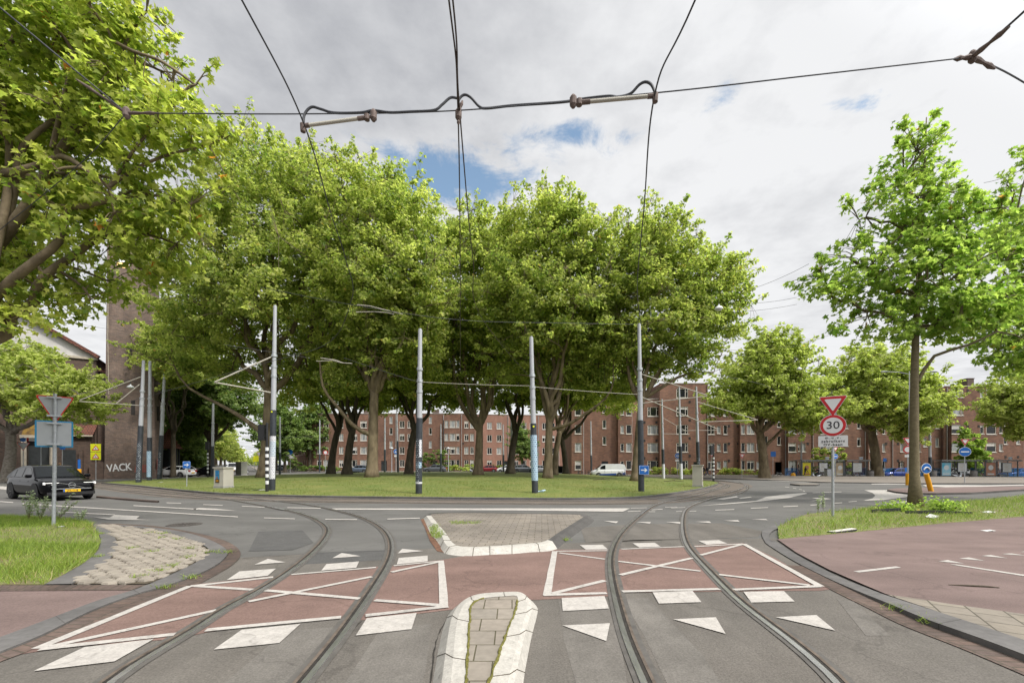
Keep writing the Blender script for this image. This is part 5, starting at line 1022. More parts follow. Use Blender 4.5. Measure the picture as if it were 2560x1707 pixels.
building('apartment_building', 'avenue side of the far flats, narrow windows in steep perspective', (-73.8, 141, 0), R(-58.3), 52.6, 10, 12.9,
         [(x, z, 1.1, 1.55, 2) for x in (3, 7, 11, 15, 19, 23, 27, 31, 35, 38.5, 42, 45.5, 49.5) for z in frows], 'brick_red', group='flats across the lawn')
building('terrace_house', 'pinkish row of houses behind the dark trees on the left side of the avenue', (-71.5, 84, 0), R(121.8), 95, 9, 13.0,
         [(x, z, 1.1, 1.7, 2) for x in range(3, 60, 4) for z in (1.8, 4.9, 8.0, 11.0)], 'plaster_pink', doors=[(5, 1.2, 2.5), (13, 1.2, 2.5)], pipes=[8.8, 16.8, 24.8])
building('terrace_house', 'brick row of flats glimpsed down the side street right of the lawn trees', (16, 150, 0), R(-5), 40, 9, 12.5, [(x, z, 1.3, 1.6, 2) for x in range(3, 38, 5) for z in (1.8, 4.8, 7.8, 10.6)], 'brick_pink')

# ------------------------------------------------------------------ church with its tower
ch = thing('church', 'dark brown brick church with a tall square tower, pale gable and dark doorways', 'church', (-41.97, 50, 0), R(31.8))
def arch_panel(mb, x, z0, z1, w, y):
    pts = [(x - w / 2, y, z0), (x + w / 2, y, z0)] + [(x + w / 2 * math.cos(a), y, z1 - w / 2 + w / 2 * math.sin(a)) for a in [math.pi * k / 8 for k in range(9)]]; mb.face(pts)
mb = MB(); wt = 4.27; tp = .18
for z0, z1, a, b in ((-.4, 1.0, -.16, -.16), (1.0, 31.8, -.05, tp)):
    q0 = [(-wt + a, a), (-a, a), (-a, wt - a), (-wt + a, wt - a)]; q1 = [(-wt + b, b), (-b, b), (-b, wt - b), (-wt + b, wt - b)]
    for k in range(4): l = (k + 1) % 4; mb.face([(*q0[k], z0), (*q0[l], z0), (*q1[l], z1), (*q1[k], z1)])
    mb.face([(*p, z1) for p in q1])
tw = mb.build('tower', MATS['brick_brown'], ch)
mb = MB()
for x in (-1.45, -2.35): arch_panel(mb, x, 2.0, 3.7, .62, -.02)
mb.build('window', MATS['vent_dark'], tw)
for x, z0, z1, w in ((-1.9, 7.3, 9.0, .36), (-2.2, 13.5, 14.8, .34)): mb = MB(); mb.box(x - w / 2, x + w / 2, -.02, .2, z0, z1); mb.build('window', MATS['vent_dark'], tw)
mb = MB(); mb.box(-.17, .2, 1.6, 1.85, 6.9, 8.6); mb.build('window', MATS['vent_dark'], tw)
mb = MB(); mb.tube([(-wt + .25, -.02, 24), (-wt + .22, -.03, 16), (-wt + .3, -.02, 9.5)], .035, 5); mb.build('lightning_cable', MATS['stone_pale'], tw)
gm_ = text_mesh('VACK', 1.15, True, space=.95); mb = MB(); mb.add_mesh(gm_, Matrix.Translation((-3.05, -.19, 1.25)) @ STAND @ Matrix.Rotation(R(5), 4, 'Z') @ Matrix.Scale(.72, 4, (1, 0, 0))); mb.build('graffiti', MATS['graffiti_white'], tw)
mb = MB(); mb.face([(-1.75, -.19, .75), (-.2, -.19, .7), (-.15, -.19, 1.5), (-1.0, -.19, 1.62), (-1.7, -.19, 1.45)]); mb.build('paint_patch', MATS['graffiti_red'], tw)
mb = MB(); mb.face([(.17, .2, .6), (.17, 1.9, .6), (.17, 1.8, 2.2), (.17, .3, 2.3)]); mb.build('paint_patch', MATS['graffiti_red'], tw)
# nave: gabled front running left from the tower
mb = MB(); NX0, NX1, NY, ZE, ZA = -24.0, -5.2, .9, 13.6, 19.6; XA = (NX0 + NX1) / 2
holes = [(-10.6, -8.9, -.3, 4.1), (-7.45, -6.45, -.3, 3.3)]
wall_cells(mb, NX0, NX1, -.4, ZE, NY, holes, depth=.5); mb.face([(NX1, NY, -.4), (NX1, NY + 20, -.4), (NX1, NY + 20, ZE), (NX1, NY, ZE)]); mb.face([(NX0, NY + 20, -.4), (NX0, NY, -.4), (NX0, NY, ZE), (NX0, NY + 20, ZE)])
nave = mb.build('nave', MATS['brick_dark'], ch)
mb = MB(); mb.face([(NX0, NY + .02, ZE), (NX1, NY + .02, ZE), (XA, NY + .02, ZA)]); mb.build('gable', MATS['gable_pale'], nave)
mb = MB(); mb.box(NX0 - .1, NX1 + .15, NY - .18, NY + .1, ZE - .25, ZE); mb.build('cornice', MATS['stone_pale'], nave)
mb = MB()
for xe in (NX0 - .3, NX1 + .3):
    mb.face([(xe, NY - .25, ZE - .1), (xe, NY + 20, ZE - .1), (XA, NY + 20, ZA + .15), (XA, NY - .25, ZA + .15)]); mb.bar((xe, NY - .3, ZE + .05), (XA, NY - .3, ZA + .3), .45, .35)
roof = mb.build('roof', MATS['roof_tile'], ch)
mb = MB(); mb.box(NX1 - .1, -wt + .05, 1.6, 12, -.4, 12.0); wg = mb.build('side_wing', MATS['brick_dark'], ch)
mb = MB()
for x in (-4.95, -4.55): arch_panel(mb, x, 8.5, 10.8, .28, 1.57)
mb.build('window', MATS['vent_dark'], wg)
mb = MB(); mb.face([(NX1 - .15, 1.4, 12.3), (-wt + .1, 1.4, 12.0), (-wt + .1, 8, 14.5), (NX1 - .15, 8, 14.8)]); mb.build('roof', MATS['roof_tile'], wg)
mb = MB(); mb.box(-10.6, -8.9, NY + .35, NY + .5, -.3, 4.1); mb.build('door', MATS['door_dark'], nave)
mb = MB(); mb.box(-7.45, -6.45, NY + .35, NY + .5, -.3, 3.3); mb.build('door', MATS['door_dark'], nave)
mb = MB(); mb.box(-11.0, -10.6, NY - .12, NY + .3, -.3, 4.4).box(-8.9, -8.5, NY - .12, NY + .3, -.3, 4.4).box(-11.1, -8.4, NY - .16, NY + .2, 4.4, 4.75); mb.build('door_surround', MATS['stone_pale'], nave)
mb = MB(); pts = [(-9.75 + 1.2 * math.cos(a), NY - .1, 4.75 + 1.25 * math.sin(a)) for a in [math.pi * k / 12 for k in range(13)]]; mb.face(pts[::-1]); mb.build('tympanum', MATS['mosaic'], nave)
mb = MB(); mb.box(-8.2, -5.3, -.5, NY + .05, -.3, 4.85); mb.box(-6.2, -5.9, -.9, -.5, -.3, 3.2); po = mb.build('porch', MATS['brick_dark'], ch)
mb = MB(); mb.face([(-8.4, -.8, 4.8), (-5.1, -.8, 4.8), (-5.1, NY, 6.1), (-8.4, NY, 6.1)]); mb.build('roof', MATS['roof_tile'], po)
mb = MB(); mb.box(-8.4, -5.1, -.9, -.78, 4.66, 4.82); mb.build('gutter', MATS['stone_pale'], po)
mb = MB(); mb.box(-7.5, -6.5, -.53, -.45, -.3, 3.2); mb.build('door', MATS['door_dark'], po)
mb = MB(); mb.box(-8.35, -7.95, -.85, -.5, -.3, 3.6); mb.face([(-8.35, -.85, 3.6), (-7.95, -.85, 3.6), (-8.15, -.68, 4.3)]); mb.face([(-7.95, -.85, 3.6), (-7.95, -.5, 3.6), (-8.15, -.68, 4.3)]); mb.build('pillar', MATS['stone_pale'], po)
mb = MB(); mb.box(-5.3, -4.2, -1.2, -.8, -.3, 1.9); mb.build('low_wall', MATS['brick_dark'], ch)
# little octagonal annex with an orange roof
ax = (422 - CX) / F * 59
t = thing('porch_kiosk', 'small brown porch with a steep orange tiled roof right of the church tower', 'porch', (ax, 59, 0), R(20))
mb = MB(); mb.lathe([(1.25, -.2), (1.25, 1.2), (1.15, 1.25), (1.15, 1.3)], 8); mb.build('base_wall', MATS['brick_brown'], t)
mb = MB()
for k in range(8): a = k * math.pi / 4 + .39; mb.bar((1.1 * math.cos(a), 1.1 * math.sin(a), 1.25), (1.1 * math.cos(a), 1.1 * math.sin(a), 3.9), .18)
mb.box(-.7, .7, -.7, .7, 1.2, 3.6); mb.build('post', MATS['door_dark'], t)
mb = MB(); mb.lathe([(1.65, 3.8), (1.6, 3.9), (.9, 5.1), (.06, 6.6)], 8); mb.build('roof', MATS['roof_tile'], t)
mb = MB(); mb.box(1.2, 4.0, -.2, .1, -.2, 1.15); mb.build('balustrade', MATS['stone_pale'], t)
# ------------------------------------------------------------------ poles, signs, street furniture
mat('pole_grey', (0.42, 0.43, 0.45), 0.5, var=0.07, scale=1.5, metal=0.1); mat('pole_black', (0.040, 0.046, 0.054), 0.5, var=0.25, scale=5); mat('arm_pale', (0.40, 0.37, 0.31), 0.6, var=0.12)
mat('galvanised', (0.44, 0.46, 0.48), 0.45, var=0.16, scale=14, metal=0.35); mat('sign_back', (0.40, 0.415, 0.43), 0.45, var=0.06, scale=3, metal=0.2); mat('sign_white', (0.74, 0.74, 0.74), 0.4, var=0.03); mat('sign_red', (0.56, 0.025, 0.03), 0.4, var=0.05)
mat('sign_blue', (0.015, 0.13, 0.46), 0.4, var=0.06); mat('edge_blue', (0.02, 0.24, 0.46), 0.45, var=0.08); mat('letter_black', (0.02, 0.02, 0.025), 0.5, var=0.05); mat('sign_yellow', (0.72, 0.74, 0.02), 0.5, var=0.05); mat('bollard_orange', (0.78, 0.36, 0.01), 0.45, var=0.08)
mat('cabinet', (0.49, 0.46, 0.40), 0.6, var=0.06, scale=2); mat('concrete', (0.36, 0.35, 0.33), 0.85, var=0.12); mat('cable_dark', (0.055, 0.057, 0.065), 0.6, var=0.1); mat('wire_copper', (0.060, 0.042, 0.038), 0.5, var=0.15); mat('rod_pale', (0.46, 0.43, 0.36), 0.5, var=0.08); mat('clamp_rust', (0.14, 0.10, 0.085), 0.7, var=0.3, scale=30)
mat('lamp_white', (0.72, 0.73, 0.74), 0.35, var=0.04); mat('lamp_lit', (0.9, 0.6, 0.3), 0.4, emit=(1.0, 0.62, 0.25, 1.6)); mat('matt_black', (0.02, 0.02, 0.022), 0.6, var=0.1)
def poster(name, base, ink, sx, sz, dens):
    m = bpy.data.materials.new(name); m.use_nodes = True; nt = m.node_tree; N, L = nt.nodes, nt.links; b = N['Principled BSDF']; b.inputs['Roughness'].default_value = .7
    u = N.new('ShaderNodeUVMap'); br = N.new('ShaderNodeTexBrick'); br.inputs['Brick Width'].default_value = sx; br.inputs['Row Height'].default_value = sz; br.inputs['Mortar Size'].default_value = sz * .28; br.inputs['Scale'].default_value = 1; br.inputs['Bias'].default_value = dens
    br.inputs['Color1'].default_value = (*base, 1); br.inputs['Color2'].default_value = (*ink, 1); br.inputs['Mortar'].default_value = (*base, 1); L.new(u.outputs[0], br.inputs['Vector'])
    n = N.new('ShaderNodeTexNoise'); n.inputs['Scale'].default_value = 9; n.inputs['Detail'].default_value = 5; L.new(u.outputs[0], n.inputs['Vector']); mr = N.new('ShaderNodeMapRange'); L.new(n.outputs['Fac'], mr.inputs[0]); mr.inputs[1].default_value = .56; mr.inputs[2].default_value = .66
    mx = N.new('ShaderNodeMix'); mx.data_type = 'RGBA'; L.new(mr.outputs[0], mx.inputs[0]); L.new(br.outputs['Color'], mx.inputs[6]); mx.inputs[7].default_value = (*[c * .9 for c in base], 1); L.new(mx.outputs[2], b.inputs['Base Color']); MATS[name] = m
poster('poster_blue', (0.34, 0.46, 0.55), (0.04, 0.07, 0.18), .13, .11, .25); poster('poster_white', (0.60, 0.60, 0.63), (0.14, 0.14, 0.18), .10, .09, .1); poster('poster_dark', (0.03, 0.035, 0.045), (0.50, 0.55, 0.57), .11, .10, .05)
def sleeve(name, t, x, y, r, z0, z1, a0, a1, m, lean=0.0, H=10):
    mb = MB(); n = 14; u = 0
    f = lambda a, z: (x + lean * z / H + r * math.sin(a), y - r * math.cos(a), z)
    for k in range(n):
        p, q = a0 + (a1 - a0) * k / n, a0 + (a1 - a0) * (k + 1) / n; mb.face([f(p, z0), f(q, z0), f(q, z1), f(p, z1)], 0, [(p * r, z0), (q * r, z0), (q * r, z1), (p * r, z1)])
    return mb.build(name, MATS[m], t)
POLES = {}
def pole(key, label, bx, by, tx, ty, black, r0=.155, r1=.085, terr=T, Y=None, posters=(), cat='pole', group='tram wire poles', name='tram_pole', px=True):
    """bx.. in displayed-photo pixels; black = fraction of the height that is painted black"""
    b = P(*S(bx, by), 0, terr) if Y is None else (lambda X: (X, Y, terr(X, Y)))((S(bx, 0)[0] - CX) / F * Y)
    top = W(*S(tx, ty), b[1]); H = top[2] - b[2]; dx = top[0] - b[0]; t = thing(name, label, cat, b, 0, group); at_ = lambda z: (dx * z / H, 0, z)
    zb = H * black
    if black > 0: mb = MB(); mb.tube([at_(-.3), at_(zb)], [r0, r0 * .97], 16); mb.build('painted_base', MATS['pole_black'], t, smooth='auto')
    zs = H * max(black, .02); zm = zs + (H - zs) * .42
    mb = MB(); mb.tube([at_(zs - .02 if black else -.2), at_(zm)], [r0 * .83, r0 * .78], 16); mb.tube([at_(zm - .02), at_(H)], [(r0 * .78 + r1) / 2, r1], 16); mb.build('shaft', MATS['pole_grey'], t, smooth='auto')
    for z in (zm, zm - .55, zm + .6): mb = MB(); mb.tube([at_(z - .07), at_(z + .07)], r0 * .92, 14); mb.build('collar', MATS['galvanised'], t, smooth='auto')
    mb = MB(); mb.tube([at_(H - .01), at_(H + .05)], r1 * .7, 10); mb.build('pole_cap', MATS['galvanised'], t, smooth='auto')
    for z0, z1, a0, a1, m in posters: sleeve('poster', t, 0, 0, r0 + .006, z0, z1, a0, a1, m, dx, H)
    POLES[key] = (Vector(b), Vector(top), t, H, dx); return t
PI = math.pi
pole('A', 'first of the four big poles on the lawn edge, blue and white torn posters', 625, 1126, 632, 703, .435, .165, .09, D, None, [(1.85, 3.05, -1.4, 1.5, 'poster_white'), (1.9, 2.75, -1.45, 1.45, 'poster_blue'), (.65, 1.88, -1.4, 1.4, 'poster_white')])
pole('B', 'second of the four big poles on the lawn edge, dark torn posters', 962, 1133, 965, 757, .46, .165, .10, D, None, [(.62, 2.75, -1.5, .25, 'poster_dark'), (1.85, 2.72, .2, 1.0, 'poster_white'), (.5, .6, -1.5, 1.5, 'poster_white'), (1.3, 1.6, -1.2, 1.0, 'poster_blue')])
pole('C', 'third of the four big poles on the lawn edge, wrapped in pale blue print', 1229, 1131, 1220, 775, .445, .165, .10, D, None, [(.62, 2.95, -1.5, 1.5, 'poster_blue')])
pole('D', 'fourth of the four big poles on the lawn edge, carrying the blue arrow sign', 1473, 1128, 1468, 745, .425, .165, .09, D)
for s, e in (((.04, .0, 3.9), 1), ((.02, 0, 3.75), 3)):   # small yellow route stickers
    b, top, t, H, dx = POLES['AC'[e > 1]]; mb = MB(); z = H * .425; mb.lathe([(.05, -.172), (.05, -.178)], 12, axis='y', at=(dx * z / H, 0, z)); mb.build('sticker', MATS['sign_yellow'], t)
pole('E', 'leftmost of the three raked poles by the church, dark stickers up its black foot', 318, 1107, 330, 829, .465, .19, .11, D, None, [(.2, 3.3, -1.4, 1.2, 'poster_dark')])
pole('F', 'middle of the three raked poles by the church, pale blue poster on its black foot', 343, 1094, 344.6, 830, .36, .19, .11, D, 38, [(.3, 2.6, -1.3, 1.3, 'poster_blue')])
pole('G', 'rightmost of the three raked poles by the church, plain black foot with white scraps', 366, 1094, 377.6, 860, .42, .19, .10, D, 41, [(.5, 2.6, -.6, .9, 'poster_dark')])
pole('H', 'all grey far pole with a small blue sign, left of the dark forked tree', 447, 1080, 451, 939, 0, .20, .13, T, 66)
pole('I', 'black footed far pole in front of the dark forked street tree', 487.5, 1090.5, 489.7, 927, .42, .18, .11, D, 50)
pole('J', 'thin black footed pole just right of the poster pole at the largest tree', 642.7, 1086, 643, 957, .38, .15, .09, D, 58)
pole('K', 'grey pole in front of the avenue corner right of the largest tree', 734, 1080, 734.5, 1070 - 105, .35, .15, .09, T, 86)
for k, (bx, by, tx, ty, bl, Y, lb) in enumerate(((883.9, 1086, 884, 960, .45, 64, 'thin dark pole behind the lawn trees left of the second big pole, leftmost of two'), (914.4, 1090, 911, 932, .47, 58, 'taller dark pole behind the lawn trees left of the second big pole'), (1012.6, 1086, 1012.6, 974, .42, 66, 'short dark pole in front of the far flats bay window'),
        (1156.4, 1087.6, 1155.5, 975, .40, 64, 'thin pole with white scraps in front of the pink wing'), (1176.9, 1093.9, 1173, 925, .44, 54, 'tall black footed pole just left of the third big pole'), (1358.5, 1085, 1357, 967.6, .38, 66, 'grey pole with black foot left of the white van'))):
    pole('b%d' % k, lb, bx, by, tx, ty, bl, .15, .08, D if Y < 60 else T, Y, group='poles behind the lawn')
for k, (bx, by, tx, ty, bl, Y, lb) in enumerate(((1524, 1100, 1520, 917.6, .385, 50, 'left pole of the three at the right end of the lawn, scuffed black foot'), (1564.5, 1101.4, 1559.5, 890, .37, 47, 'middle pole of the three at the right end of the lawn, bill posted foot'), (1605, 1103, 1598.7, 889, .42, 43, 'right pole of the three at the right end of the lawn, behind the beige cabinet'))):
    pole('r%d' % k, lb, bx, by, tx, ty, bl, .17, .10, T, Y, [(.2, 1.9, -1.4, 1.4, 'poster_white')] if k < 2 else [(1.6, 2.4, -1, 1, 'poster_dark')], group='poles at the right end of the lawn')
pole('s0', 'grey lamp pole rising behind the yellow shelter panel', 1840, 1096, 1841, 975, 0, .13, .09, T, 62, group=None)
pole('s1', 'grey and black tram pole right of the young tree trunk', 2137, 1098, 2135, 967, .38, .19, .12, T, 58, group=None)
# bracket arms: slanted tube pairs on the poles, parts of the poles
def arms(key, segs, r=.028):
    b, top, t, H, dx = POLES[key]; mb = MB(); Y = b.y
    for p, q, dy in segs:
        a, c = Vector(W(*p, Y)) - b, Vector(W(*q, Y + dy)) - b; mb.tube([a, c], r, 6)
    mb.build('bracket_arm', MATS['arm_pale'], t)
arms('A', [(S(627, 818), S(494, 877), -1.5), (S(626, 902), S(492, 878), -1.5)], .04)
arms('E', [(C1(862, 740), C1(490, 882), -1), (C1(858, 915), C1(488, 890), -1), (C1(856, 785), C1(710, 905), -.6)], .036)
arms('H', [(C2(735, 668), C2(495, 785), 0), (C2(625, 782), C2(490, 786), 0)], .04)
arms('D', [(C4(735, 272), C4(1352, 470), -1), (C4(735, 545), C4(1352, 478), -1), (C4(735, 480), C4(1445, 780), 2)], .027)
arms('r2', [(C4(1255, 530), C4(1815, 695), 0), (C4(1258, 716), C4(1815, 697), 0)], .034)
arms('r0', [(C4(943, 675), C4(1160, 800), 0), (C4(945, 822), C4(1190, 828), 0)], .028)
arms('r1', [(C4(1100, 795), C4(1440, 790), 0), (C4(1098, 655), C4(1180, 660), 0)], .028)
# blue arrow plate on the fourth pole
def plate(mb, w, h, m, y=0.0, th=.02, cx=0, cz=0, rad=.04, n=4):
    pts = []
    for sx, sz, a0 in ((1, -1, -90), (1, 1, 0), (-1, 1, 90), (-1, -1, 180)):
        for k in range(n + 1): a = R(a0 + 90 * k / n); pts.append((cx + sx * (w / 2 - rad) + rad * math.cos(a), cz + sz * (h / 2 - rad) + rad * math.sin(a)))
    outline(mb, pts, m, y, th)
def outline(mb, pts, m, y, th):
    i = len(mb.v); n = len(pts); mb.v += [(x, y, z) for x, z in pts] + [(x, y + th, z) for x, z in pts]
    mb.f.append(tuple(range(i, i + n))); mb.f.append(tuple(range(i + n, i + 2 * n))[::-1]); mb.m += [m, m]
    for k in range(n): l = (k + 1) % n; mb.f.append((i + l, i + k, i + n + k, i + n + l)); mb.m.append(m)
def arrow_plate(t, w, at_, lean=0):
    mb = MB(); plate(mb, w, w * .92, 0, 0, .015, rad=.05); o = mb.build('plate', MATS['sign_blue'], t); o.location = at_
    mb = MB(); plate(mb, w * .94, w * .86, 0, -.004, .006, rad=.05); plate(mb, w * .90, w * .82, 1, -.007, .006, rad=.05)
    s = w / 2; outline(mb, [(-.62 * s, .10 * s), (-.62 * s, -.10 * s), (.2 * s, -.10 * s), (-.02 * s, -.38 * s), (.24 * s, -.38 * s), (.66 * s, 0), (.24 * s, .38 * s), (-.02 * s, .38 * s), (.2 * s, .10 * s)], 0, -.011, .006)
    mb.build('arrow', [MATS['sign_white'], MATS['sign_blue']], o); return o
b, top, t, H, dx = POLES['D']; z = 1.65 + (1065.75 - 1079) / 978.5 * b.y - b.z; t2 = thing('arrow_sign', 'blue square sign with a white right arrow fixed to the fourth big pole', 'sign', (b.x + .09, b.y - .20, b.z + z), 0); arrow_plate(t2, .55, (0, 0, 0))
mb = MB(); mb.box(-.2, .04, .015, .06, -.06, .06); mb.build('bracket', MATS['galvanised'], t2)
p = P(*C2(536, 1305), 0, D); t = thing('arrow_sign', 'small blue right arrow sign on a thin stake at the left end of the lawn', 'sign', p, 0)
mb = MB(); mb.tube([(0, .03, -.2), (0.03, .03, 1.55)], .028, 8); mb.build('post', MATS['galvanised'], t); arrow_plate(t, .52, (.02, -.01, 1.45))
# striped traffic light posts
def striped(label, px, py, terr, hs, ht, side, flip=1, Y=None, light=True):
    p = P(px, py, 0, terr) if Y is None else (lambda X: (X, Y, terr(X, Y)))((px - CX) / F * Y); t = thing('traffic_light', label, 'traffic light', p, 0, 'striped traffic light posts'); r = .085
    mb = MB(); n = 11; a = .45 * hs / 2.6
    mb.tube([(0, 0, -.2), (0, 0, a)], r, 12, 1)
    for k in range(n): z0 = a + (hs - a) * k / n; z1 = a + (hs - a) * (k + 1) / n; mb.tube([(0, 0, z0), (0, 0, z1)], r + (.002 if k % 2 == 0 else 0), 12, 0 if k % 2 == 0 else 1)
    mb.tube([(0, 0, hs), (0, 0, ht)], r * .8, 12, 1); mb.build('post', [MATS['sign_white'], MATS['matt_black']], t, smooth='auto')
    if light:
        mb = MB(); mb.box(side * .28 - .15, side * .28 + .15, -.12, .12, ht - .95, ht - .10); mb.box(min(0, side * .16), max(0, side * .16), -.03, .03, ht - .8, ht - .72).box(min(0, side * .16), max(0, side * .16), -.03, .03, ht - .3, ht - .22); o = mb.build('light_head', MATS['matt_black'], t)
        mb = MB()
        for k in range(3): mb.tube([(side * .28 - .02, .02 + .12 * flip, ht - .25 - .28 * k), (side * .28 - .02, .02 + .3 * flip, ht - .25 - .28 * k)], [.11, .10], 12, caps=False)
        mb.build('visor', MATS['matt_black'], o)
striped('striped post with a traffic light standing left beside the first big pole', *C2(1277, 1355), D, 2.42, 3.75, -1)
striped('small striped post with a traffic light in front of the dark forked tree', 380 + 1095 / 7.84, 1040 + 1155 / 7.84, D, 2.6, 3.9, -.2, 1, 46)
striped('striped post with a dark traffic light at the right tip of the lawn', *C4(1410, 1280), T, 2.35, 3.55, -.6, 1, 40)
# cabinets
def cabinet(label, p, w, d, h, rot):
    t = thing('utility_cabinet', label, 'cabinet', p, rot); mb = MB(); mb.box(-w / 2, w / 2, -d / 2, d / 2, .12, h); mb.box(-w / 2 + .15, -w / 2 + .16, -d / 2 - .006, -d / 2, .2, h - .12); mb.build('body', MATS['cabinet'], t)
    mb = MB(); mb.box(-w / 2 - .02, w / 2 + .02, -d / 2 - .02, d / 2 + .02, -.1, .12); mb.build('plinth', MATS['concrete'], t)
    mb = MB(); mb.box(-w / 2 - .05, w / 2 + .05, -d / 2 - .05, d / 2 + .05, h, h + .07); mb.build('lid', MATS['cabinet'], t); return t
p = P(*C2(880, 1318), 0, D); t = cabinet('beige utility cabinet with a blue poster on the lawn, left of the first big pole', p, .84, .66, 1.22, R(-20))
mat('poster_sky', (.03, .30, .55), .5, var=.05); mat('skin_poster', (.50, .24, .18), .6); mb = MB(); mb.box(-.27, .07, -.345, -.33, .32, 1.10); o = mb.build('poster', MATS['matt_black'], t)
mb = MB(); mb.box(-.255, .055, -.352, -.346, .55, 1.08); mb.build('poster_picture', MATS['poster_sky'], o)
mb = MB(); mb.lathe([(.075, -.356), (.075, -.358)], 16, axis='y', at=(-.10, 0, .66)); mb.box(-.175, -.025, -.3575, -.354, .55, .66); mb.build('poster_hair', MATS['letter_black'], o)
mb = MB(); mb.lathe([(.042, -.360), (.042, -.362)], 14, axis='y', at=(-.10, 0, .665)); mb.box(-.16, -.04, -.3615, -.359, .55, .61); mb.build('poster_figure', MATS['skin_poster'], o)
mb = MB()
for z, w in ((1.0, .20), (.91, .12), (.81, .25)):        # three lines of print too small to read
    x = -.10 - w / 2
    while x < -.10 + w / 2: mb.box(x, x + .022, -.357, -.3535, z - .03, z + .03); x += .035
mb.build('poster_print', mat('poster_ink', (.02, .08, .30), .6), o)
mb = MB()
for z in (.47, .40): mb.box(-.22, .02, -.3515, -.3455, z - .018, z + .018)
mb.build('poster_print', MATS['bollard_orange'], o)
p = P(*C4(1265, 1308), 0, D); t = cabinet('beige utility cabinet with brown bills on its side, at the right end of the lawn', p, .62, .55, 1.42, R(-28))
mb = MB()
for k in range(5): mb.box(.311, .316, -.05, .12, .35 + k * .2, .35 + k * .2 + .14)
mb.build('poster', mat('bill_brown', (.20, .11, .06), .8, scale=20, col2=(.40, .30, .2)), t)
X = (380 + 1755 / 7.84 - CX) / F * 64; t = cabinet('greenish grey cabinet half hidden behind the poster cabinet by the avenue', (X, 64, .05), 1.5, .9, 1.9, R(-30)); t.children[0].data.materials[0] = mat('cabinet_green', (.27, .27, .22), .7, var=.1)

# ------------------------------------------------------------------ near signs
def tri(w, h, rad=.045, n=4):
    c = [(-w / 2, h / 2), (0, -h / 2), (w / 2, h / 2)]; pts = []
    for i in range(3):
        p, q, s = Vector(c[i - 1]), Vector(c[i]), Vector(c[(i + 1) % 3]); a = q + (p - q).normalized() * rad * 1.6; b_ = q + (s - q).normalized() * rad * 1.6
        for k in range(n + 1): u = k / n; pts.append(tuple((1 - u) ** 2 * a + 2 * u * (1 - u) * q + u * u * b_))
    return pts
def giveway(t, w, h, z, y=-.05, front=True, cx=0):
    mb = MB(); pts = [(x + cx, v + z) for x, v in tri(w, h)]; sc = lambda k, dz=0: [((x - cx) * k + cx, (v - z) * k + z + dz) for x, v in pts]
    if front:
        outline(mb, pts, 1, y, .012); outline(mb, sc(.95, .004), 0, y - .004, .005); outline(mb, sc(.60, h * .065), 1, y - .008, .005); o = mb.build('give_way_plate', [MATS['sign_red'], MATS['sign_white']], t)
    else:
        outline(mb, pts, 0, y, .022); outline(mb, sc(.885, h * .018), 1, y - .004, .005); o = mb.build('give_way_plate', [mat('edge_red', (.62, .03, .02), .45), MATS['sign_back']], t)
    return o
def disc(mb, r_, m, y, th, cx=0, cz=0, n=40): outline(mb, [(cx + r_ * math.cos(2 * PI * k / n), cz + r_ * math.sin(2 * PI * k / n)) for k in range(n)], m, y, th)
p = P(*S(1913, 1185), .04); t = thing('road_sign', 'tall road sign on the right verge: give way triangle over 30 limit and text', 'road sign', p, R(-36)); Yp = p[1]
zz = lambda y: 1.65 + (1065.75 - y) / 978.5 * Yp - p[2]
mb = MB(); mb.tube([(0, .03, -.3), (0, .03, zz(914))], .036, 12); mb.build('post', MATS['galvanised'], t, smooth='auto')
giveway(t, .735, .64, zz(933.5), -.03)
mb = MB(); disc(mb, .335, 1, -.03, .012, 0, zz(977)); disc(mb, .322, 0, -.035, .005, 0, zz(977)); disc(mb, .245, 1, -.040, .006, 0, zz(977)); o = mb.build('speed_limit_plate', [MATS['sign_red'], MATS['sign_white']], t)
mb = MB(); mb.add_mesh(text_mesh('30', .33, False), Matrix.Translation((0, -.043, zz(977))) @ STAND @ Matrix.Scale(1.06, 4, (1, 0, 0))); mb.build('lettering', MATS['letter_black'], o)
mb = MB(); plate(mb, .735, .345, 0, -.03, .012, 0, zz(1013), .03); o = mb.build('text_plate', MATS['sign_white'], t)
mb = MB()
for s, dz, sp in (('m.u.v.', .108, 1.5), ('gebruikers', 0, 1.25), ('OV-baan', -.108, 1.25)): mb.add_mesh(text_mesh(s, .108, True, space=sp), Matrix.Translation((0, -.034, zz(1013) + dz)) @ STAND)
mb.build('lettering', MATS['letter_black'], o)
for y in (921, 950, 966, 990, 1006, 1020): mb = MB(); mb.box(-.10, .10, -.018, .06, zz(y) - .018, zz(y) + .018); mb.build('clamp', MATS['galvanised'], t)
p = P(*S(123, 1205), .036); t = thing('road_sign', 'road sign seen from behind on the left verge: grey triangle over a blue-edged grey plate', 'road sign', p, R(44)); Yp = p[1]
def zz(y): return 1.65 + (1065.75 - y) / 978.5 * Yp - p[2]
mb = MB(); mb.tube([(0, -.035, -.3), (.02, -.035, zz(1080)), (.03, -.035, zz(904))], .040, 12); mb.build('post', MATS['galvanised'], t, smooth='auto')
giveway(t, .73, .74, zz(941), .0, False, .03)
mb = MB(); plate(mb, .70, .70, 0, .0, .022, .015, zz(996.5), .02); plate(mb, .63, .63, 1, -.004, .005, .015, zz(996.5), .01); mb.build('square_plate', [MATS['edge_blue'], MATS['sign_back']], t)
for y in (913, 955, 972, 1020): mb = MB(); mb.box(-.12, .15, -.085, .0, zz(y) - .022, zz(y) + .022); mb.build('clamp', MATS['galvanised'], t)

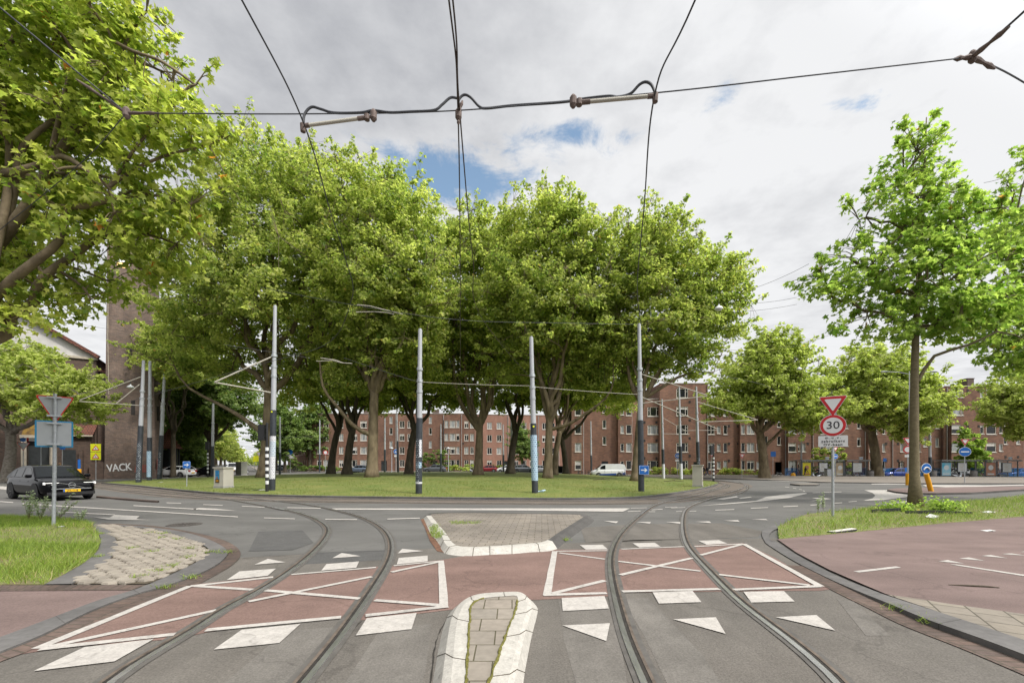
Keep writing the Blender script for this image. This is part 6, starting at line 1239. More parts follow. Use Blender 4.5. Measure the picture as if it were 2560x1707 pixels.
# ------------------------------------------------------------------ overhead wires
def wire(label, pts, r=.009, m='cable_dark', name='overhead_wire', group='overhead tram wires', n=10, sag=0.0):
    pts = [Vector(p) for p in pts]; q = cr(pts, n) if len(pts) > 2 else [pts[0].lerp(pts[1], k / 12) - Vector((0, 0, sag * 4 * (k / 12) * (1 - k / 12))) for k in range(13)]
    o = q[0].copy(); mb = MB(); mb.tube([p - o for p in q], r, 6); ob = mb.build(name, MATS[m]); ob.location = o; return tag(ob, label, 'wire', group)
def wz(x, y, z): Y = (z - CAMH) * 978.5 / (1065.75 - y); return ((x - 1176) / 978.5 * Y, Y, z)
wire('contact wire over the left track, entering at the top left of the sky', [(-2.3, 1.0, 5.7), wz(555, 0, 5.7), wz(700, 290, 5.7), wz(760, 490, 5.7), wz(795, 600, 5.7), (-4.0, 10.6, 5.72), (-6.4, 14.6, 5.74), (-10.5, 17.6, 5.75), (-17, 22.2, 5.75), (-26, 28.6, 5.75)])
wire('contact wire over the right track, running down from the top right of centre', [(1.7, 1.0, 5.7), wz(1597, 0, 5.7), wz(1503, 222, 5.7), wz(1480, 470, 5.7), wz(1465, 690, 5.7), (4.6, 14, 5.7), (8, 18.4, 5.72), (14, 23, 5.75), (19, 31, 5.75)])
wire('left of the twin brown wires hanging over the median', [(-.62, 1.0, 6.05), wz(1031, 0, 6.02), wz(1052, 258, 6.0), wz(1057, 590, 6.0), (-1.7, 14, 6.0), (-2.6, 21.5, 6.3)], .009, 'wire_copper')
wire('right of the twin brown wires hanging over the median', [(-.55, 1.0, 6.05), wz(1040, 0, 6.02), wz(1056, 258, 6.0), wz(1087, 600, 6.0), (-.85, 13, 6.0), (1.2, 24, 6.3)], .009, 'wire_copper')
# span wire with rods and cable loops
JL, JR = Vector((-4.75, 5.25, 1.65 + (1065.75 - 260) / 978.5 * 5.25)), Vector((5.35, 4.95, 1.65 + (1065.75 - 131) / 978.5 * 4.95))
M0 = Vector(wz(1053, 254, 6.02)); pl = Vector(wz(700, 262, 5.86)); pr = Vector(wz(1503, 214, 5.75))
wire('span wire crossing the whole sky from the left tree to the Y joint', [JL, pl, M0, pr, Vector(wz(1850, 175, 5.9)), JR], .007)
def wpx(x, y, Y): return W(*S(x, y), Y)
A2 = lambda x, y: (640 + x / 2.45, y / 2.45); A3 = lambda x, y: (1280 + x / 2.45, y / 2.45)
yl = pl.y; ym = M0.y; yr = pr.y
wire('thick grey feed cable looping along the left half of the span wire', [W(*A2(x, y), yl + (ym - yl) * max(0, (x - 300)) / 930) for x, y in ((290, 765), (298, 700), (340, 657), (400, 670), (480, 692), (640, 691), (720, 678), (820, 690), (950, 685), (1090, 676), (1140, 642), (1190, 600), (1237, 603))], .015, 'cable_dark', 'feed_cable', 'feed cables', 6)
wire('thick grey feed cable looping along the right half of the span wire', [W(*A2(x, y), ym) for x, y in ((1245, 660), (1243, 612), (1275, 582), (1315, 598), (1370, 655), (1420, 664))] + [W(*A3(x, y), ym + (yr - ym) * x / 880) for x, y in ((0, 648), (300, 627), (450, 605), (590, 590), (650, 595), (725, 575), (780, 520), (820, 503), (855, 522), (880, 580))], .015, 'cable_dark', 'feed_cable', 'feed cables', 6)
def rod(label, a, b):
    a, b = Vector(a), Vector(b); t = thing('insulator_rod', label, 'insulator', a, 0, 'pale insulator rods'); d = b - a; mb = MB(); mb.tube([d * .08, d * .9], .021, 10); mb.build('rod', MATS['rod_pale'], t, smooth='auto')
    mb = MB(); mb.tube([d * -.01, d * .09], .026, 10); mb.lathe([(.03, -.05), (.035, .04)], 10, at=tuple(d * -.01 + Vector((0, 0, -.02)))); mb.build('clamp', MATS['clamp_rust'], t); mb = MB(); mb.tube([d * .88, d], .026, 10); mb.lathe([(.035, -.03), (.035, .03)], 10, at=tuple(d * 1.03)); mb.build('clamp', MATS['clamp_rust'], t)
rod('pale insulator rod on the left contact wire below the span wire', W(*A2(292, 772), yl), W(*A2(668, 722), yl + .05)); rod('pale insulator rod on the right contact wire below the span wire', W(*A3(872, 588), yr), W(*A3(425, 628), yr + .05))
def joint(label, c, arms_, r=.022, m='clamp_rust', name='wire_joint'):
    c = Vector(c); t = thing(name, label, 'wire joint', c, 0, 'wire joints'); mb = MB(); mb.lathe([(.02, -.07), (.04, -.04), (.04, .04), (.02, .07)], 10)
    mb.build('clamp', MATS[m], t); mb = MB()
    for e in arms_: d = Vector(e) - c; mb.tube([d * .02, d * .25, d * .5, d * .75, d], [r * .8, r, r * .6, r, r * .4], 8)
    if arms_: mb.build('turnbuckle', MATS[m], t)
joint('rusty clamp where the twin wires cross the span wire', M0 - Vector((0, 0, .05)), [tuple(M0 + Vector((0, 0, -.18))), tuple(M0 + Vector((.05, 0, .12)))])
joint('ring clamp joining the left rod to the span wire', W(*A2(720, 708), yl + .06), [W(*A2(680, 720), yl + .05)]); joint('rusty clamp joining the right rod to the span wire', W(*A3(375, 622), yr + .05), [W(*A3(415, 630), yr + .05)])
joint('triple wire joint at the left end of the span wire inside the near tree', JL, [tuple(JL + (pl - JL) * .18), tuple(JL + Vector((-.4, -.22, .22)))], .02)
joint('Y-shaped wire joint in the upper right corner of the sky', JR, [tuple(JR + (pr - JR) * .06), wpx(2318, 62, 4.5), wpx(2285, 158, 5.2)], .03)
wire('wire climbing from the Y joint to the top right corner', [JR, wpx(2352, 27, 4.45), wpx(2500, -120, 3.6)], .012); wire('wire falling from the Y joint to the right edge', [JR, wpx(2352, 190, 5.6), wpx(2600, 350, 6.4)], .010)
wire('guy wire from the left joint up to the left picture edge', [JL, wpx(0, 18, 4.6), wpx(-200, -150, 4.2)], .008); wire('guy wire through the near tree low at the left edge', [JL, wpx(180, 380, 6.4), wpx(-40, 560, 7.4)], .006)
# wires between the poles on the lawn
cp = lambda k, y, dx=0, dy=0: W(*S(POLES_X[k] + dx, y), POLES[k][0].y + dy)
POLES_X = {'A': 630, 'B': 964, 'C': 1224, 'D': 1470}
wire('ring wire between the second and third big poles', [cp('B', 877), cp('C', 886)], .014, 'arm_pale', sag=.03); wire('ring wire between the third and fourth big poles', [cp('C', 888), cp('D', 906)], .014, 'arm_pale', sag=.03)
wire('ring wire between the first and second big poles', [cp('A', 822, 160, -2), W(*S(930, 868), 20.5), cp('B', 876)], .010); wire('high ring wire from the first big pole across the lawn to the fourth', [cp('A', 660, -30, -3), W(*S(820, 702), 19), W(*S(1060, 735), 19.5), W(*S(1300, 742), 21), cp('D', 745)], .010)
wire('thin wire passing behind the first big pole towards the trees', [W(*C2(880, 5), 20), W(*C2(1330, 75), 22), W(*C2(1650, 125), 23)], .008)
t = thing('steady_arm', 'pale curved steady arm hanging from the high ring wire', 'wire arm', W(*S(820, 700), 19), 0); b = Vector(t.location); mb = MB(); mb.tube([Vector(W(*S(x, y), 19)) - b for x, y in ((818, 717), (860, 716), (890, 718), (905, 722))], .02, 6); mb.tube([Vector(W(*S(x, y), 19)) - b for x, y in ((820, 700), (850, 703), (885, 712), (925, 722))], .02, 6); mb.build('tube', MATS['arm_pale'], t)
t = thing('steady_arm', 'pale curved steady arm left of the second big pole', 'wire arm', W(*C2(1730, 155), 21), 0); b = Vector(t.location); mb = MB(); mb.tube([Vector(W(*C2(x, y), 21)) - b for x, y in ((1730, 158), (1880, 150), (1960, 172), (2060, 178))], .02, 6); mb.tube([Vector(W(*C2(x, y), 21)) - b for x, y in ((1770, 128), (1900, 145), (1975, 172))], .02, 6); mb.build('tube', MATS['arm_pale'], t)
for lb, a, c in (('long span wire in the right sky sloping up from the rightmost lawn tree', (1715, 667, 34), (1858, 606, 30)), ('upper of two near-level wires beside the hanging lamp on the right', (1690, 697, 36), (1830, 683, 34)), ('lower of two near-level wires beside the hanging lamp on the right', (1660, 717, 36), (1830, 699, 34)), ('wire from the pale plane tree towards the young tree', (1790, 797, 48), (1905, 770, 40)),
                 ('wire reaching in from the right edge above the young tree', (2260, 420, 17), (2400, 358, 14)), ('horizontal wire in front of the middle flats', (1560, 1001, 60), (2400, 1001, 60)), ('horizontal tram wire low across the right flats', (1850, 1017, 58), (2352, 1024, 57)), ('wire above the left church doorway', (0, 880, 40), (245, 872, 44)), ('wire crossing the sky left of the church tower', (90, 725, 30), (330, 765, 40)),
                 ('wire crossing in front of the church tower', (240, 865, 44), (380, 880, 44)), ('wire across the far flats behind the second pole', (690, 1004, 80), (1160, 1012, 80))):
    wire(lb, [W(*S(a[0], a[1]), a[2]), W(*S(c[0], c[1]), c[2])], .012 if a[2] > 25 else .008, group='distant wires', sag=.15)
for k in range(9):
    y = 80 + 22 * k; wire('span wire over the avenue, %s from the near end' % (['first', 'second', 'third', 'fourth', 'fifth', 'sixth', 'seventh', 'eighth', 'ninth'][k]), [(-.618 * y - 7, y, 7.2), (-.618 * y + 13, y, 7.0)], .022, group='avenue span wires', sag=.4)
# hanging street lamps
def lamp(label, x, y, Y, s=1.0, lit=False):
    t = thing('hanging_lamp', label, 'street lamp', W(*S(x, y), Y), 0, 'hanging street lamps'); mb = MB(); mb.lathe([(.04 * s, .34 * s), (.06 * s, .24 * s), (.20 * s, .16 * s), (.27 * s, .05 * s), (.28 * s, 0)], 18); mb.build('shade', MATS['lamp_white'], t, smooth='auto')
    mb = MB(); mb.lathe([(.22 * s, .0), (.21 * s, -.05 * s), (.12 * s, -.11 * s), (.01, -.13 * s)], 14); mb.build('bulb_cover', MATS['lamp_lit' if lit else 'lamp_white'], t, smooth=True)
    mb = MB(); mb.tube([(0, 0, .34 * s), (0, 0, .62 * s)], .015, 6); mb.build('hanger', MATS['cable_dark'], t)
lamp('lit hanging lamp glowing warm under the near left tree', 282, 608, 17, .82, True); lamp('white hanging lamp in the sky at the right end of the lawn trees', 1651, 710, 30, 1.0); lamp('white hanging lamp left of the young tree above the yellow tree', 1836, 848, 52, 1.0); lamp('hanging lamp above the left give way sign', 109, 902, 38, 1.1); lamp('hanging lamp on the arm left of the raked poles', 300, 890, 40, 1.0)
for k in range(8): y = 92 + 24 * k; lamp('hanging lamp over the avenue, %s from the near end' % (['first', 'second', 'third', 'fourth', 'fifth', 'sixth', 'seventh', 'eighth'][k]), *[(S1 / 1.08844) for S1 in (CX + F * (-.618 * y + (-1.5 if k % 2 else 1.0)) / y, HY - F * (5.9 - CAMH) / y)], y, 1.3)
# ------------------------------------------------------------------ vehicles
def paint(name, col, rough=.22, metal=.3, coat=.5, spec=.5): return mat(name, col, rough=rough, metal=metal, var=.05, scale=1, spec=spec, coat=coat)
paint('paint_black', (.003, .003, .004), .02, 0, 0, .17); paint('paint_white', (.68, .69, .70), .3, 0); paint('paint_silver', (.40, .42, .45), .3, .6); paint('paint_grey', (.13, .14, .155), .28, .5); paint('paint_red', (.20, .012, .018), .25, .2); paint('paint_blue', (.012, .045, .26), .22, .3); paint('paint_steel_blue', (.16, .20, .26), .28, .5)
mat('tyre', (.020, .020, .021), .85, var=.2, scale=20); mat('rim_alloy', (.42, .43, .44), .35, metal=.7, var=.1); mat('rim_dark', (.10, .10, .105), .35, metal=.6, var=.15); mat('car_glass', (.006, .008, .009), rough=.03, spec=.28, var=.3, scale=.8); mat('trim_black', (.018, .018, .019), .6, var=.1)
mat('lamp_led', (.9, .9, .88), .3, emit=(1, .97, .9, .35)); mat('lamp_clear', (.55, .57, .58), .2, var=.2, spec=.8); mat('lamp_red', (.40, .015, .015), .25, var=.15); mat('plate_yellow', (.85, .50, .01), .5, var=.03); mat('chrome', (.62, .63, .64), .2, metal=.9, var=.05); mat('livery_blue', (.02, .06, .24), .35)
WHEEL = {}
def wheel(parent, x, y, r, side, dark=False, w=.21):
    key = (round(r, 3), dark, side, w)
    if key not in WHEEL:
        mb = MB(); mb.lathe([(r * .66, -w / 2), (r * .93, -w / 2), (r, -w / 2 + .03), (r, w / 2 - .03), (r * .93, w / 2), (r * .66, w / 2)], 28, axis='y'); o = mb.build('wheel', MATS['tyre'], parent, smooth='auto')
        mb = MB(); s = side * (w / 2 - .02); mb.lathe([(r * .67, s - .03), (r * .67, s)], 28, axis='y')
        mb2 = MB(); 
        for k in range(5):
            a = 2 * PI * k / 5; c, s_ = math.cos(a), math.sin(a); e = s + side * .012
            mb2.bar((.03 * c, e, .03 * s_), (r * .63 * c, e, r * .63 * s_), .055, .03)
        mb2.lathe([(.06, s - .01), (.06, s + side * .02)], 10, axis='y'); q = mb.build('rim_barrel', MATS['trim_black'], o); q2 = mb2.build('rim', MATS['rim_dark' if dark else 'rim_alloy'], o)
        mb3 = MB(); mb3.tube([(r * .64 * math.cos(2 * PI * k / 24), s + side * .008, r * .64 * math.sin(2 * PI * k / 24)) for k in range(25)], .018, 6, caps=False); q2.data.materials.append(q2.data.materials[0])
        q3 = mb3.build('rim_edge', MATS['rim_dark' if dark else 'rim_alloy'], o); WHEEL[key] = (o.data, [('rim_barrel', q.data), ('rim', q2.data), ('rim_edge', q3.data)])
    else:
        d, ch = WHEEL[key]; o = bpy.data.objects.new('wheel', d); COL.objects.link(o); o.parent = parent
        for n, c in ch: q = bpy.data.objects.new(n, c); COL.objects.link(q); q.parent = o
    o.location = (x, y, r); return o
KINDS = {  # length, width, ground clearance; lower-body top line (x fraction from nose, z); greenhouse (x fraction, z) base-front, roof-front, roof-rear, base-rear; wheel radius, axles
    'suv': dict(L=4.60, W=1.90, zb=.24, top=[(0, .72), (.03, .86), (.12, .97), (.24, 1.03), (.31, 1.06), (.6, 1.08), (.86, 1.10), (.95, 1.08), (1, .88)], gh=[(.25, 1.02), (.42, 1.53), (.50, 1.60), (.70, 1.56), (.83, 1.43), (.965, 1.10)], r=.375, ax=(.195, .80), tail=.62),
    'hatch': dict(L=4.05, W=1.78, zb=.20, top=[(0, .58), (.04, .72), (.14, .86), (.24, .93), (.32, .96), (.62, .99), (.88, 1.02), (.97, 1.0), (1, .80)], gh=[(.25, .93), (.44, 1.42), (.55, 1.48), (.76, 1.46), (.87, 1.36), (.975, 1.0)], r=.315, ax=(.20, .82), tail=.55),
    'wagon': dict(L=4.70, W=1.85, zb=.19, top=[(0, .52), (.03, .66), (.12, .80), (.25, .89), (.34, .92), (.62, .94), (.90, .96), (.97, .94), (1, .70)], gh=[(.29, .90), (.45, 1.37), (.54, 1.44), (.80, 1.42), (.88, 1.34), (.975, .95)], r=.325, ax=(.195, .80), tail=.5),
    'van': dict(L=5.05, W=1.95, zb=.26, top=[(0, .74), (.03, .90), (.08, 1.05), (.15, 1.14), (.20, 1.17), (.6, 1.18), (.92, 1.18), (.985, 1.16), (1, 1.0)], gh=[(.13, 1.13), (.29, 1.84), (.36, 1.95), (.80, 1.96), (.96, 1.92), (.99, 1.15)], r=.335, ax=(.185, .79), tail=.6),
}
def car(name, label, loc, head, kind, pm, group=None, cat='car', dark=False, detail=True, cargo=False, livery=None):
    K = KINDS[kind]; L, Wd, zb = K['L'], K['W'], K['zb']; t = thing(name, label, cat, loc, head, group); X = lambda f: L / 2 - f * L
    # lower body: lofted rings, rounded in plan at nose and tail
    ft = np.array(K['top']); st = np.array(sorted(set([0, .012, .04, .10, .17, .24, .31, .40, .5, .6, .7, .8, .88, .94, .98, 1.0]))); rings = []
    for f in st:
        zt = float(np.interp(f, ft[:, 0], ft[:, 1])); e = min(f, 1 - f); wf = 1 - .26 * max(0, 1 - e / .10) ** 2.2; w = Wd / 2 * wf; b = zb + (.10 * max(0, 1 - e / .05)); h = zt - b
        if f == 0: zt = b + h * .9; h = zt - b
        rings.append([(X(f), s * y, z) for s, y, z in [(1, 0, b), (1, w * .82, b), (1, w * .97, b + .10 * h), (1, w, b + .34 * h), (1, w * .995, b + .62 * h), (1, w * .955, b + .88 * h), (1, w * .87, zt), (1, w * .55, zt + .012), (1, 0, zt + .02), (-1, w * .55, zt + .012), (-1, w * .87, zt), (-1, w * .955, b + .88 * h), (-1, w * .995, b + .62 * h), (-1, w, b + .34 * h), (-1, w * .97, b + .10 * h), (-1, w * .82, b)]])
    mb = MB(); n = 16; mb.v = [p for r_ in rings for p in r_]
    for i in range(len(rings) - 1):
        for j in range(n): k = (j + 1) % n; mb.f.append((i * n + j, i * n + k, (i + 1) * n + k, (i + 1) * n + j)); mb.m.append(0)
    mb.f.append(tuple(range(n))[::-1]); mb.f.append(tuple((len(rings) - 1) * n + j for j in range(n))); mb.m += [0, 0]
    body = mb.build('body', MATS[pm], t, smooth='auto'); sd = body.modifiers.new('round', 'SUBSURF'); sd.levels = sd.render_levels = 1
    # greenhouse
    G = K['gh']; wb_, wr = Wd / 2 * .90, Wd / 2 * (.86 if kind == 'van' else .70); zmin = min(g[1] for g in G); zmax = max(g[1] for g in G)
    hw = lambda z: wb_ + (wr - wb_) * max(0.0, (z - zmin) / (zmax - zmin)) ** 1.25
    mb = MB(); prof = [(X(f), z) for f, z in G]; nn = len(prof); fine = []
    for i in range(nn - 1):
        for k in range(4): u = k / 4; fine.append((prof[i][0] + (prof[i + 1][0] - prof[i][0]) * u, prof[i][1] + (prof[i + 1][1] - prof[i][1]) * u))
    fine.append(prof[-1]); fine = [(p.x, p.z) for p in smooth_line([(x, 0, z) for x, z in fine], 2)]
    for i in range(len(fine) - 1):
        (xa, za), (xb, zb2) = fine[i], fine[i + 1]; c = .018
        mb.face([(xa, hw(za), za), (xa, hw(za) * .5, za + c), (xb, hw(zb2) * .5, zb2 + c), (xb, hw(zb2), zb2)][::-1]); mb.face([(xa, hw(za) * .5, za + c), (xa, -hw(za) * .5, za + c), (xb, -hw(zb2) * .5, zb2 + c), (xb, hw(zb2) * .5, zb2 + c)][::-1]); mb.face([(xa, -hw(za) * .5, za + c), (xa, -hw(za), za), (xb, -hw(zb2), zb2), (xb, -hw(zb2) * .5, zb2 + c)][::-1])
    zl = zmin - .06
    for s in (1, -1):
        for i in range(len(fine) - 1):
            (xa, za), (xb, zb2) = fine[i], fine[i + 1]; mb.face([(xa, s * hw(za), za), (xb, s * hw(zb2), zb2), (xb, s * wb_ * 1.01, zl), (xa, s * wb_ * 1.01, zl)])
    cab = mb.build('cabin', MATS[pm], t, smooth='auto')
    def xz(f):                                            # roof line height at x
        xs_ = [p[0] for p in fine][::-1]; zs_ = [p[1] for p in fine][::-1]; return float(np.interp(f, xs_, zs_))
    def side_glass(a, b, z0=.05, z1=.09):
        for s in (1, -1):
            m = MB(); N = 6; P0, P1 = [], []
            for k in range(N + 1):
                x = a + (b - a) * k / N; zt = xz(x) - z1; zo = zmin + z0; zt = max(zt, zo + .01); e = .008
                P0.append((x, s * (wb_ * 1.01 + (hw(zt) - wb_ * 1.01) * max(0, (zo - zl) / max(xz(x) - zl, .05)) + e), zo)); y1 = wb_ * 1.01 + (hw(xz(x)) - wb_ * 1.01) * min(1, (zt - zl) / max(xz(x) - zl, .05)); P1.append((x, s * (y1 + e), zt))
            for k in range(N): q = [P0[k], P0[k + 1], P1[k + 1], P1[k]]; m.face(q if s * (b - a) < 0 else q[::-1])
            m.build('side_window', MATS['car_glass'], t)
    g0, g1, g4, g5 = prof[0], prof[1], prof[-2], prof[-1]
    if cargo: side_glass(g1[0] + .25, X(.39), .05, .16)
    else: side_glass(g1[0] + .32, X(.565)); side_glass(X(.58), X(.755)); side_glass(X(.77), g4[0] - .12)
    def pane(nm, p, q, u0, u1, mname, grow=.92):
        m = MB(); N = 5; nx, nz = (q[1] - p[1]), -(q[0] - p[0]); l = math.hypot(nx, nz); sg = 1 if (nz / l > 0 or p[0] > 0) else 1; nx, nz = nx / l * .014, nz / l * .014
        if nz < 0: nx, nz = -nx, -nz
        for k in range(N):
            a, b = u0 + (u1 - u0) * k / N, u0 + (u1 - u0) * (k + 1) / N; A, B = [(p[0] + (q[0] - p[0]) * u, p[1] + (q[1] - p[1]) * u) for u in (a, b)]
            f = lambda c: [(c[0] + nx, hw(c[1]) * grow * v, c[1] + nz + (.018 if abs(v) < .6 else 0)) for v in (-1, -.5, .5, 1)]
            fa, fb = f(A), f(B)
            for j in range(3): m.face([fa[j], fa[j + 1], fb[j + 1], fb[j]])
        m.build(nm, MATS[mname], t)
    pane('windscreen', g0, g1, .05, .97, 'car_glass')
    if not cargo: pane('rear_window', g5, g4, .12, .92, 'car_glass', .86)
    # wheels with dark arches
    for f in K['ax']:
        for s in (1, -1):
            wheel(t, X(f), s * (Wd / 2 - .105), K['r'], s, dark)
            m = MB(); r_ = K['r']; pts = [(X(f) + r_ * 1.16 * math.cos(a), r_ + r_ * 1.16 * math.sin(a)) for a in [PI * k / 14 for k in range(15)]]; m.face([(x, s * (Wd / 2 + .004), z) for x, z in ([(X(f) + r_ * 1.16, zb + .02)] + pts + [(X(f) - r_ * 1.16, zb + .02)])][::(-1 if s > 0 else 1)]); m.build('wheel_arch', MATS['trim_black'], t)
    if detail:
        m = MB(); m.box(X(.99), X(.01), -Wd / 2 * .80, Wd / 2 * .80, zb - .03, zb + .05); m.build('underbody', MATS['trim_black'], t)
        zt0 = float(np.interp(.02, ft[:, 0], ft[:, 1]))
        if not dark:
            for s in (1, -1):
                m = MB(); m.face([(X(.006), s * Wd / 2 * .46, zt0 - .20), (X(.035), s * Wd / 2 * .86, zt0 - .17), (X(.07), s * Wd / 2 * .93, zt0 - .02), (X(.02), s * Wd / 2 * .55, zt0 - .06)][::(1 if s < 0 else -1)]); o = m.build('headlight', MATS['lamp_clear'], t); o.location = (.035, s * .012, .0)
                m = MB(); zt1 = K['tail']; m.box(X(1.0) - .012, X(.965), s * Wd / 2 * .60 - .14, s * Wd / 2 * .60 + .14, zt1 + .20, zt1 + .38); m.build('tail_light', MATS['lamp_red'], t)
            m = MB(); m.box(X(.0) - .0, X(-.006), -.55, .55, zb + .12, zb + .30); m.build('grille', MATS['trim_black'], t)
            for e, zz_ in ((X(-.004), zb + .19), (X(1.004), zb + .32)): m = MB(); m.box(e - .02, e + .02, -.26, .26, zz_, zz_ + .11); m.build('number_plate', MATS['plate_yellow'], t)
        for s in (1, -1): m = MB(); c = prof[0]; m.box(c[0] - .30, c[0] - .12, s * (Wd / 2 * .96) - .02, s * (Wd / 2 * .96 + .17) + .02, c[1] + .02, c[1] + .17) if s > 0 else m.box(c[0] - .30, c[0] - .12, -(Wd / 2 * .96 + .17) - .02, -(Wd / 2 * .96) + .02, c[1] + .02, c[1] + .17); o = m.build('wing_mirror', MATS[pm], t); bv = o.modifiers.new('b', 'BEVEL'); bv.width = .05; bv.segments = 3
        for s in (1, -1):
            m = MB()
            for x in (X(.36), X(.565), X(.76)): m.box(x - .006, x + .006, s * (Wd / 2 * .955) - .02, s * (Wd / 2 * .955) + .045, zb + .22, zmin - .12)
            m.build('door_gap', MATS['trim_black'], t)
    if livery:
        for s in (1, -1):
            m = MB(); m.face([(X(.20), s * (Wd / 2 + .006), zb + .06), (X(.70), s * (Wd / 2 + .006), zb + .06), (X(.70), s * (Wd / 2 + .006), zb + .34), (X(.24), s * (Wd / 2 + .006), zb + .24)][::(-1 if s > 0 else 1)]); m.face([(X(.88), s * (Wd / 2 + .004), zb + .14), (X(.97), s * (Wd / 2 - .03), zb + .16), (X(.97), s * (Wd / 2 - .03), zb + .42), (X(.88), s * (Wd / 2 + .004), zb + .38)][::(-1 if s > 0 else 1)]); m.build('livery_band', MATS['livery_blue'], t)
    return t
# the black car at the left
hd = R(-26); ce = Vector((-22.15, 20.45, 0)); t = car('suv_car', 'glossy black suv with white light strips driving right past the left sign', ce, hd, 'suv', 'paint_black', cat='car', dark=True)
K = KINDS['suv']; xn = K['L'] / 2
m = MB()
for s in (1, -1): m = MB(); m.box(xn - .085, xn - .02, s * .62 - .20, s * .62 + .20, .80, .825); m.box(xn - .22, xn - .10, s * .845 - .03, s * .845 + .02, .74, .84); o = m.build('headlight', MATS['lamp_led'], t)
m = MB(); m.tube([(xn + .015, .115 * math.cos(a), .70 + .115 * math.sin(a)) for a in [2 * PI * k / 20 for k in range(21)]], .014, 6, caps=False); m.bar((xn + .012, -.42, .82), (xn + .012, .42, .58), .03, .02); m.box(xn + .0, xn + .02, -.09, .09, .675, .725); m.build('badge', MATS['chrome'], t)
m = MB(); m.box(xn - .02, xn + .018, -.66, .66, .525, .565); m.build('bumper_strip', MATS['rim_alloy'], t)
m = MB(); m.box(xn - .03, xn + .012, -.80, .80, .27, .40); m.build('lower_grille', MATS['trim_black'], t)
m = MB(); m.box(xn - .01, xn + .025, -.29, .29, .405, .515); o = m.build('number_plate', MATS['plate_yellow'], t)
m = MB(); m.box(xn + .02, xn + .028, -.29, -.24, .405, .515); m.build('country_band', MATS['sign_blue'], o)
m = MB(); m.add_mesh(text_mesh('JVL-17-B', .10, True), Matrix.Translation((xn + .027, .02, .46)) @ Matrix.Rotation(R(90), 4, 'Z') @ STAND); m.build('lettering', MATS['letter_black'], o)
def vp(px, Y, fn=T): X = (px - CX) / F * Y; return (X, Y, fn(X, Y))
GC = 'cars around the roundabout'
car('estate_car', 'white estate car passing behind the raked poles on the left', vp(320 + 430 / 3.675, 55), PI, 'wagon', 'paint_white', GC)
car('hatchback', 'black car half hidden behind the far dark pole on the left', vp(320 + 760 / 3.675, 58), R(165), 'hatch', 'paint_black', GC)
car('delivery_van', 'white delivery van coming down the avenue', vp(320 + 970 / 3.675, 84), R(-60), 'van', 'paint_white', None, 'van', cargo=True)
car('delivery_van', 'white van with a dark blue band parked at the foot of the corner flats', vp(1400 + 440 / 3.675, 63.5), PI, 'van', 'paint_white', None, 'van', cargo=True, livery=True)
for px, Y, k, pm, hd_, lb in ((320 + 2120 / 3.675, 82, 'hatch', 'paint_steel_blue', PI, 'steel blue hatchback behind the thick trunk of the second tree'), (900 + 30 / 3.675, 84, 'hatch', 'paint_silver', PI, 'silver car half hidden by the tree with the curving limb'), (900 + 690 / 3.675, 84, 'suv', 'paint_grey', PI, 'dark grey suv parked behind the short dark pole'), (900 + 1170 / 3.675, 86, 'hatch', 'paint_red', PI, 'dark red car peeking out right of the wide V tree'),
                          (900 + 1345 / 3.675, 86, 'hatch', 'paint_white', PI, 'white car behind the pole with white scraps'), (900 + 1505 / 3.675, 80, 'suv', 'paint_grey', 0, 'dark grey suv seen just left of the third big pole'), (900 + 1665 / 3.675, 84, 'hatch', 'paint_white', 0, 'white car showing between the third pole and its tree'), (900 + 1850 / 3.675, 78, 'wagon', 'paint_black', 0, 'black car behind the slanting trunk left of the corner flats')):
    car('parked_car', lb, vp(px, Y), hd_, k, pm, GC)
for px, Y, k, pm, hd_, lb in ((1920 + 1165 / 3.675, 61.5, 'hatch', 'paint_blue', PI, 'bright blue car behind the blue mesh fence'), (1920 + 1420 / 3.675, 62.5, 'wagon', 'paint_silver', PI, 'silver car behind the fence just right of the young tree trunk'), (1920 + 2300 / 3.675, 63, 'wagon', 'paint_blue', PI, 'dark blue car behind the fence at the right edge'), (1920 + 1700 / 3.675, 64, 'hatch', 'paint_white', PI, 'white car behind the shelter with the light blue poster')):
    car('parked_car', lb, vp(px, Y), hd_, k, pm, GC)
pc = car('parked_car', 'small parked car in the long row down the avenue', (-.618 * 100 + 7.5, 100, 0), R(122), 'hatch', 'paint_grey', 'cars parked down the avenue', detail=False)
for k in range(12):
    y = 112 + k * 15; c = copy_tree(pc, None, None, None, (-.618 * y + (7.5 if k % 3 else -5.5), y, 0), R(122 if k % 3 else -58))
for k, (x, y, lb) in enumerate(((-59.5, 79, 'silver car waiting in the avenue beside the green cabinet'),)): car('parked_car', lb, (x, y, 0), R(-58), 'hatch', 'paint_silver', GC)

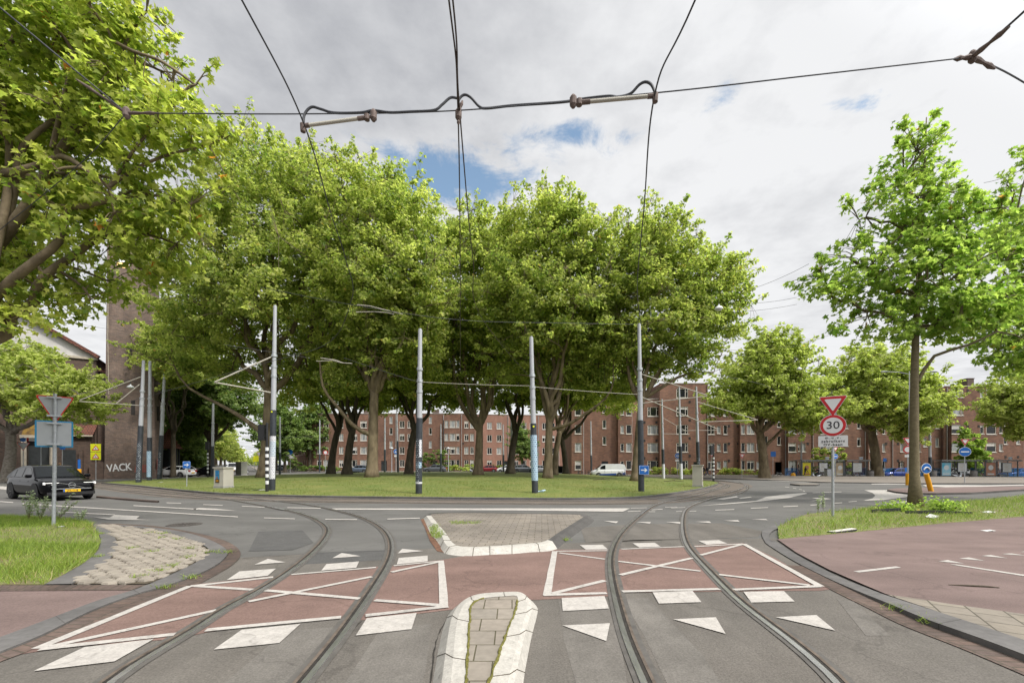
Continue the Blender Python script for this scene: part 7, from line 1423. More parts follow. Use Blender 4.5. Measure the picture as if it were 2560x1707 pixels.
# bicycles and scooters
mat('bike_black', (.03, .03, .033), .45, var=.1); mat('bike_white', (.6, .6, .6), .4); mat('bike_blue', (.04, .12, .35), .4); mat('spoke', (.3, .3, .3), .4, metal=.6)
def bicycle(label, loc, rot, pm='bike_black', group='parked bicycles'):
    t = thing('bicycle', label, 'bicycle', loc, rot, group); r = .34
    for x in (-.52, .52):
        m = MB(); m.tube([(r * math.cos(2 * PI * k / 20), 0, r * math.sin(2 * PI * k / 20)) for k in range(21)], .02, 6, caps=False); o = m.build('wheel', MATS['tyre'], t); o.location = (x, 0, r)
        m = MB()
        for k in range(8): a = PI * k / 8; m.bar((-r * math.cos(a), 0, -r * math.sin(a)), (r * math.cos(a), 0, r * math.sin(a)), .005)
        m.build('spokes', MATS['spoke'], o)
    m = MB(); bb, se, hd_, ra, fa = (-.06, 0, .28), (-.2, 0, .78), (.36, 0, .80), (-.52, 0, .34), (.52, 0, .34)
    for a, b in ((bb, se), (bb, hd_), (se, hd_), (bb, ra), (se, ra), (hd_, fa)): m.tube([a, b], .018, 6)
    m.build('frame', MATS[pm], t); m = MB(); m.tube([(.36, 0, .8), (.33, 0, .98)], .014, 6); m.tube([(.22, -.28, 1.0), (.33, -.15, 1.02), (.34, 0, .99), (.33, .15, 1.02), (.22, .28, 1.0)], .013, 6); m.build('handlebar', MATS['bike_black'], t)
    m = MB(); m.tube([(-.36, 0, .86), (-.2, 0, .88), (-.08, 0, .86)], [.07, .06, .02], 8); m.tube([(-.2, 0, .76), (-.21, 0, .87)], .015, 6); m.build('saddle', MATS['bike_black'], t); return t
bw = bicycle('white bicycle parked beside the left end of the shelters', vp(1920 + 100 / 3.675, 60), 0, 'bike_white')
b0 = bicycle('black bicycle in the rack at the corner flats, leftmost of the row', vp(1400 + 170 / 3.675, 66), R(70))
for k, lb in enumerate(('second bicycle from the left in the rack at the corner flats', 'third bicycle from the left in the rack at the corner flats', 'bicycle nearest the white van in the rack at the corner flats')): copy_tree(b0, None, lb, 'parked bicycles', vp(1400 + (200 + 32 * k) / 3.675, 66), R(70 + 12 * k))
for k, (px, lb) in enumerate(((320 + 1480 / 3.675, 'bicycle parked by the hedge at the avenue corner, left of two'), (320 + 1540 / 3.675, 'bicycle parked by the hedge at the avenue corner, right of two'), (900 + 585 / 3.675, 'bicycle parked left of the dark grey suv'), (1400 + 585 / 3.675, 'bicycle standing behind the white van'))): copy_tree(b0, None, lb, 'parked bicycles', vp(px, 88 if k < 3 else 62), R(25 + 30 * k))
def scooter(label, loc, rot, pm, group='scooters'):
    t = thing('scooter', label, 'scooter', loc, rot, group); r = .23
    for x in (-.6, .62): m = MB(); m.lathe([(r * .5, -.05), (r * .9, -.05), (r, -.02), (r, .02), (r * .9, .05), (r * .5, .05)], 16, axis='y', at=(x, 0, r)); m.build('wheel', MATS['tyre'], t)
    m = MB(); m.tube([(.62, 0, r), (.50, 0, .55), (.42, 0, .95)], [.06, .09, .05], 8); m.tube([(.48, 0, .62), (.36, 0, .30), (.05, 0, .26), (-.2, 0, .40), (-.72, 0, .62)], [.14, .10, .12, .19, .08], 10); m.build('body', MATS[pm], t, smooth=True)
    m = MB(); m.tube([(-.68, 0, .72), (-.35, 0, .76), (-.05, 0, .70)], [.10, .14, .06], 8); m.build('seat', MATS['bike_black'], t, smooth=True); m = MB(); m.tube([(.34, -.32, 1.02), (.42, 0, .98), (.34, .32, 1.02)], .018, 6); m.build('handlebar', MATS['bike_black'], t)
    m = MB(); m.lathe([(.02, .0), (.09, .02), (.09, .03)], 10, axis='x', at=(.47, 0, .86)); m.build('headlight', MATS['lamp_clear'], t); return t
s0 = scooter('white and grey scooter ridden in front of the first shelter', vp(1920 + 445 / 3.675, 58.5), PI, 'paint_silver')
copy_tree(s0, None, 'black-seated scooter parked left of the wide V tree', 'scooters', vp(900 + 1030 / 3.675, 80), R(60)); copy_tree(s0, None, 'scooter parked beside the green cabinet at the avenue', 'scooters', vp(380 + 1855 / 7.84, 66), R(-70))
for k, (x5_, lb) in enumerate(((1740, 'white scooter in front of the shelter with the light blue poster'),)): copy_tree(s0, None, lb, 'scooters', vp(1920 + x5_ / 3.675, 58), 0)

# ------------------------------------------------------------------ people
mat('skin', (.42, .25, .18), .6, var=.08); mat('hair_dark', (.035, .022, .016), .6); mat('hair_light', (.28, .17, .08), .6); mat('cloth_dark', (.022, .024, .03), .85, var=.2); mat('cloth_navy', (.03, .045, .09), .85, var=.2); mat('cloth_jeans', (.08, .13, .20), .85, var=.2); mat('cloth_pink', (.50, .16, .16), .8, var=.12); mat('cloth_white', (.6, .6, .58), .8); mat('cloth_orange', (.70, .36, .04), .8); mat('shoe_white', (.6, .6, .6), .6); mat('cloth_brown', (.25, .13, .06), .8)
def person(label, loc, rot, top, bottom, hair, h=1.74, stride=.28, pose='walk', shoe='shoe_white', bare_legs=False, bare_arms=False, cat='person', long_hair=False):
    t = thing('person', label, cat, loc, rot, 'people around the roundabout'); s = h / 1.74; V, E, Rd = [], [], []
    def v(p, r_): V.append(tuple(c * s for c in p)); Rd.append(r_ * s); return len(V) - 1
    def chain(st, pts):
        p = st
        for q, r_ in pts: n = v(q, r_); E.append((p, n)); p = n
        return p
    sit = pose in ('sit', 'ride'); hz = .52 if sit else .92; lean = -.10 if pose == 'ride' else 0
    if pose == 'ride': hz = .80
    pel = v((0, 0, hz), .125); ch_ = chain(pel, [((.01, 0, hz + .16), .118), ((.02 - lean * .3, 0, hz + .36), .14), ((.01 - lean * .5, 0, hz + .48), .105), ((.015 - lean * .6, 0, hz + .555), .052), ((.03 - lean * .7, 0, hz + .64), .078), ((.035 - lean * .7, 0, hz + .735), .088), ((.03 - lean * .7, 0, hz + .79), .05)])
    sh = 3
    chain(len(V) - 3, [((.125 - lean * .7, 0, hz + .655), .014)])                     # nose
    for sd in (1, -1): chain(len(V) - 4 if sd == 1 else len(V) - 5, [((.03 - lean * .7, sd * .10, hz + .66), .016)])      # ears
    for sd in (1, -1):
        ph = stride * sd
        if sit: leg = [((.12, sd * .10, hz - .02), .09), ((.44, sd * .11, hz - .02 + (.0 if pose == 'sit' else -.14)), .06), ((.46 if pose == 'sit' else .30, sd * .11, (hz - .02) * .5), .052), ((.44 if pose == 'sit' else .22, sd * .11, .09), .04), ((.56 if pose == 'sit' else .36, sd * .12, .045), .038)]
        else: leg = [((ph * .12, sd * .095, hz - .12), .092), ((ph * .55 + .05, sd * .09, .50), .062), ((ph * .75 - (.02 if ph > 0 else .10), sd * .09, .28 + (.04 if ph < 0 else 0)), .054), ((ph - (.0 if ph > 0 else .06), sd * .085, .09 + (.05 if ph < 0 else 0)), .038), ((ph + .14, sd * .10, .04 + (.0 if ph > 0 else .01)), .036)]
        chain(pel, leg)
        a = -ph * .8; zs = hz + .45
        if pose == 'ride': arm = [((.03, sd * .18, zs), .062), ((.20, sd * .25, zs - .22), .046), ((.42, sd * .27, zs - .26), .036)]; hx, hy, hzz, dx, dz = .47, sd * .27, zs - .26, .09, -.03
        elif sit: arm = [((.0, sd * .18, zs), .062), ((.06, sd * .23, zs - .27), .046), ((.28, sd * .16, zs - .34), .036)]; hx, hy, hzz, dx, dz = .33, sd * .14, zs - .34, .08, -.03
        else: arm = [((.0, sd * .18, zs), .062), ((a * .45 - .03, sd * .225, zs - .28), .046), ((a + .03, sd * .22, zs - .51), .036)]; hx, hy, hzz, dx, dz = a + .05, sd * .22, zs - .57, .03, -.085
        e = chain(sh, arm); palm = chain(e, [((hx, hy, hzz), .034)])
        for k in range(4): y = hy + (k - 1.5) * .017; ln = (.85, 1, .96, .75)[k]; chain(palm, [((hx + dx * .5, y, hzz + dz * .55 * ln), .0095), ((hx + dx * .8, y, hzz + dz * ln), .009), ((hx + dx * .75 - .012, y, hzz + dz * 1.25 * ln), .0075)])
        chain(palm, [((hx + .02, hy - sd * .03, hzz - .02), .011), ((hx + .035, hy - sd * .036, hzz - .05), .009)])
    me = bpy.data.meshes.new('person_body'); me.from_pydata(V, E, []); o = bpy.data.objects.new('person_body', me); COL.objects.link(o); md = o.modifiers.new('skin', 'SKIN'); md.use_smooth_shade = True
    for i, d in enumerate(me.skin_vertices[0].data): d.radius = (Rd[i] * (.82 if i < 5 else 1), Rd[i] * (1.25 if i < 4 else 1)); d.use_root = (i == 0)
    sb = o.modifiers.new('sub', 'SUBSURF'); sb.levels = sb.render_levels = 1
    bpy.context.view_layer.update(); dg = bpy.context.evaluated_depsgraph_get(); m2 = bpy.data.meshes.new_from_object(o.evaluated_get(dg)); bpy.data.objects.remove(o); bpy.data.meshes.remove(me)
    m2.name = 'body'; m2.materials.clear()
    for nm in ('skin', top, bottom, hair, shoe): m2.materials.append(MATS[nm])
    for p in m2.polygons:
        c = p.center / s; i = 1; head = c.z > hz + .53 and abs(c.y) < .15
        if head: i = 3 if (c.z > hz + .70 or c.x < .015 - lean * .7 and c.z > hz + .58) else 0
        elif c.z < .085: i = 4
        elif not sit and abs(c.y) > .15 and c.z < hz - .02: i = 0
        elif c.z < hz - .01 and not (sit and abs(c.y) > .2): i = 2 if not (bare_legs and c.z < .62) else 0
        elif bare_arms and abs(c.y) > .20 and c.z < hz + .33: i = 0
        elif sit and c.x > .26 and abs(c.y) > .11 and c.z > hz: i = 0
        p.material_index = i
    b = bpy.data.objects.new('body', m2); COL.objects.link(b); b.parent = t
    mb = MB(); ex, ez = (.112 - lean * .7) * s, (hz + .685) * s
    for sd in (1, -1): mb.lathe([(.002, -.006), (.011 * s, 0), (.002, .006)], 8, axis='x', at=(ex, sd * .033 * s, ez))
    mb.build('eyes', MATS['letter_black'], t); mb = MB(); mb.box(ex - .012, ex + .004, -.024 * s, .024 * s, ez - .082 * s, ez - .074 * s); mb.build('mouth', MATS['lamp_red'], t)
    if long_hair: mb = MB(); mb.tube([((-.06) * s, 0, (hz + .74) * s), (-.10 * s, 0, (hz + .6) * s), (-.13 * s, 0, (hz + .38) * s)], [.07 * s, .085 * s, .03 * s], 10); mb.build('hair', MATS[hair], t, smooth=True)
    return t
def pp(fn, x, y, Y): X = (fn(x, 0)[0] - CX) / F * Y; return (X, Y, T(X, Y) + .09)
person('person in dark clothes walking left, left of the striped post at the right', pp(C4, 1320, 0, 62), R(180), 'cloth_dark', 'cloth_dark', 'hair_dark', 1.76, .22, shoe='cloth_dark'); person('person striding in jeans and dark jacket towards the left, beside the striped post', pp(C4, 1352, 0, 62), R(165), 'cloth_dark', 'cloth_jeans', 'hair_dark', 1.8, .36)
person('woman in a dark top and pink shorts walking past the pale plane trunk', pp(C4, 1897, 0, 61), R(10), 'cloth_brown', 'cloth_pink', 'hair_light', 1.7, .34, bare_legs=True, bare_arms=True, long_hair=True)
person('person in a dark jacket walking right in front of the yellow poster', pp(C5, 340, 0, 60), R(0), 'cloth_dark', 'cloth_navy', 'hair_dark', 1.72, .36, shoe='cloth_dark')
person('person standing behind the blue fence left of the yellow poster', pp(C5, 222, 0, 62.5), R(-60), 'cloth_navy', 'cloth_dark', 'hair_dark', 1.74, .05)
q = s0.location; person('person in black riding the scooter in front of the first shelter', (q.x + .25, q.y, q.z), PI, 'cloth_dark', 'cloth_dark', 'hair_dark', 1.74, 0, 'ride', shoe='cloth_dark')
person('person seated under the shelter with the light blue poster', (pp(C5, 1765, 0, 60)[0], 60.2, T(40, 60) + .09), R(-30), 'cloth_dark', 'cloth_brown', 'hair_dark', 1.7, 0, 'sit', shoe='cloth_dark')
person('person in a dark hooded jacket walking past the church doorway', (lambda X: (X, 44, .1))((150 - CX) / F * 44), R(180), 'cloth_navy', 'cloth_navy', 'hair_light', 1.74, .25, shoe='cloth_dark')
for x7, lb, top in ((365, 'brown haired person on the pavement behind the white estate car', 'cloth_brown'), (470, 'dark haired person on the pavement behind the white estate car', 'cloth_dark')): X = (380 + x7 / 7.84 - CX) / F * 62; person(lb, (X, 62, .1), R(180), top, 'cloth_dark', 'hair_dark', 1.72, .25, shoe='cloth_dark')
t = thing('wheeled_bag', 'yellow orange delivery bag standing on the pavement left of the walker', 'bag', pp(C5, 232, 0, 59.5)); mb = MB(); mb.lathe([(.20, .08), (.30, .15), (.31, .5), (.26, .62), (.12, .74)], 10); mb.build('bag_body', MATS['bollard_orange'], t, smooth='auto'); mb = MB(); mb.tube([(-.1, 0, .7), (-.1, 0, .95), (.1, 0, .95), (.1, 0, .7)], .015, 6); mb.box(-.24, .24, -.2, .2, 0, .09); mb.build('handle', MATS['matt_black'], t)

# ------------------------------------------------------------------ tram stop: shelters, fence, bins, signs
mat('shelter_metal', (.16, .17, .18), .45, metal=.3, var=.1); mat('shelter_roof', (.22, .225, .225), .5, var=.15); mat('mesh_blue', (.02, .13, .30), .8, var=.25, scale=1.2); mat('ad_yellow', (.74, .66, .02), .4, scale=1.1, col2=(.70, .56, .02)); mat('ad_white', (.68, .70, .70), .4, var=.04); mat('ad_cyan', (.06, .42, .62), .4, scale=1.0, col2=(.42, .62, .70)); mat('ad_orange', (.62, .22, .13), .4, scale=1.3, col2=(.30, .20, .12)); mat('ad_warm', (.66, .58, .45), .4, scale=1.6, col2=(.42, .28, .14)); mat('bin_grey', (.22, .20, .19), .6, var=.12)
def clear(name, col, alpha):
    m = bpy.data.materials.new(name); m.use_nodes = True; nt = m.node_tree; b = nt.nodes['Principled BSDF']; b.inputs['Base Color'].default_value = (*col, 1); b.inputs['Roughness'].default_value = .1; tr = nt.nodes.new('ShaderNodeBsdfTransparent'); mx = nt.nodes.new('ShaderNodeMixShader'); mx.inputs[0].default_value = alpha
    nt.links.new(tr.outputs[0], mx.inputs[1]); nt.links.new(b.outputs[0], mx.inputs[2]); nt.links.new(mx.outputs[0], nt.nodes['Material Output'].inputs[0]); MATS[name] = m
clear('shelter_glass', (.35, .40, .42), .28); clear('fence_net', (.015, .14, .36), .62)
def shelter(label, xa, xb, Y, panels, board):
    X0, X1 = (xa - CX) / F * Y, (xb - CX) / F * Y; w = X1 - X0; t = thing('tram_shelter', label, 'shelter', (X0, Y, T(X0, Y) + .09), 0, 'tram stop shelters')
    mb = MB(); mb.box(-.25, w + .25, -.35, 1.35, 2.42, 2.54).box(-.25, w + .25, -.40, -.35, 2.36, 2.56); mb.build('roof', MATS['shelter_roof'], t)
    for x in (0, w * .33, w * .66, w): mb = MB(); mb.box(x - .045, x + .045, 1.1, 1.2, -.1, 2.42); mb.build('post', MATS['shelter_metal'], t)
    for x in (0, w): mb = MB(); mb.box(x - .045, x + .045, -.1, 0, -.1, 2.42); mb.build('post', MATS['shelter_metal'], t)
    mb = MB(); mb.face([(0, 1.12, .25), (w, 1.12, .25), (w, 1.12, 2.3), (0, 1.12, 2.3)]); mb.build('glass_wall', MATS['shelter_glass'], t)
    mb = MB(); mb.box(w * .28, w * .72, .75, 1.08, .44, .5).box(w * .3, w * .33, .8, 1.0, 0, .44).box(w * .67, w * .70, .8, 1.0, 0, .44); mb.build('bench', mat('bench_pale', (.55, .55, .54), .5), t)
    for px, pw, z0, z1, mn, nm in panels:
        x = (px - CX) / F * Y - X0; mb = MB(); mb.box(x - pw / 2 - .07, x + pw / 2 + .07, -.02, .12, z0 - .1, z1 + .1); o = mb.build('advert_panel', MATS['shelter_metal'], t); mb = MB(); mb.box(x - pw / 2, x + pw / 2, -.035, -.022, z0, z1); mb.build('poster', MATS[mn], o)
        if mn in ('ad_white',):
            mb = MB()
            for k in range(5): mb.box(x - pw * .36, x + pw * (.30 if k % 2 else .1), -.040, -.036, z1 - .2 - k * .2, z1 - .15 - k * .2)
            mb.build('poster_print', MATS['ad_warm'], o)
        else:
            mb = MB(); mb.lathe([(pw * .28, -.041), (pw * .28, -.037)], 14, axis='y', at=(x, 0, z0 + (z1 - z0) * .62)); mb.box(x - pw * .36, x + pw * .36, -.041, -.037, z0 + .12, z0 + .3); mb.build('poster_print', MATS['ad_white' if mn != 'ad_yellow' else 'ad_orange'], o)
    if board: x = (board - CX) / F * Y - X0; mb = MB(); mb.box(x - .25, x + .25, .2, .32, 2.62, 2.98).box(x - .03, x + .03, .24, .28, 2.54, 2.62); o = mb.build('stop_board', MATS['ad_white'], t); mb = MB(); mb.box(x - .2, x + .2, .19, .199, 2.78, 2.84); mb.build('stop_board_band', MATS['sign_blue'], o)
    return t
c5 = lambda x: 1920 + x / 3.675
shelter('first shelter from the left, with a yellow poster and a white timetable panel', c5(310), c5(690), 60, [(c5(355), 1.15, .35, 2.15, 'ad_yellow', 0), (c5(508), 1.1, .9, 2.1, 'ad_white', 0), (c5(660), 1.1, .35, 2.15, 'ad_warm', 0)], c5(555))
shelter('second shelter with a pale map panel, ending at the grey bin', c5(700), c5(905), 60, [(c5(820), 1.2, .85, 2.1, 'ad_white', 0)], c5(868))
shelter('third shelter right of the young tree trunk, with a light blue poster', c5(1590), c5(1900), 60, [(c5(1637), 1.25, .35, 2.15, 'ad_cyan', 0), (c5(1785), 1.2, .9, 2.1, 'ad_white', 0)], None)
shelter('fourth shelter at the right edge, with an orange red poster', c5(1995), c5(2290), 60, [(c5(2045), 1.3, .35, 2.15, 'ad_orange', 0), (c5(2195), 1.2, .85, 2.1, 'ad_white', 0)], c5(2245))
for i, (a, b, lb) in enumerate(((155, 300, 'blue mesh fence left of the yellow poster'), (700, 900, 'blue mesh fence behind the second shelter'), (965, 1290, 'blue mesh fence in front of the bright blue car'), (1380, 1585, 'blue mesh fence between the young tree and the third shelter'), (1860, 1990, 'blue mesh fence between the third and fourth shelters'), (2090, 2420, 'blue mesh fence behind the fourth shelter'))):
    Y = 61.3 if i not in (0,) else 60.8; X0, X1 = (c5(a) - CX) / F * Y, (c5(b) - CX) / F * Y; t = thing('mesh_fence', lb, 'fence', (X0, Y, T(X0, Y) + .09), 0, 'blue mesh fences'); w = X1 - X0; n = max(1, round(w / 2.2))
    mb = MB(); mb.face([(0, 0, .05), (w, 0, .05), (w, 0, 1.35), (0, 0, 1.35)]); mb.build('netting', MATS['fence_net'], t)
    for k in range(n + 1): mb = MB(); mb.tube([(w * k / n, 0, -.05), (w * k / n, 0, 1.42)], .03, 6); mb.build('post', MATS['shelter_metal'], t)
    mb = MB(); mb.tube([(0, 0, 1.36), (w, 0, 1.36)], .022, 6); mb.tube([(0, 0, .08), (w, 0, .08)], .022, 6); mb.build('rail', MATS['mesh_blue'], t)
for x, lb in ((942, 'grey litter bin at the right end of the second shelter'), (1890, 'grey litter bin right of the third shelter'), (1520, 'grey litter bin left of the third shelter')):
    t = thing('litter_bin', lb, 'bin', (lambda X: (X, 59, T(X, 59) + .09))((c5(x) - CX) / F * 59), 0, 'litter bins'); mb = MB(); mb.lathe([(.30, -.05), (.36, .1), (.37, .95), (.34, 1.0)], 18); mb.build('drum', MATS['bin_grey'], t, smooth='auto'); mb = MB(); mb.lathe([(.35, 1.0), (.33, 1.08), (.10, 1.16)], 18); mb.build('lid', MATS['matt_black'], t, smooth='auto')
t = thing('waste_container', 'grey blue waste container beside the first shelter panel behind the sign post', 'bin', (lambda X: (X, 58.5, T(X, 58.5) + .09))((c5(555) - CX) / F * 58.5)); mb = MB(); mb.box(-.35, .35, -.3, .3, 0, 1.25); mb.build('body', MATS['pole_grey'], t); mb = MB(); mb.box(-.38, .38, -.33, .33, 1.25, 1.36); mb.build('lid', MATS['shelter_metal'], t)
def small_sign(label, px, Y, fn, parts, h, rot=0.0, cat='road sign', dz=0.0, group=None, back=False):
    X = (px - CX) / F * Y; t = thing('road_sign', label, cat, (X, Y, fn(X, Y) + dz), rot, group); mb = MB(); mb.tube([(0, .03, -.3), (0, .03, h)], .032, 8); mb.build('post', MATS['galvanised'], t)
    for k, z, a in parts:
        if k == 'tri': giveway(t, a, a * .9, z)
        elif k == 'triback': giveway(t, a, a * .9, z, .0, False)
        elif k in ('noentry_blue', 'blue'):
            mb = MB(); disc(mb, a, 1, -.03, .012, 0, z); disc(mb, a * .93, 0, -.035, .006, 0, z); o = mb.build('round_plate', [MATS['sign_blue'], MATS['sign_white']], t); mb = MB()
            if k == 'noentry_blue': mb.box(-a * .66, a * .66, -.042, -.036, z - a * .14, z + a * .12)
            else:
                mb.box(-a * .5, a * .5, -.042, -.036, z - a * .35, z - a * .12); mb.tube([(a * .45 * math.cos(q_), -.04, z - .1 * a + a * .45 * math.sin(q_)) for q_ in [PI * k_ / 8 for k_ in range(9)]], a * .07, 6)
            mb.build('symbol', MATS['sign_white'], o)
        elif k == 'round_red': mb = MB(); disc(mb, a, 0, -.03, .012, 0, z); disc(mb, a * .72, 1, -.036, .006, 0, z); mb.build('round_plate', [MATS['sign_red'], MATS['sign_white']], t)
        elif k == 'bluesq': mb = MB(); plate(mb, a, a, 0, -.03, .012, 0, z, .03); mb.build('blue_plate', MATS['sign_blue'], t)
        elif k == 'white': mb = MB(); plate(mb, a, a * .45, 0, -.03, .012, 0, z, .02); mb.build('white_plate', MATS['sign_white'], t)
        elif k == 'fingers':
            for j in range(2): mb = MB(); mb.box(-a, 0, -.02, .02, z - .17 * j - .07, z - .17 * j + .07); mb.box(-a - .03, -a + .12, -.022, .022, z - .17 * j - .075, z - .17 * j + .075, 1); mb.build('direction_plate', [MATS['sign_white'], MATS['sign_red']], t)
        elif k == 'warn':
            for j in range(2):
                zz_ = z - j * (a * 1.06); mb = MB(); plate(mb, a, a, 0, -.03, .012, 0, zz_, .02); o = mb.build('warning_plate', MATS['sign_yellow'], t); mb = MB(); outline(mb, [(x, zz_ - v) for x, v in tri(a * .76, a * .68)], 0, -.040, .006); outline(mb, [(x * .66, zz_ - v * .66 - .02) for x, v in tri(a * .76, a * .68)], 1, -.044, .006); q = mb.build('triangle', [MATS['sign_red'], MATS['sign_white']], o)
                o2 = MB(); o2.tube([(0, -.05, zz_ - .02), (.01, -.05, zz_ - .10)], .02, 5); o2.lathe([(.001, -.02), (.02, 0), (.001, .02)], 6, at=(0, -.05, zz_ + .02)); o2.tube([(.0, -.05, zz_ - .1), (-.04, -.05, zz_ - .16)], .013, 5); o2.tube([(.01, -.05, zz_ - .1), (.05, -.05, zz_ - .16)], .013, 5); o2.build('pictogram', MATS['letter_black'], o)
    return t
small_sign('yellow double warning sign with two red triangles in front of the church tower', 239.5, 44, T, [('warn', 3.25, .80)], 3.7, R(30), dz=.1)
small_sign('small give way sign over a blue round sign, seen right beside the 30 sign post', c5(618), 52, T, [('tri', 3.75, .62), ('noentry_blue', 2.9, .32)], 4.0)
small_sign('give way and blue no entry style sign on the red traffic island', c5(1808), 36.5, T, [('tri', 3.42, .62), ('noentry_blue', 2.62, .40)], 3.75, R(-25), dz=.11)
small_sign('give way sign half hidden behind the young tree trunk', c5(1285), 34, T, [('tri', 3.45, .70), ('round_red', 2.82, .30), ('white', 2.3, .4)], 3.8, R(-25))
small_sign('give way sign between the striped post and the pale plane trunk', 1400 + 1672 / 3.675, 58, T, [('tri', 3.1, .75)], 3.4, R(-10)); small_sign('give way sign directly above the walkers at the right end of the lawn', 1400 + 1392 / 3.675, 60, T, [('tri', 3.3, .75)], 3.6)
small_sign('blue bicycle lane sign over a white plate by the far pole pair', 1400 + 1080 / 3.675, 64, T, [('blue', 3.3, .42), ('white', 2.6, .7)], 3.7); small_sign('dark blue sign on a grey post right of the pale plane trunk', 1400 + 1958 / 3.675, 58, T, [('bluesq', 3.4, .7)], 3.8); small_sign('dark blue stop sign post left of the bright blue car', c5(1072), 57.5, T, [('bluesq', 2.6, .45)], 2.9)
small_sign('blue stop panel beside the dark foot of the right tram pole', c5(1275), 57, T, [('bluesq', 1.3, .55)], 1.6)
small_sign('give way sign seen from behind at the church steps', 640 * 0 + 142 / 2.45, 40, T, [('triback', 3.2, .85), ('bluesq', 3.85, .35)], 4.1, R(40), dz=.1); small_sign('red and white finger post in front of the church door', 250 / 2.45, 41, T, [('fingers', 4.0, .95)], 4.2, R(25), dz=.1); small_sign('narrow blue sign beside the dark church doorway', 382 / 2.45, 42, T, [('bluesq', 3.2, .38)], 3.6, R(50), dz=.1)
small_sign('blue and white direction signs at the avenue corner of the far flats', 320 + 1490 / 3.675, 84, T, [('bluesq', 4.0, 1.0), ('white', 3.2, 1.6)], 4.5); small_sign('round prohibition sign in front of the far flats behind the lawn', 320 + 1815 / 3.675, 82, T, [('round_red', 3.9, .45)], 4.3); small_sign('blue round sign in front of the brick flats left of the second big pole', 900 + 332 / 3.675, 80, T, [('blue', 4.0, .5), ('white', 3.2, .7)], 4.5)
small_sign('pale give way back by the avenue trees on the right', 380 + 2095 / 7.84, 86, T, [('triback', 3.6, 1.0)], 4.0)
for px, lb in ((380 + 2010 / 7.84, 'yellow sign down the avenue, left of two'), (380 + 2068 / 7.84, 'yellow sign down the avenue, right of two')): X = (px - CX) / F * 110; t = thing('yellow_sign', lb, 'road sign', (X, 110, 0), 0, 'yellow signs down the avenue'); mb = MB(); mb.tube([(0, .05, 0), (0, .05, 3.4)], .05, 6); mb.build('post', MATS['galvanised'], t); mb = MB(); mb.box(-.35, .35, -.02, .02, 2.3, 3.8); mb.build('plate', MATS['sign_yellow'], t)
# yellow bollards
def bollard(label, px, py, fn, lean, h=1.05, r=.14, disc_=False, dz=.11):
    p = P(px, py, dz, fn); t = thing('bollard', label, 'bollard', p, 0, 'yellow traffic bollards'); mb = MB(); mb.tube([(0, 0, -.05), (lean * .5, 0, h * .5), (lean, 0, h)], [r, r, r * .98], 14); mb.build('bollard_body', MATS['bollard_orange'], t, smooth='auto')
    if disc_: mb = MB(); disc(mb, .30, 1, -.03, .02, lean, h + .30); disc(mb, .275, 0, -.036, .006, lean, h + .30); o = mb.build('round_plate', [MATS['sign_blue'], MATS['sign_white']], t); mb = MB(); mb.tube([(lean - .18, -.045, h + .22), (lean - .1, -.045, h + .33), (lean, -.045, h + .37), (lean + .1, -.045, h + .33), (lean + .18, -.045, h + .22)], .04, 6); mb.build('symbol', MATS['sign_white'], o)
bollard('upright yellow bollard just left of the young tree trunk', 1920 + 1282 / 3.675, 860 + 1290 / 3.675, T, 0, .85, .12); bollard('leaning yellow bollard with a round blue sign right of the young tree trunk', 1920 + 1500 / 3.675, 860 + 1350 / 3.675, T, -.30, 1.0, .12, True)
X = 485 / 2.45; p = (lambda X_: (X_, 36, .1))((X - CX) / F * 36); t = thing('bollard', 'yellow bollard with a small blue plate behind the black car', 'bollard', p, 0, 'yellow traffic bollards'); mb = MB(); mb.tube([(0, 0, -.1), (0, 0, 1.15)], .14, 12); mb.build('bollard_body', MATS['bollard_orange'], t, smooth='auto'); mb = MB(); mb.box(-.1, .1, -.02, .02, 1.15, 1.95); mb.build('plate', MATS['sign_blue'], t)
# lamp posts with lantern heads
def lantern(label, px, Y, h, fn=T, arms2=False):
    X = (px - CX) / F * Y; t = thing('lamp_post', label, 'street lamp', (X, Y, fn(X, Y)), 0, 'lamp posts'); mb = MB(); mb.tube([(0, 0, -.2), (0, 0, 1.0), (0, 0, h)], [.09, .07, .045], 10); mb.build('post', MATS['pole_grey'], t, smooth='auto')
    if arms2:
        for s in (1, -1): mb = MB(); mb.tube([(0, 0, h - .3), (s * 1.2, 0, h - .1), (s * 2.2, 0, h - .05)], .035, 6); mb.tube([(s * 2.2, 0, h - .06), (s * 2.6, 0, h - .04), (s * 3.0, 0, h - .06)], [.05, .11, .04], 8); mb.build('lamp_arm', MATS['shelter_metal'], t)
    else: mb = MB(); mb.lathe([(.05, h - .1), (.18, h), (.30, h + .18), (.34, h + .2), (.10, h + .38)], 12); mb.build('lantern', MATS['lamp_white'], t, smooth='auto')
lantern('white lantern lamp post in front of the far flats bay', 900 + 812 / 3.675, 84, 4.6); lantern('lantern lamp post behind the second tree with the curving limb', 900 + 292 / 3.675, 84, 4.6); lantern('lantern lamp post by the avenue left of the forked tree', 380 + 955 / 7.84, 70, 5.2); lantern('tall double armed lamp post behind the young tree trunk', c5(1298), 45, 11.6, T, True)
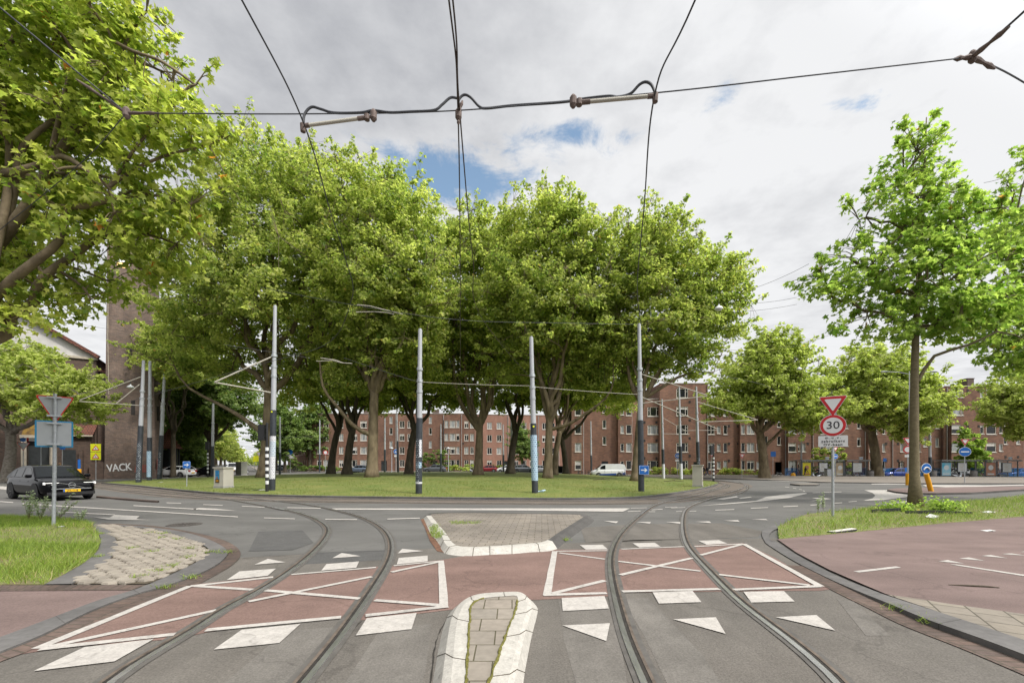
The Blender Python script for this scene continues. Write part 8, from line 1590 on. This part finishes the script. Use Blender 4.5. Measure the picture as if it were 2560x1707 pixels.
# litter, cable trough and the black edging board on the verge and paths
def litter(label, px, py, dz, w, d, h, m, rot, fn=T):
    p = P(px, py, dz, fn); t = MB(); t.face([(-w / 2, -d / 2, 0), (w / 2, -d / 2, h * .6), (w / 2, d / 2, h), (-w / 2, d / 2, h * .3)]); t.face([(-w / 2, -d / 2, .003), (-w * .1, -d * .7, h), (w * .3, -d / 2, .004)]); t.face([(-w / 2, d / 2, h * .3), (w / 2, d / 2, h), (w * .4, d * .9, 0), (-w * .3, d * .8, 0)]); o = t.build('litter', MATS[m]); o.location = p; o.rotation_euler = (0, 0, rot); tag(o, label, 'litter', 'scraps of litter')
litter('white scrap lying on the lawn near the left arrow sign', 320 + 295 / 3.675, 860 + 1270 / 3.675, 0, .35, .2, .05, 'cloth_white', .3, D); litter('white paper scrap on the lawn beside the striped post', 320 + 1210 / 3.675, 860 + 1342 / 3.675, 0, .75, .3, .05, 'cloth_white', .1, D); litter('pale blue scrap lying right of the third big pole', 900 + 1668 / 3.675, 860 + 1356 / 3.675, 0, .42, .2, .12, 'poster_blue', .2, D)
litter('white flattened cup at the foot of the left sign post', *R1(487, 294), .04, .16, .10, .03, 'cloth_white', .4); litter('white scrap on the right verge below the young tree', *R4(1340, 218), .05, .32, .2, .10, 'cloth_white', .5); litter('small white scrap on the far right of the verge', *R4(1805, 176), .05, .3, .2, .05, 'cloth_white', .2); litter('pale scrap on the right bike path', *R4(1800, 325), .036, .26, .14, .02, 'cloth_white', .1)
p = P(*R4(605, 333), .04); t = MB(); t.box(-.42, .42, -.07, .07, 0, .035, 0).box(-.40, .42, -.06, .06, .0352, .05, 1); o = t.build('plastic_board', [MATS['matt_black'], MATS['sill_stone']]); o.location = p; o.rotation_euler = (0, R(-2), R(20)); tag(o, 'dark plastic board lying at the edge of the right verge', 'board')
p = P(*R4(1200, 178), .05); t = MB()
for a, b in (((-1.3, .15, .04), (-.4, .1, .10)), ((-.4, -.1, .02), (.6, -.25, .06)), ((.5, -.2, .05), (1.5, -.35, .02))): t.bar(a, b, .05, .10)
o = t.build('edging_boards', MATS['matt_black']); o.location = p; tag(o, 'broken black edging boards round the foot of the young tree', 'edging')
p = P(*R4(1680, 778), .034); t = MB(); t.tube([(-.28, .03, .006), (-.1, .0, .012), (.12, -.02, .010), (.26, -.05, .006)], [.004, .010, .013, .005], 6); o = t.build('twig', MATS['bark_dark']); o.location = p; o.rotation_euler = (0, 0, -.1); tag(o, 'short dark twig lying on the right bike path', 'twig')
for x, y, w, lb in ((C4(1045, 0)[0], 1203.5, 1.6, 'fallen branch lying on the right part of the lawn'), (C4(380, 0)[0], 1200, 1.3, 'small fallen branch on the lawn near the white van')):
    p = P(x, y, 0.03, D); t = MB(); t.tube([(-w / 2, 0, .03), (0, .05, .10), (w / 2, -.05, .03)], [.02, .035, .015], 6); t.tube([(0, .05, .1), (.3, .2, .25)], [.02, .008], 5); o = t.build('fallen_branch', MATS['bark_dark']); o.location = p; tag(o, lb, 'branch', 'fallen branches')
